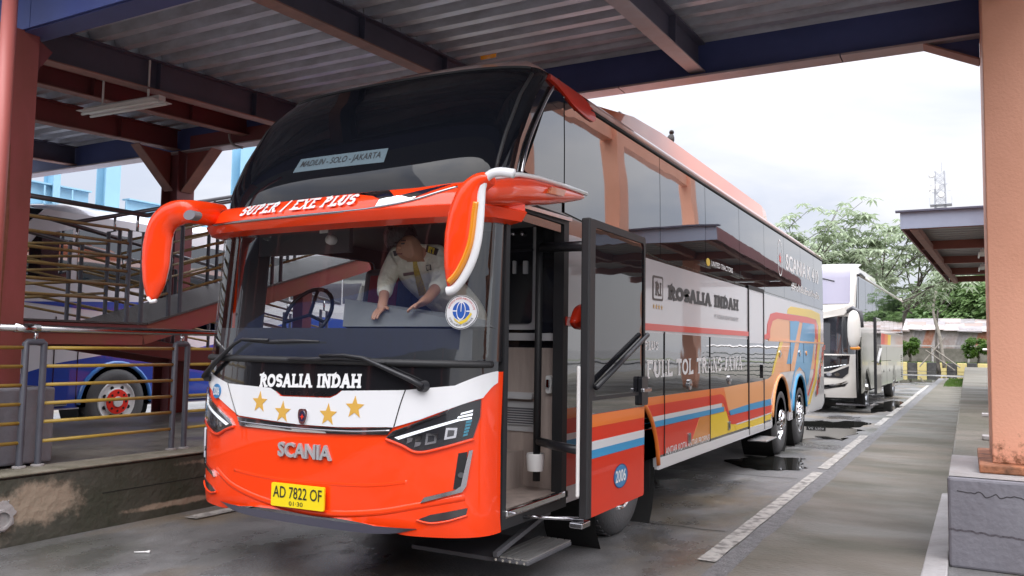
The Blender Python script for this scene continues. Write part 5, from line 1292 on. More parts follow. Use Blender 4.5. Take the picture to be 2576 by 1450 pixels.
# ------------------------------------------------------------------ mirrors
def puff(name, outline, plane, axis, d_front, d_back, m, parent=bus):
    """a cushion-shaped body on an outline: outline points 2D, extruded along axis with rounded shoulders"""
    P = [Vector(p) for p in smooth_path(list(outline) + [outline[0]], 4)[:-1]]
    c = sum(P, Vector((0, 0))) / len(P); rings = []
    for (k, d) in ((.45, d_front), (.72, d_front * .86), (.90, d_front * .55), (.985, d_front * .2), (1.0, 0), (.97, d_back * .7), (.90, d_back)):
        rings.append([(c + (p - c) * k, plane + d) for p in P])
    def X(p, a): return (p.x, a, p.y) if axis == 'y' else (a, p.x, p.y)
    vs = [X(p, a) for r in rings for p, a in r]; n = len(P); fs = []
    for i in range(len(rings) - 1): fs += [(i * n + j, i * n + (j + 1) % n, (i + 1) * n + (j + 1) % n, (i + 1) * n + j) for j in range(n)]
    fs += [tuple(range(n)), tuple((len(rings) - 1) * n + j for j in range(n))]
    return mesh_obj(name, vs, fs, m, parent, smooth=True)
MY = 3.80
def MP(pts, y=MY): return [(lambda q: (q[0], q[2]))(ony(u, v, y)) for u, v in pts]
def swept(name, nodes, m, par=bus, y=None, x=None):
    """mirror body swept along a centre line: (u, v, half-width in px, depth radius[, y])"""
    P = []; rd = []; rw = []
    for nd in nodes:
        yy_ = nd[4] if len(nd) > 4 else y
        if x is None: p = ony(nd[0], nd[1], yy_); e = ony(nd[0] + nd[2], nd[1], yy_)
        else: p = onx(nd[0], nd[1], x); e = onx(nd[0], nd[1] + nd[2], x)
        P.append(tuple(p)); rw.append(float(np.linalg.norm(e - p))); rd.append(nd[3])
    n = 6; PP = smooth_path(P, n); N = len(PP); t = np.linspace(0, len(P) - 1, N)
    return MB().tube(PP, list(np.interp(t, range(len(P)), rd)), 20, r2=list(np.interp(t, range(len(P)), rw))).build(name, m, par, smooth='auto')
mr = swept('door_side_mirror', [(1236, 450, 13, .05), (1208, 462, 24, .06), (1186, 492, 35, .07), (1172, 540, 41, .075), (1163, 595, 42, .075), (1156, 640, 37, .07), (1149, 680, 29, .06), (1141, 712, 17, .04), (1135, 730, 6, .015)], P_OR, y=MY)
def mtube(name, pts, y, r, rb, m, par=mr): return MB().tube([(p[0], y, p[1]) for p in smooth_path(MP(pts), 6)], r, 10, r2=rb).build(name, m, par, smooth=True)
mtube('indicator', [(1208, 512), (1203, 545), (1199, 580), (1193, 615), (1180, 652), (1160, 690), (1140, 712)], MY - .042, .018, .020, M_AMB)
mtube('mirror_edge', [(1300, 440), (1262, 436), (1235, 446), (1220, 472), (1216, 520), (1213, 570), (1207, 615), (1194, 660), (1172, 702), (1150, 728), (1132, 734)], MY - .03, .016, .026, P_WHT)
# arm along the body above the door
AXX = -2.42
arm = swept('mirror_arm', [(1205, 474, 22, .05), (1225, 480, 34, .065), (1265, 480, 38, .075), (1320, 482, 36, .075), (1370, 488, 28, .07), (1415, 492, 19, .055), (1452, 495, 10, .04), (1466, 495, 5, .015)], paint('arm_red_paint', (.80, .05, .006), .3), x=AXX)
MB().tube([(AXX + .04, *onx(u, v, AXX)[1:]) for u, v in ((1225, 448), (1290, 441), (1340, 449), (1400, 467), (1462, 489))], .016, 8).build('arm_edge', P_WHT, arm, smooth=True)
drape('arm_lamp', [tuple(onx(u, v, AXX)[1:]) for u, v in ((1347, 489), (1358, 474), (1392, 482), (1386, 497))], lambda y, z, o: (AXX + .09 + o, y, z), mat('arm_lamp_lens', (.5, .12, .02), .15, coat=1), arm, off=.006, thick=.03)
ml = swept('driver_side_mirror', [(560, 546, 22, .05, 4.22), (520, 538, 21, .05, 4.05), (470, 533, 20, .045, 3.9), (432, 543, 24, .05, 3.9), (407, 572, 29, .055, 3.9), (396, 618, 31, .055, 3.9), (392, 668, 30, .052, 3.9), (388, 712, 24, .045, 3.9), (383, 745, 13, .03, 3.9), (380, 757, 4, .01, 3.9)], P_OR)
q = ony(476, 541, 3.80); drape('marker_lamp', circle(q[0], q[2], .058, .034, 20), lambda a, b, o: (a, 3.80 - o, b), mat('clear_lamp', (.25, .24, .25), .1, coat=1), ml, off=.0, thick=.06)
MB().tube([tuple(ony(u, v, 3.86)) for u, v in ((372, 750), (380, 760), (392, 757))], .014, 8).build('mirror_tip', P_WHT, ml, smooth=True)
# kerb mirror inside the door edge
km = puff('kerb_mirror', [tuple(onx(u, v, -2.40)[1:]) for u, v in ((1440, 812), (1452, 775), (1470, 765), (1478, 790), (1468, 826), (1450, 828))], -2.40, 'x', .05, -.03, P_RED)

# ------------------------------------------------------------------ driver
def skin_mesh(name, joints, edges, m, parent=None, sub=2, root=0):
    me = bpy.data.meshes.new(name); me.from_pydata([j[0] for j in joints], edges, []); me.update()
    o = bpy.data.objects.new(name, me); COL.objects.link(o)
    sk = o.modifiers.new('skin', 'SKIN'); sk.use_smooth_shade = True
    for i, j in enumerate(joints):
        r = j[1] if isinstance(j[1], tuple) else (j[1], j[1]); me.skin_vertices[0].data[i].radius = r; me.skin_vertices[0].data[i].use_root = (i == root)
    ss = o.modifiers.new('sub', 'SUBSURF'); ss.levels = sub; ss.render_levels = sub
    dg = bpy.context.evaluated_depsgraph_get(); ev = bpy.data.meshes.new_from_object(o.evaluated_get(dg))
    bpy.data.objects.remove(o)
    ev.materials.clear(); ev.materials.append(m)
    for p in ev.polygons: p.use_smooth = True
    n = bpy.data.objects.new(name, ev); link(n, parent); return n
def H(u, v, y): return tuple(float(c) for c in ony(u, v, y - .17))
M_SKIN = mat('skin', (.42, .21, .13), .5)
M_SHIRT = mat('cream_shirt', (.74, .71, .60), .75, bump=(11, .8, 3, .05))
pel = (-3.22, 5.22, 1.62); flo = 1.055
hd = H(1018, 606, 4.66)
J = [(pel, (.15, .12)), ((-3.18, 5.10, 1.78), (.15, .12)), (H(1066, 690, 4.92), (.16, .12)), (H(1048, 645, 4.80), (.15, .10)), (H(1046, 640, 4.76), .055), (H(1034, 630, 4.70), .058),
     (H(1011, 600, 4.68), (.085, .10)), (H(1022, 637, 4.64), (.06, .07)),
     (H(1000, 646, 4.78), .06), (H(972, 706, 4.74), .048), (H(966, 745, 4.58), .038), (H(962, 775, 4.52), .03),       # 8-11 arm to the viewer's left
     (H(1094, 640, 4.82), .06), (H(1110, 708, 4.78), .048), (H(1080, 748, 4.60), .036), (H(1064, 762, 4.52), .034),  # 12-15 other arm
     ((-3.34, 5.24, 1.38), .085), ((-3.36, 5.26, 1.12), .05), ((-3.36, 5.12, 1.095), .035), ((-3.12, 5.24, 1.38), .085), ((-3.12, 5.28, 1.12), .05), ((-3.12, 5.14, 1.095), .035)]
E_ = [(0, 1), (1, 2), (2, 3), (3, 4), (4, 5), (5, 6), (5, 7), (3, 8), (8, 9), (9, 10), (10, 11), (3, 12), (12, 13), (13, 14), (14, 15), (0, 16), (16, 17), (17, 18), (0, 19), (19, 20), (20, 21)]
def fingers(h, base_idx, dirv, side):
    d = Vector(dirv).normalized(); s = Vector(side).normalized()
    for k in range(4):
        f0 = Vector(h) + s * (.030 - .020 * k) + d * .03; L = (.034, .040, .038, .028)[k]
        i = len(J); J.append((tuple(f0), .010)); J.append((tuple(f0 + d * L + Vector((0, 0, -.006))), .009)); J.append((tuple(f0 + d * L * 1.8 + Vector((0, 0, -.03))), .008))
        E_.extend([(base_idx, i), (i, i + 1), (i + 1, i + 2)])
    f0 = Vector(h) + s * .045; i = len(J); J.append((tuple(f0), .011)); J.append((tuple(f0 + s * .03 + d * .02), .010)); E_.extend([(base_idx, i), (i, i + 1)])
fingers(J[15][0], 15, (-.55, -.75, -.25), (-.6, .2, -.3))
fingers(J[11][0], 11, (-.1, -.8, -.5), (.9, -.2, 0))
person = skin_mesh('person', J, E_, M_SKIN)
tag(person, 'driver in cream uniform shirt and yellow tie leaning over the dashboard', 'person')
SJ = [(pel, (.165, .135)), (J[1][0], (.17, .14)), (J[2][0], (.19, .145)), (J[3][0], (.165, .115)), (H(1047, 640, 4.77), .07), (J[8][0], .082), (J[9][0], .068), (J[10][0], .055), (J[12][0], .085), (J[13][0], .070), (H(1092, 735, 4.68), .056)]
shirt = skin_mesh('shirt', SJ, [(0, 1), (1, 2), (2, 3), (3, 4), (3, 5), (5, 6), (6, 7), (3, 8), (8, 9), (9, 10)], M_SHIRT, person)
TJ = [((-3.22, 5.22, 1.66), (.17, .14)), ((-3.22, 5.23, 1.55), (.17, .14)), ((-3.34, 5.24, 1.36), .10), ((-3.36, 5.26, 1.14), .075), ((-3.12, 5.24, 1.36), .10), ((-3.12, 5.28, 1.14), .075)]
skin_mesh('trousers', TJ, [(0, 1), (1, 2), (2, 3), (1, 4), (4, 5)], mat('dark_trousers', (.03, .03, .04), .8), person)
# hair: cap over the upper, rear part of the skull
hc = Vector(J[6][0]); bm = bmesh.new(); bmesh.ops.create_icosphere(bm, subdivisions=4, radius=1)
Mh = Matrix.Translation(hc + Vector((-.010, -.012, .022))) @ Matrix.Rotation(R_(-24), 4, 'Y') @ Matrix.Rotation(R_(-8), 4, 'X')
kill = []
for v in bm.verts:
    n_ = mnoise.noise(v.co * 9) * .05
    if v.co.normalized().dot(Vector((-.34, -.72, .60)).normalized()) < .10 and v.co.normalized().dot(Vector((-.33, .3, .9)).normalized()) < .10: kill.append(v)
    v.co = hc + Vector((-.006, -.010, .008)) + Vector((v.co.x * (.108 + n_ * .2), v.co.y * (.128 + n_ * .2), v.co.z * (.118 + n_ * .25)))
bmesh.ops.delete(bm, geom=kill, context='VERTS')
me = bpy.data.meshes.new('hair'); bm.to_mesh(me); bm.free(); me.materials.append(mat('black_hair', (.018, .016, .016), .4, bump=(120, .6)))
for p in me.polygons: p.use_smooth = True
link(bpy.data.objects.new('hair', me), person)
# face: nose, ear, eyes, mouth
fc = Vector(J[7][0]); MB().lathe([(0, .02), (.012, .012), (.016, -.01)], tuple(fc + Vector((-.01, -.068, .03))), 'y', 10, -1).build('nose', M_SKIN, person, smooth=True)
ear = Vector(H(1043, 617, 4.70)); bm = bmesh.new(); bmesh.ops.create_uvsphere(bm, u_segments=10, v_segments=8, radius=1)
for v in bm.verts: v.co = ear + Vector((v.co.x * .012, v.co.y * .02, v.co.z * .032))
me = bpy.data.meshes.new('ear'); bm.to_mesh(me); bm.free(); me.materials.append(M_SKIN); link(bpy.data.objects.new('ear', me), person)
for dx in (-.03, .03):
    MB().boxm(Matrix.Translation(fc + Vector((dx - .012, -.066, .055))), .028, .012, .010).build('eye', M_INK, person, bevel=.004)
    MB().boxm(Matrix.Translation(fc + Vector((dx - .012, -.062, .075))), .036, .012, .008).build('eyebrow', MATS['black_hair'], person, bevel=.003)
MB().boxm(Matrix.Translation(fc + Vector((-.005, -.066, -.012))), .04, .012, .010).build('mouth', mat('lips', (.25, .08, .06), .5), person, bevel=.004)
# tie, shoulder boards, name tape, pocket
bpy.context.view_layer.update()
def front_of(u, v, y0=4.2):
    """nearest point of the shirt along the view line"""
    r = Vector([float(c) for c in ray(u, v)]); o0 = Vector((0, 0, CAM_H)); r.normalize()
    ok, loc, nrm, _ = shirt.ray_cast(o0, r)
    return (loc - r * .012) if ok else Vector(H(u, v, 4.75))
def patch(name, pts, m, par=person, lift=0):
    vs = [front_of(u, v) for u, v in pts]; r = [Vector((v.x * 0, -.012, 0)) for v in vs]
    n = len(vs); back = [v + Vector((0, .015, 0)) for v in vs]
    if lift: vs = [v + Vector((0, -lift, 0)) for v in vs]
    mesh_obj(name, [tuple(v) for v in vs + back], [tuple(range(n)), tuple(range(2 * n - 1, n - 1, -1))] + [(i, (i + 1) % n, n + (i + 1) % n, n + i) for i in range(n)], m, par)
M_TIE = mat('gold_tie', (.55, .38, .05), .5, var=(60, (.30, .22, .05), .9))
L = [(1038, 655), (1040, 680), (1046, 710), (1054, 745)]; Rr = [(1048, 655), (1052, 680), (1062, 710), (1074, 742)]
for i in range(3): patch('tie', [L[i], Rr[i], Rr[i + 1], L[i + 1]], M_TIE)
patch('shoulder_board', [(1074, 617), (1101, 626), (1096, 643), (1070, 634)], M_INK)
for k in range(3): patch('shoulder_stripe', [(1080 + k * 5, 620 + k * 1.6), (1083 + k * 5, 621 + k * 1.6), (1080 + k * 5, 636 + k * 1.6), (1077 + k * 5, 635 + k * 1.6)], MATS['sticker_gold'], lift=.006)
patch('shoulder_board', [(988, 632), (1002, 630), (1004, 641), (992, 645)], M_INK)
patch('name_tape', [(1014, 688), (1040, 684), (1040, 691), (1015, 695)], mat('tape_grey', (.16, .10, .11), .6))
patch('chest_logo', [(1071, 668), (1082, 666), (1084, 680), (1073, 682)], M_INK)
patch('chest_logo_field', [(1073, 670), (1081, 668), (1082, 678), (1075, 680)], M_SHIRT, lift=.005)
# ------------------------------------------------------------------ white coach behind
P_W2 = paint('pearl_white_paint', (.70, .67, .62), 0, .28)
M_G2 = mat('coach_side_glass', (.012, .014, .016), .02, ior=1.8, coat=.4, bump=(1.1, .04, 2, .05))
M_WS2 = mat('coach_windscreen', (.22, .21, .28), .08, ior=1.35, coat=.2)  # lavender base colour imitates sky reflected in the glass
b2 = thing('coach_bus', 'white coach with big white mirrors parked behind the orange bus', 'bus', (-3.80, 22.6, 0), -math.atan2(.28, 13.4))
H2 = 1.22
b2.scale = (1.045, 1.045, 1.045)
def prof2(z): return float(np.interp(z, [.35, .6, 1.3, 1.45, 2.4, 2.65, 3.5, 3.7, 3.8], [.10, .02, .0, .03, .12, .10, .50, .75, 1.3]))
def s2(a, z, o):
    s = min(1, abs(a) / H2); y = prof2(z) + .42 * (1 - (1 - s ** 2.8) ** (1 / 2.8)); return (a, y - o, z)
def grid2(name, zs, m, skip=None, par=b2, off=0):
    ss = [math.copysign(1 - (1 - abs(t)) ** 1.7, t) for t in np.linspace(-1, 1, 25)]
    vs = [s2(s * H2, z, off) for z in zs for s in ss]; W = 25
    return mesh_obj(name, vs, [(i * W + j, i * W + j + 1, (i + 1) * W + j + 1, (i + 1) * W + j) for i in range(len(zs) - 1) for j in range(24)], m, par, smooth=True, local=True)
grid2('front_panel', [.38, .45, .6, .8, 1.0, 1.2, 1.3, 1.45], P_W2)
grid2('windscreen', [1.45, 1.7, 2.0, 2.2, 2.38], mat('coach_lower_screen', (.03, .033, .04), .04, ior=1.8, coat=1))
grid2('upper_front', [2.38, 2.5, 2.62, 2.9, 3.2, 3.45, 3.6, 3.7, 3.76, 3.8], P_W2)
def dr2(name, poly, m, off, thick=None, par=b2, res=.12):
    V, F, B = fill2d(poly, res); n = len(V); th = thick or off + .004
    vs = [s2(a, b, off) for a, b in V] + [s2(a, b, off - th) for a, b in V]
    return mesh_obj(name, vs, list(F) + [(i, j, j + n, i + n) for i, j in B], m, par, smooth='auto', local=True)
dr2('upper_windscreen', round_poly([(-1.1, 2.66), (1.12, 2.70), (1.09, 3.60), (-1.05, 3.60)], .06), M_WS2, .012)
dr2('brow', [(-1.2, 2.36), (-.4, 2.30), (.4, 2.30), (1.0, 2.42), (1.2, 2.62), (1.2, 2.72), (1.0, 2.60), (.4, 2.44), (-.4, 2.44), (-1.2, 2.5)], P_W2, .09, .1)
dr2('grille', [(-1.1, 1.05), (0, .95), (.65, 1.02), (1.1, 1.22), (1.12, 1.42), (-1.12, 1.42)], P_BLK, .008)
hl2 = dr2('headlamp', [(.45, .96), (.70, .98), (1.10, 1.16), (1.08, .98), (.95, .86), (.5, .88)], mat('lamp_housing', (.014, .014, .017), .3), .014)
for a in (.66, .84): dr2('lamp_ring', circle(a, .95, .06, .045, 16), M_CHR, .02, par=hl2)
for k in range(10): dr2('grille_light', [(.3 + k * .075, 1.05 + k * .014), (.36 + k * .075, 1.06 + k * .014), (.36 + k * .075, 1.08 + k * .014), (.3 + k * .075, 1.07 + k * .014)], M_DRL, .016)
dr2('bumper_slot', [(.3, .60), (.55, .58), (1.0, .66), (1.08, .76), (.95, .71), (.5, .65)], P_BLK, .006)
dr2('chrome_blade', [(.3, .625), (.9, .70), (1.06, .80), (.9, .74), (.4, .66)], M_CHR, .02)
dr2('number_plate', [(.1, .36), (.55, .36), (.55, .46), (.1, .46)], mat('plate_black', (.02, .02, .02), .4), .02)
V, F, (x0, x1, y0, y1) = sans('AE 7304', .01)
mesh_obj('plate_number', [s2(.14 + .37 * (v[0] - x0) / (x1 - x0), .385 + .05 * (v[1] - y0) / (y1 - y0), .024) for v in V], F, M_WINK, b2, local=True)
for pts in ([(.1, 1.44), (.45, 1.40), (.95, 1.40)], [(.2, 3.42), (.45, 3.36), (.75, 3.28)]):
    MB().tube([s2(a, z, .03) for a, z in pts], .012, 6).build('wiper_arm', M_BLACK, b2, local=True)
# sides
def side2(name, pts, m, off, par=b2, thick=None):
    V, F, B = fill2d(pts); n = len(V); th = thick or .01
    vs = [(H2 + off, a, b) for a, b in V] + [(H2 + off - th, a, b) for a, b in V]
    return mesh_obj(name, vs, list(F) + [(i, j, j + n, i + n) for i, j in B], m, par, local=True)
LE = 13.3
def ar2(yc, r): return [(yc - r * math.cos(t), .5 + r * math.sin(t)) for t in np.linspace(0, math.pi, 12)]
side2('side_panel', [(1.62, .44)] + ar2(2.75, .62)[:] + ar2(9.9, .62) + [(LE, .5), (LE, 2.2), (.9, 2.2), (.75, 1.9), (1.62, 1.9)], mat('mirror_side_paint', (.60, .60, .54), .22, coat=.45, spec=.4, bump=(1.6, .06, 2, .05)), 0, thick=.03)
side2('window_band', [(.62, 2.2), (LE, 2.2), (LE, 3.5), (.95, 3.5)], P_BLK, -.004)
e2 = [.98, 2.4, 3.9, 5.4, 6.9, 8.4, 9.9, 11.4, LE - .05]
for i in range(len(e2) - 1): side2('side_pane', [(e2[i] + .015, 2.28), (e2[i + 1] - .015, 2.28), (e2[i + 1] - .015, 3.42), (e2[i] + .015 + (.12 if i == 0 else 0), 3.42)], M_G2, .004)
side2('side_stripe', [(5.2, 1.7), (LE, 1.75), (LE, 2.18), (5.2, 2.18)], P_W2, .002)
for k, m in enumerate((P_RED, P_ORS, P_YEL)): side2('rear_stripe', [(6.0 + k * .9, 1.76), (6.9 + k * .9, 1.76), (7.1 + k * .9, 2.1), (6.1 + k * .9, 2.1)], m, .005)
for y in (4.2, 5.8, 7.5): side2('panel_gap', [(y, .5), (y + .02, .5), (y + .02, 1.7), (y, 1.7)], P_BLK, .003)
side2('panel_gap', [(3.6, 1.25), (8.9, 1.25), (8.9, 1.265), (3.6, 1.265)], P_BLK, .003)
for y in (5.0, 6.6, 8.3): side2('flap_handle', circle(y, .95, .06, .05, 10), P_BLK, .01)
for k in range(12): side2('vent_slat', [(LE - .9, .62 + k * .07), (LE - .35, .62 + k * .07), (LE - .35, .65 + k * .07), (LE - .9, .65 + k * .07)], P_BLK, .006)
MB().box(-H2, -H2 + .02, .5, LE, .45, 3.5).build('side_panel', P_W2, b2, local=True)
MB().box(-H2, H2, LE - .02, LE, .5, 3.6).build('rear_panel', P_W2, b2, local=True)
rv = []
for i in range(13):
    s = math.sin(math.pi / 2 * (i / 6 - 1)); x = s * H2
    for y in (.95 + .3 * abs(s), 1.6, LE): rv.append((x, y, 3.78 - .3 * abs(s) ** 5 - (.12 if y < 1.4 else 0)))
mesh_obj('roof', rv, [(i * 3 + j, (i + 1) * 3 + j, (i + 1) * 3 + j + 1, i * 3 + j + 1) for i in range(12) for j in range(2)], P_W2, b2, smooth=True, local=True)
MB().tube([(H2 - .02, y, 3.5) for y in np.linspace(1.0, LE, 6)], .05, 8).build('cant_rail', P_W2, b2, smooth=True, local=True)
MB().tube([(H2 + .02, .85, 3.45), (H2 + .02, 1.3, 3.52), (H2 + .01, 2.2, 3.5)], .035, 8).build('rail_cap', M_BLACK, b2, smooth=True, local=True)
MB().prism([(3.0, 3.72), (4.2, 3.98), (8.2, 3.98), (8.6, 3.72)], 'x', -.8, .85).build('aircon_housing', P_W2, b2, local=True, bevel=.05)
# open door, stairwell
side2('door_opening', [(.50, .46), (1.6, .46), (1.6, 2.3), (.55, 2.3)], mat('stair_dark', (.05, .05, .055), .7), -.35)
dpn = MB().box(H2 + .34, H2 + .38, 1.25, 2.35, .45, 2.4).build('front_door', P_W2, b2, local=True, bevel=.02)
MB().box(H2 + .375, H2 + .386, 1.35, 2.25, 1.2, 2.3).build('door_pane', M_G2, dpn, local=True)
MB().box(H2 + .33, H2 + .39, 1.14, 1.24, .45, 2.4).build('door_post', M_RUB, dpn, local=True)
MB().bar((H2 + .4, 1.4, 1.25), (H2 + .4, 2.2, 1.6), .03, .05).build('grab_bar', M_WHITE, dpn, local=True)
MB().box(H2 - .3, H2 + .02, .55, .62, .5, 2.3).build('door_pillar', M_BLACK, b2, local=True)
MB().tube([(H2 - .05, .95, .6), (H2 - .05, .95, 2.25)], .03, 8).build('grab_pole', mat('stair_pole', (.25, .25, .25), .4), b2, local=True)
MB().box(H2 - .5, H2 + .3, .6, 1.4, .18, .22).build('boarding_step', M_CHRD, b2, local=True)
# mirrors
def ell(name, c, rx, ry, rz, m, par):
    bm = bmesh.new(); bmesh.ops.create_uvsphere(bm, u_segments=16, v_segments=12, radius=1)
    for v in bm.verts:
        p = Vector((math.copysign(abs(v.co.x) ** .8, v.co.x), v.co.y, math.copysign(abs(v.co.z) ** .75, v.co.z))); v.co = Vector(c) + Vector((p.x * rx, p.y * ry, p.z * rz))
    me = bpy.data.meshes.new(name); bm.to_mesh(me); bm.free(); me.materials.append(m)
    for p in me.polygons: p.use_smooth = True
    o = bpy.data.objects.new(name, me); link(o, par, True); return o
for s in (1, -1):
    mm = ell('mirror', (s * 1.26, -.12, 2.05), .155, .12, .46, P_W2, b2)
    MB().tube([(s * 1.05, .25, 2.5), (s * 1.22, .0, 2.58), (s * 1.40, -.02, 2.48), (s * 1.42, .0, 2.1)], .05, 8).build('mirror_arm', M_DGREY, mm, smooth=True, local=True)
    ell('indicator', (s * 1.28, -.10, 1.60), .12, .08, .05, M_AMB, mm)
# wheels
for yc in (2.75, 9.9):
    for s in (1, -1):
        w = MB().lathe([(.3, -.02), (.46, .0), (.5, -.05), (.5, -.28), (.3, -.3)], (s * (H2 - .03), yc, .5), 'x', 28, s).build('wheel', M_TYRE, b2, local=True, smooth='auto')
        MB().lathe([(.31, -.02), (.28, -.03), (.24, -.07), (.17, -.03), (.15, .03), (0, .05)], (s * (H2 - .03), yc, .5), 'x', 24, s).build('rim', M_ALU, w, local=True, smooth='auto')
MB().box(-1.1, 1.05, 3.5, 9.0, .4, .9).build('chassis', MATS['chassis_black'], b2, local=True)
MB().box(-1.1, 1.05, 10.7, 13.2, .45, .9).build('chassis', MATS['chassis_black'], b2, local=True)

# ------------------------------------------------------------------ blue and white coach at the left
P_B3 = paint('deep_blue_paint', (.012, .055, .34)); P_W3 = paint('coach_white_paint', (.62, .62, .66))
b3 = thing('coach_bus', 'blue and white coach with red wheel hubs beyond the left platform', 'bus', (-13.25, 6.2, 0))
SX3 = -12.0
s3 = lambda y, z, o: (SX3 + o, y, z)
def d3(name, pts, m, off, par=b3, thick=.01): return drape(name, pts, s3, m, par, off=off, thick=thick)
W3 = 8.62
def ar3(yc, r): return [(yc - r * math.cos(t), .56 + r * math.sin(t)) for t in np.linspace(0, math.pi, 16)]
d3('side_panel', [(6.35, .50), (W3 - .62, .50)] + ar3(W3, .62) + [(W3 + .62, .50), (18.0, .5), (18.0, 3.5), (7.3, 3.5), (6.7, 2.9), (6.4, 2.0)], P_W3, 0, thick=.03)
d3('blue_sweep', [(6.4, .52), (W3 - .66, .52)] + ar3(W3, .66) + [(W3 + .66, .52), (17.9, .52), (17.9, 1.9), (13, 2.15), (11, 1.6), (9.8, 1.38), (8.6, 1.36), (7.6, 1.20), (6.9, 1.0), (6.4, .92)], P_B3, .004)
d3('white_sweep', [(9.2, 1.70), (10.6, 1.95), (12.5, 2.35), (17.5, 2.45), (17.5, 2.35), (12.7, 2.2), (11, 1.8)], P_WHT, .005)
d3('blue_sweep', [(7.0, 2.1), (9.0, 2.2), (11.5, 1.95), (10.5, 1.75), (8.5, 2.0)], P_B3, .005)
for i, (a, c) in enumerate(((6.75, 7.75), (7.85, 9.2), (9.25, 10.8), (10.85, 12.4), (12.45, 14), (14.05, 15.6), (15.65, 17.2))):
    d3('side_pane', [(a, 2.45), (c, 2.42), (c, 3.25), (a + (.45 if i == 0 else 0), 3.25 if i else 3.1)], M_SGLASS, .006)
for y in (7.55, 7.93): d3('panel_gap', [(y, .55), (y + .012, .55), (y + .012, 1.9), (y, 1.9)], P_BLK, .009)
MB().tube([(SX3 + .006, y, z) for y, z in ar3(W3, .64)], .035, 8).build('arch_trim', paint('arch_blue', (.05, .2, .55)), b3, smooth=True)
MB().lathe([(.62, 0), (.62, -.5)], (SX3 - .02, W3, .56), 'x', 30).build('wheel_well', MATS['wheel_well'], b3, smooth=True)
wheel(SX3 + .03, W3, .58, .54, b3, mat('silver_rim', (.62, .62, .62), .35), mat('red_hub', (.75, .03, .015), .4), dish=0)
MB().box(SX3 - .06, SX3 + .05, 6.75, W3 - .85, .56, .63).build('step_bar', M_CHR, b3, bevel=.01)
MB().box(SX3 - .06, SX3 + .05, W3 + .85, 11.5, .56, .63).build('step_bar', M_CHR, b3, bevel=.01)
d3('flap_handle', round_poly([(7.05, 1.5), (7.3, 1.5), (7.3, 1.62), (7.05, 1.62)], .03), P_BLK, .012)
# front, roof
fv = []
for z in (.45, .8, 1.2, 1.5, 1.9, 2.3, 2.7, 3.0, 3.3, 3.5):
    yb_ = float(np.interp(z, [.45, 1.2, 2.0, 2.9, 3.5], [5.9, 5.8, 5.9, 6.3, 6.95]))
    for s in np.linspace(-1, 1, 17): fv.append((-13.25 + 1.25 * s, yb_ + .5 * (1 - (1 - min(1, abs(s)) ** 2.6) ** (1 / 2.6)), z))
mesh_obj('front_panel', fv[:17 * 4], [(i * 17 + j, i * 17 + j + 1, (i + 1) * 17 + j + 1, (i + 1) * 17 + j) for i in range(3) for j in range(16)], P_W3, b3, smooth=True)
mesh_obj('windscreen', fv[17 * 3:], [(i * 17 + j, i * 17 + j + 1, (i + 1) * 17 + j + 1, (i + 1) * 17 + j) for i in range(6) for j in range(16)], M_UGL, b3, smooth=True)
rv = []
for i in range(13):
    s = math.sin(math.pi / 2 * (i / 6 - 1))
    for y in (7.0 + .4 * abs(s), 7.8, 18): rv.append((-13.25 + 1.25 * s, y, 3.72 - .22 * abs(s) ** 5 - (.12 if y < 7.7 else 0)))
mesh_obj('roof', rv, [(i * 3 + j, (i + 1) * 3 + j, (i + 1) * 3 + j + 1, i * 3 + j + 1) for i in range(12) for j in range(2)], P_W3, b3, smooth=True)
MB().box(-14.5, SX3 - .04, 9.5, 17.5, .5, .9).build('chassis', MATS['chassis_black'], b3)
ell('mirror', (-11.75, 6.0, 2.15), .13, .1, .33, P_W3, b3).matrix_parent_inverse = pinv(b3)

# ------------------------------------------------------------------ right-hand platform canopy
c2n = thing('platform_canopy', 'smaller platform canopy with grey fascia and brown steel frame at right', 'canopy', (1.5, 18, .52))
NA, NB = onz(2270, 577, 3.66), onz(2388, 712, 3.66)
c2n.location = (1.5, 20, .52)
ZC = .26
xl0, yn, xl1, yfv = NA[0], NA[1], NB[0], NB[1]
M_FASG = mat('grey_blue_fascia', (.30, .34, .44), .45, var=(1.2, (.24, .27, .36), .8))
M_BRN = mat('brown_steel', (.24, .075, .055), .5, var=(3, (.17, .055, .04), .8))
M_CORR = mat('canopy_sheet', (.34, .33, .34), .5, metal=.3)
MB().box(xl0 - .03, 6.0, yn - .03, yn, 3.660, 3.940).build('fascia_panel', M_FASG, c2n)
MB().box(xl0 - .1, 5.0, yn - .09, yn + .02, 3.940, 3.970).build('flashing', M_NAVY, c2n)
sd = mesh_obj('fascia_panel', [(xl0 - .03, yn, 3.660), (xl1 - .03, yfv, 3.660), (xl1 - .03, yfv, 3.880), (xl0 - .03, yn, 3.940), (xl0, yn, 3.660), (xl1, yfv, 3.660), (xl1, yfv, 3.880), (xl0, yn, 3.940)], [(0, 1, 2, 3), (4, 5, 6, 7), (0, 1, 5, 4), (1, 2, 6, 5), (2, 3, 7, 6), (3, 0, 4, 7)], M_DRED, c2n)
MB().bar((xl0 + .17, yn + .02, 3.700), (xl1 + .17, yfv, 3.700), .12, .12).build('edge_beam', M_RUST, c2n)
for t in (0.01, .27, .52, .77, .985):
    y = yn + (yfv - yn) * t; MB().box(xl0 + (xl1 - xl0) * t + .02, 5.0, y, y + .09, 3.670, 3.840).build('purlin', M_BRN, c2n)
for X_ in (.42, 3.260):
    MB().bar((X_, yn + .02, 3.790), (X_ + .2, yfv, 3.790), .13, .16).build('rafter', M_BRN, c2n)
n = 0; pv = []; yy = yn + .02
while yy < yfv + .05:
    for dy_, dz_ in ((0, 0), (.12, 0), (.16, .04), (.28, .04)): pv.append((yy + dy_, 3.860 + dz_))
    yy += .32
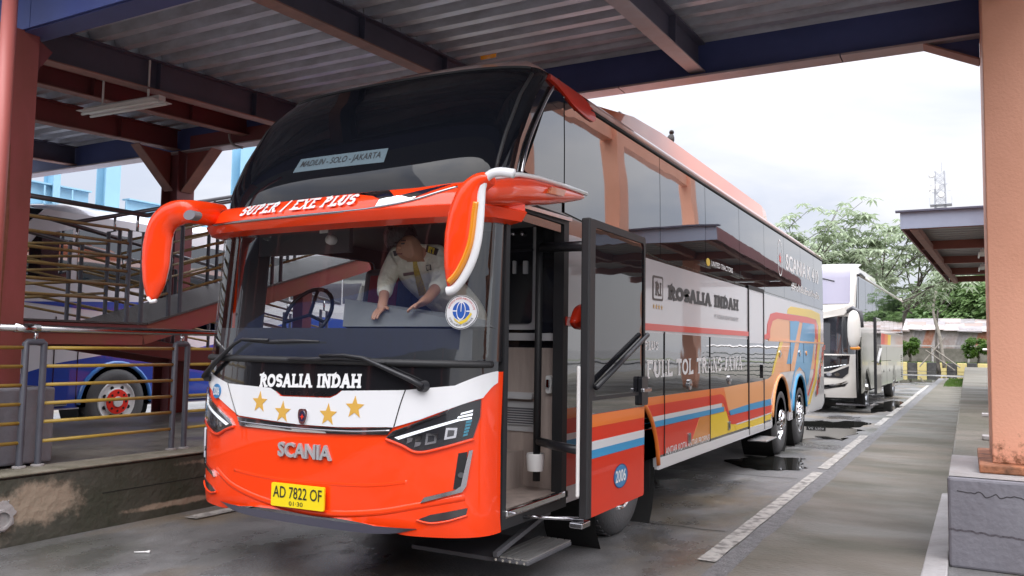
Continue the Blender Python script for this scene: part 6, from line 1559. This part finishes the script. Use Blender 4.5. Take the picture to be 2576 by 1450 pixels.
n = len(pv); vs = [(xl0 + (xl1 - xl0) * (p[0] - yn) / (yfv - yn), p[0], p[1]) for p in pv] + [(5.0, p[0], p[1]) for p in pv]
mesh_obj('deck_sheet', vs, [(i, i + 1, n + i + 1, n + i) for i in range(n - 1)], M_CORR, c2n)
MB().box(xl0 + .5, 5, yn + .02, yfv, 3.920, 3.950).build('roof_sheet', M_CORR, c2n)
for t, u in ((.32, .33), (.58, .37)):
    y = yn + (yfv - yn) * t; xx = u
    f = thing('fluorescent_fitting', 'small twin-tube fitting under the right canopy, ' + ('nearer one' if t < .4 else 'farther one'), 'lamp', (xx, y, 3.660), group='fittings under the right canopy')
    MB().box(xx - .05, xx + .05, y - .45, y + .45, 3.600, 3.650).build('housing', M_WHITE, f)
    for s in (-1, 1): MB().tube([(xx + s * .07, y - .5, 3.580), (xx + s * .07, y + .5, 3.580)], .018, 8).build('tube', mat('lamp_tube', (.8, .8, .78), .3), f)
    for yo in (-.3, .3): MB().tube([(xx, y + yo, 3.650), (xx, y + yo, 3.860)], .01, 6).build('hanger', M_WHITE, f)
# its columns and beams (also seen mirrored in the coach windows)
for y in (11.0, 15.0, 20.0):
    o = MB().box(.78, 1.12, y - .2, y + .2, .52, 6.3).build('column', M_ORANGEC, c2n, bevel=.01)
    MB().box(.68, 1.22, y - .3, y + .3, .52, .56).build('base_plate', M_RUSTOR, o)
MB().bar((.95, 11.2, 3.62), (.95, 14.8, 3.62), .16, .34).build('edge_beam', M_ORANGEC, c2n)
MB().bar((.95, 9.0, 5.95), (.95, 20.0, 5.95), .18, .34).build('edge_beam', M_ORANGEC, c2n)
MB().box(.80, 6, 9.2, 12.2, 6.32, 6.4).build('upper_roof', M_NAVY, c2n)
MB().bar((.95, 8.8, 4.20), (.95, 10.8, 3.62), .16, .30).build('edge_beam', M_ORANGEC, c2n)
acb = thing('aircon_box', 'flat white box lying on the right canopy roof', 'box', (0, 20, 3.86))
q = onz(2330, 530, 3.9); MB().box(-.42, .6, yn + .9, yn + 1.6, 3.95, 4.13).build('casing', M_WHITE, acb, bevel=.02)
MB().box(-.36, .3, yn + .89, yn + .90, 4.03, 4.10).build('grille', M_DGREY, acb)

# far railing on the right platform
rr = thing('guard_railing', 'dark green far railing by the orange column', 'railing', (.75, 30, .52))
for y in (30.0, 31.1): MB().box(.66, .70, y, y + .09, .52, 1.62).build('post', mat('dark_green_paint', (.02, .04, .03), .5), rr)
MB().box(.66, .70, 30.0, 31.19, 1.58, 1.62).build('top_bar', MATS['dark_green_paint'], rr)
for k in range(6): MB().box(.70, 3.5, 30.3, 30.33, .68 + k * .15, .71 + k * .15).build('rail', MATS['dark_green_paint'], rr)
MB().tube([(.45, 30.3, 1.72), (3.5, 30.3, 1.72)], .04, 8).build('handrail', M_CHROME, rr)

# ------------------------------------------------------------------ far edge: painted kerb, wall, shed
KY = 84.0
gv = sheet('verge', [(-60, KY + .4), (60, KY + .4), (60, KY + 9), (-60, KY + 9)], .45, mat('verge_soil', (.12, .11, .06), .9, var=(.8, (.07, .12, .03), .9)), label='weedy verge behind the painted kerb')
tag(gv, kind='structure')
kb = thing('painted_kerb', 'kerb painted in alternate yellow and black blocks at the far end', 'kerb', (0, KY, 0))
M_KY = mat('kerb_yellow', (.62, .52, .20), .6, var=(3, (.5, .4, .2), .7)); M_KB = mat('kerb_black', (.03, .03, .03), .7, var=(3, (.10, .095, .09), .8))
x = -12.0; k = 0
while x < 7.5:
    MB().box(x + .015, x + .785, KY, KY + .45, 0, .78 + random.uniform(-.03, .03)).build('kerb_block', M_KY if k % 2 == 0 else M_KB, kb, bevel=.04); x += .80; k += 1
wv_ = thing('boundary_wall', 'stained grey concrete panel wall behind the far kerb', 'wall', (0, KY + 5, 0))
M_BW = mat('stained_wall', (.20, .185, .16), .85, var=(.9, (.07, .065, .05), .9), bump=(8, .4))
x = -12.0
while x < 9:
    MB().box(x + .18, x + 3.0, KY + 5, KY + 5.12, 0, 2.15 + random.uniform(-.03, .03)).build('wall_panel', M_BW, wv_)
    MB().box(x - .02, x + .16, KY + 4.93, KY + 5.2, 0, 2.3).build('wall_post', M_LIGHTC, wv_); x += 3.02
MB().box(-12, 9, KY + 4.9, KY + 5.22, 2.3, 2.42).build('wall_coping', M_LIGHTC, wv_)
sh = thing('tin_shed', 'long shed with patched rusty tin wall and roof behind the boundary wall', 'shed', (0, KY + 9, 0))
M_T1 = mat('tin_grey', (.30, .29, .30), .5, metal=.2, var=(1.5, (.18, .14, .13), .8)); M_T2 = mat('tin_rust', (.30, .11, .06), .8, var=(2, (.40, .25, .2), .8)); M_T3 = mat('tin_pale', (.38, .35, .35), .55, var=(1, (.22, .15, .12), .8))
x = -11; k = 0; rs = random.Random(4)
while x < 9:
    w = rs.uniform(.85, 1.25); m = (M_T3, M_T1, M_T3, M_T2, M_T3, M_T1, M_T2, M_T3)[k % 8]; tl = 1.0
    pv = []
    for j in range(7): pv += [(x + w * j / 6, KY + 9 + (.04 if j % 2 else 0), .3), (x + w * j / 6 + tl, KY + 9 + (.04 if j % 2 else 0), 4.0 + rs.uniform(-.02, .02))]
    mesh_obj('wall_sheet', pv, [(2 * j, 2 * j + 2, 2 * j + 3, 2 * j + 1) for j in range(6)], m, sh); x += w - .05; k += 1
for row in range(3):
    x = -11 + row * .4
    while x < 9:
        w = rs.uniform(1.2, 2.2); y0 = KY + 8.5 + row * 2.2; z0 = 3.95 + row * .42 - .035 * max(0, x + 4)
        z0 += rs.uniform(-.07, .07)
        MB().add([(x, y0, z0), (x + w, y0, z0 + rs.uniform(-.12, .05)), (x + w, y0 + 2.5, z0 + .55), (x, y0 + 2.5, z0 + .55), (x, y0, z0 + .05), (x + w, y0, z0 + .05), (x + w, y0 + 2.5, z0 + .6), (x, y0 + 2.5, z0 + .6)], [(0, 1, 2, 3), (4, 5, 6, 7), (0, 1, 5, 4), (1, 2, 6, 5), (2, 3, 7, 6), (3, 0, 4, 7)]).build('roof_sheet', rs.choice((M_T1, M_T3, mat('tin_brown', (.25, .19, .17), .7), M_T3)), sh); x += w - .1

# ------------------------------------------------------------------ vegetation
def leafmat(name, c1, c2):
    m = mat(name, c1, .5, var=(1.3, c2, 1.0))
    n, l = m.node_tree.nodes, m.node_tree.links; b = n['Principled BSDF']; out = n['Material Output']
    tl = n.new('ShaderNodeBsdfTranslucent'); mx = n.new('ShaderNodeMixShader'); mx.inputs[0].default_value = .42
    src = b.inputs['Base Color'].links[0].from_socket; l.new(src, tl.inputs[0])
    l.new(b.outputs[0], mx.inputs[1]); l.new(tl.outputs[0], mx.inputs[2]); l.new(mx.outputs[0], out.inputs[0])
    return m
M_LF1 = leafmat('leaf_hazed', (.42, .48, .35), (.27, .34, .20)); M_LF2 = leafmat('leaf_dark', (.10, .18, .06), (.20, .30, .11)); M_LF3 = leafmat('leaf_bright', (.11, .20, .03), (.06, .13, .02))  # first one's paleness stands in for haze and overexposure on the far trees
M_BARK = mat('pale_bark', (.30, .27, .23), .8, var=(5, (.18, .16, .13), .8)); M_BARKD = mat('grey_bark', (.16, .14, .12), .85, var=(4, (.09, .08, .07), .8))
def leaf(vs, fs, p, d, up, L, w):
    d = d.normalized(); s = d.cross(up)
    if s.length < 1e-3: s = Vector((1, 0, 0))
    s.normalize(); n = len(vs)
    mid = p + d * L * .5 + up * L * .06; tip = p + d * L - up * L * .18
    vs += [tuple(p), tuple(mid + s * w / 2), tuple(tip), tuple(mid - s * w / 2)]; fs.append((n, n + 1, n + 2, n + 3))
def palmate_tree(name, label, base, h, spread, seed, m, nb=9, lsz=.55, group=None, clear=.35, twigs=3, lean=(0, 0)):
    rs = random.Random(seed); t = thing(name, label, 'tree', base, group=group); B = Vector(base)
    tr = MB(); vs = []; fs = []; top = B + Vector((lean[0], lean[1], h * .62))
    trunk = [B, B + Vector((rs.uniform(-.2, .2) + lean[0] * .3, lean[1] * .3, h * .3)), top]
    tr.tube(smooth_path([tuple(q) for q in trunk], 4), [.16 * h / 9 * (1 - .6 * k / 8) for k in range(9)], 8)
    ends = []
    for k in range(nb):
        f = clear + (1 - clear) * (k + rs.random()) / nb; st = B.lerp(top, min(1, f + .05)); an = rs.uniform(0, 2 * math.pi)
        R0 = spread * (.55 + .45 * rs.random()) * (1 - .25 * abs(f - .6)); e = st + Vector((math.cos(an) * R0, math.sin(an) * R0, h * rs.uniform(.10, .36)))
        md = st.lerp(e, .5) + Vector((0, 0, -h * .02)); tr.tube([tuple(q) for q in (st, md, e)], [.05 * h / 9, .035 * h / 9, .016], 5)
        for j in range(twigs):
            q = st.lerp(e, rs.uniform(.45, 1.0)); a2 = an + rs.uniform(-1.3, 1.3); e2_ = q + Vector((math.cos(a2), math.sin(a2), rs.uniform(.1, .9))) * spread * rs.uniform(.18, .42)
            tr.tube([tuple(q), tuple(e2_)], [.02, .01], 4); ends.append(e2_)
        ends.append(e)
    for e in ends:
        for c in range(rs.choice((2, 3, 3, 4))):
            o = e + Vector((rs.gauss(0, .35), rs.gauss(0, .35), rs.gauss(0, .28))) * lsz * 1.5
            a0 = rs.uniform(0, 6.28); n = rs.randint(7, 10)
            for j in range(n):
                a = a0 + 2 * math.pi * j / n; el = rs.uniform(-.55, .15)
                leaf(vs, fs, o, Vector((math.cos(a), math.sin(a), el)), Vector((0, 0, 1)), lsz * rs.uniform(.7, 1.15), lsz * .26)
    tr.build('trunk', M_BARKD, t, smooth=True)
    mesh_obj('crown', vs, fs, m, t, fix=False)
    return t
def dense_tree(name, label, base, h, rx, rz_, seed, m, n=5200, lsz=.55, group=None, trunk=True, cat='tree', flat_=.75):
    rs = random.Random(seed); t = thing(name, label, cat, base, group=group); B = Vector(base); vs = []; fs = []
    clumps = []
    c0 = B + Vector((0, 0, h - rz_))
    for k in range(46 if cat == 'tree' else 12):
        a = rs.uniform(0, 6.283); z = rs.uniform(-.75, 1); r = math.sqrt(max(0, 1 - z * z)) * rs.uniform(.65, 1.0)
        clumps.append((c0 + Vector((math.cos(a) * r * rx, math.sin(a) * r * rx, z * rz_ * rs.uniform(.8, 1))), rs.uniform(.22, .36) * rx))
    for k in range(n):
        c, r = rs.choice(clumps); d = Vector((rs.gauss(0, 1), rs.gauss(0, 1), rs.gauss(0, 1))).normalized()
        p = c + Vector((d.x * r, d.y * r, d.z * r * flat_)) * rs.uniform(.55, 1.0)
        dd = Vector((d.x, d.y, d.z * .3 - .25)) + Vector((rs.gauss(0, .35), rs.gauss(0, .35), rs.gauss(0, .2)))
        leaf(vs, fs, p, dd, Vector((rs.gauss(0, .3), rs.gauss(0, .3), 1)).normalized(), lsz * rs.uniform(.6, 1.2), lsz * .5)
    tr = MB(); tr.tube([tuple(B), tuple(B + Vector((.1 * rx, 0, h * .35))), tuple(c0)], [.05 * h, .035 * h, .02 * h], 8)
    for k in range(5):
        c = clumps[k][0]; tr.tube([tuple(B + Vector((0, 0, h * .3))), tuple(c0.lerp(c, .5)), tuple(c)], [.025 * h, .018 * h, .006 * h], 5)
    tr.build('trunk', M_BARKD, t, smooth=True)
    mesh_obj('crown', vs, fs, m, t, fix=False); return t
def gp(u, y): q = ony(u, 900, y); return (q[0], y, 0)
TG = 'open-crowned trees behind the white coach'
palmate_tree('papaya_leaved_tree', 'tallest pale green open tree rising over the tail of the orange bus', gp(2020, 47), 9.4, 4.3, 3, M_LF1, nb=27, lsz=.58, group=TG, twigs=6)
palmate_tree('papaya_leaved_tree', 'open-crowned tree with bare forked boughs between the coach and the right canopy', gp(2215, 50), 9.2, 3.9, 8, M_LF1, nb=18, lsz=.55, group=TG, twigs=6, clear=.55)
palmate_tree('papaya_leaved_tree', 'low pale tree filling the gap just above the white coach roof', gp(2110, 52), 8.4, 3.6, 15, M_LF1, nb=17, lsz=.58, group=TG, twigs=6)
palmate_tree('papaya_leaved_tree', 'tree with a high sprig showing beside the canopy fascia', gp(2250, 56), 10.2, 2.4, 21, M_LF1, nb=9, lsz=.62, group=TG, twigs=4, clear=.55, lean=(1.6, 0))
palmate_tree('sapling', 'thin pale stemmed sapling propped with stakes before the tin shed', gp(2362, 80), 8.6, 1.9, 31, M_LF2, nb=5, lsz=.55, clear=.85, twigs=3)
sk = [o for o in bpy.data.objects if o.name.startswith('sapling')][0]
bx_, by_ = sk.location.x, sk.location.y
for (a, b) in (((-1.5, 0), (.5, 3.0)), ((1.6, 0), (-.6, 2.2)), ((-1.0, 1.9), (1.2, .2))):
    MB().tube([(bx_ + a[0], by_ - .4, max(.45, a[1])), (bx_ + b[0], by_ - .2, b[1])], .06, 6).build('stake', M_BARK, sk)
MB().tube(smooth_path([(bx_ + .4, by_ - .15, .4), (bx_ + .1, by_ - .15, 3.0), (bx_ - .35, by_ - .15, 5.2), (bx_ - .1, by_ - .15, 7.0)], 4), [.14] * 7 + [.1] * 6, 8).build('stem', M_BARK, sk, smooth=True)
dense_tree('spreading_tree', 'broad dense green tree behind the tin shed', gp(2420, 108), 10.2, 6.6, 4.2, 5, M_LF2, n=9000, lsz=.85)
dense_tree('spreading_tree', 'smaller dark tree at the left shoulder of the broad tree', gp(2318, 112), 7.4, 3.6, 2.8, 6, M_LF2, n=4200, lsz=.8)
dense_tree('spreading_tree', 'dense tree half hidden behind the orange column', gp(2520, 104), 9.6, 4.6, 3.8, 9, M_LF2, n=4500, lsz=.85)
dense_tree('distant_tree', 'hazy low tree beside the tail of the white coach', gp(2272, 140), 8.0, 3.2, 3.4, 12, M_LF2, n=2500, lsz=.9)
dense_tree('round_shrub', 'clipped round shrub with reddish tips beside the white coach tail', (*gp(2288, KY + 1.6)[:2], .45), 2.6, 1.05, 1.0, 41, M_LF3, n=2600, lsz=.24, cat='shrub', flat_=1)
dense_tree('round_shrub', 'bright clipped shrub beside the dark green railing', (*gp(2460, KY + 1.6)[:2], .45), 2.7, 1.05, 1.0, 43, M_LF3, n=2600, lsz=.24, cat='shrub', flat_=1)
rs = random.Random(77); vs = []; fs = []
for k in range(2600):
    x_ = rs.uniform(-11, 7); y_ = KY + .5 + rs.random() ** 1.5 * 4.2; dd = Vector((rs.gauss(0, .4), rs.gauss(0, .4), 1)); leaf(vs, fs, Vector((x_, y_, .44)), dd, Vector((0, 1, 0)), rs.uniform(.2, .55), .07)
g = mesh_obj('weeds', vs, fs, M_LF3, fix=False); tag(g, 'weeds along the foot of the far wall', 'weeds', kind='stuff')
# grass patch at the far end of the pavement
vs = []; fs = []
for k in range(1500):
    x_ = rs.uniform(-1.0, .1); y_ = rs.uniform(44, 58); leaf(vs, fs, Vector((x_, y_, .03)), Vector((rs.gauss(0, .6), rs.gauss(0, .6), 1)), Vector((0, 1, 0)), rs.uniform(.05, .14), .03)
g = mesh_obj('grass', vs, fs, M_LF3, fix=False); tag(g, 'short grass at the far end of the pavement', 'grass', kind='stuff')

# ------------------------------------------------------------------ lattice mast
tw = thing('cell_tower', 'slender lattice phone mast with panel antennas above the right canopy', 'tower', gp(2374, 170))
tb_ = Vector(tw.location); hT = float(ony(2375, 432, 170)[2]); M_STL = mat('mast_steel', (.42, .43, .46), .5, metal=.3)
for sx_ in (-1, 1):
    for sy_ in (-1, 1): MB().bar((tb_.x + sx_ * 1.5, tb_.y + sy_ * 1.5, 0), (tb_.x + sx_ * .75, tb_.y + sy_ * .75, hT), .16, .16).build('mast_leg', M_STL, tw)
br = MB(); zz_ = 17.0
def wz(z): return 1.5 - .75 * z / hT
while zz_ < hT - .5:
    z2 = zz_ + 1.3; a, b = wz(zz_), wz(z2)
    for s in (-1, 1):
        br.bar((tb_.x - a, tb_.y + s * a, zz_), (tb_.x + b, tb_.y + s * b, z2), .07, .07); br.bar((tb_.x + a, tb_.y + s * a, zz_), (tb_.x - b, tb_.y + s * b, z2), .07, .07)
        br.bar((tb_.x - a, tb_.y + s * a, zz_), (tb_.x + a, tb_.y + s * a, zz_), .07, .07)
    zz_ = z2
tag(br.build('bracing', M_STL, tw), kind='stuff')
tz = lambda v: float(ony(2375, v, 170)[2])
for (dx_, v0, v1, w_) in ((-1.75, 452, 484, .4), (-1.1, 458, 478, .5), (1.5, 449, 483, .45), (-1.5, 480, 492, .4), (-.4, 466, 478, .6)):
    za, zb_ = tz(v1), tz(v0)
    MB().box(tb_.x + dx_ - w_ / 2, tb_.x + dx_ + w_ / 2, tb_.y - 1.6, tb_.y - 1.3, za, zb_).build('panel_antenna', M_WHITE, tw)
    MB().bar((tb_.x + dx_, tb_.y - 1.3, (za + zb_) / 2), (tb_.x, tb_.y, (za + zb_) / 2), .1, .1).build('antenna_bracket', M_STL, tw)
for v in (494, 443): MB().lathe([(.0, .15), (.45, .1), (.55, -.15), (.5, -.3), (0, -.3)], (tb_.x + (.2 if v > 470 else -1.3), tb_.y - 1.7, tz(v)), 'y', 20, -1).build('dish', M_WHITE, tw, smooth='auto')
MB().bar((tb_.x + .3, tb_.y, hT), (tb_.x + .3, tb_.y, tz(408)), .08, .08).build('lightning_rod', M_STL, tw)
zr = tz(517)
MB().box(tb_.x - 1.7, tb_.x + 1.9, tb_.y - 1.5, tb_.y + 1.5, zr, zr + .1).build('platform_ring', M_STL, tw)
for k in range(5): MB().bar((tb_.x - 1.7 + k * .9, tb_.y - 1.5, zr + .1), (tb_.x - 1.7 + k * .9, tb_.y - 1.5, zr + 1.3), .06, .06).build('ring_post', M_STL, tw)

# ------------------------------------------------------------------ small things
bird = thing('bird', 'small dark bird perched on the bus roof', 'bird', (-3.0, 9.6, 3.96))
bpz = Vector(onx(1687, 350, -2.93)); 
bm = bmesh.new(); bmesh.ops.create_uvsphere(bm, u_segments=14, v_segments=10, radius=1)
for v in bm.verts:
    v.co = bpz + Matrix.Rotation(R_(58), 3, 'X') @ Vector((v.co.x * .045 * (1 - .3 * v.co.y), v.co.y * .085, v.co.z * .042 * (1 - .3 * v.co.y)))
me = bpy.data.meshes.new('body'); bm.to_mesh(me); bm.free(); me.materials.append(mat('dark_feather', (.03, .027, .025), .7)); [setattr(p, 'use_smooth', True) for p in me.polygons]
link(bpy.data.objects.new('body', me), bird)
MB().lathe([(0, -.03), (.026, -.015), (.03, .0), (.022, .02), (0, .03)], tuple(bpz + Vector((.0, .035, .085))), 'z', 10).build('head', MATS['dark_feather'], bird, smooth=True)
MB().bar(bpz + Vector((0, .06, .09)), bpz + Vector((0, .085, .085)), .008, .008).build('beak', M_INK, bird)
MB().bar(bpz + Vector((0, -.03, -.05)), bpz + Vector((0, -.06, -.13)), .03, .01).build('tail', MATS['dark_feather'], bird)
for s in (-.015, .015): MB().tube([tuple(bpz + Vector((s, .01, -.05))), tuple(bpz + Vector((s, .015, -.10)))], .004, 5).build('leg', M_INK, bird)
bpz0 = bpz.z
q = onz(358, 1391, .004)
lit = MB().tube([(q[0] - .05, q[1] - .03, .008), (q[0] + .02, q[1] + .015, .010), (q[0] + .05, q[1] + .025, .012)], [.005, .006, .012], 8).build('litter_scrap', M_WHITE, smooth=True)
tag(lit, 'small white scrap of litter on the brown asphalt at lower left', 'litter')
# ------------------------------------------------------------------ the terminal behind the viewer, mirrored in the windscreens
bk = thing('terminal_canopy', 'blue fascia canopy on the far side of the bus lanes, mirrored in the windscreen', 'canopy', (-16, -13, 0))
for k in range(20): MB().box(-52 + k * 3.0, -49.02 + k * 3.0, -13.1, -13.0, 4.3 + .03 * (k % 2), 6.5).build('fascia_panel', M_BLUE, bk)
MB().box(-52, 8, -24, -13.1, 4.6, 4.7).build('roof_slab', M_NAVY, bk)
MB().box(-52, 8, -16.5, -16.3, 7.0, 10.5).build('upper_wall', M_DRED, bk)
for x in (-48, -41, -34, -27, -20, -13, -6, 1): MB().box(x, x + .4, -13.9, -13.5, 0, 10.5).build('column', M_REDST, bk)
MB().box(-52, 8, -23.9, -23.6, 0, 4.6).build('back_wall', mat('shaded_wall', (.16, .15, .15), .8), bk)
MB().box(-52, 8, -18, -12.6, 10.5, 10.7).build('roof_slab', M_NAVY, bk)
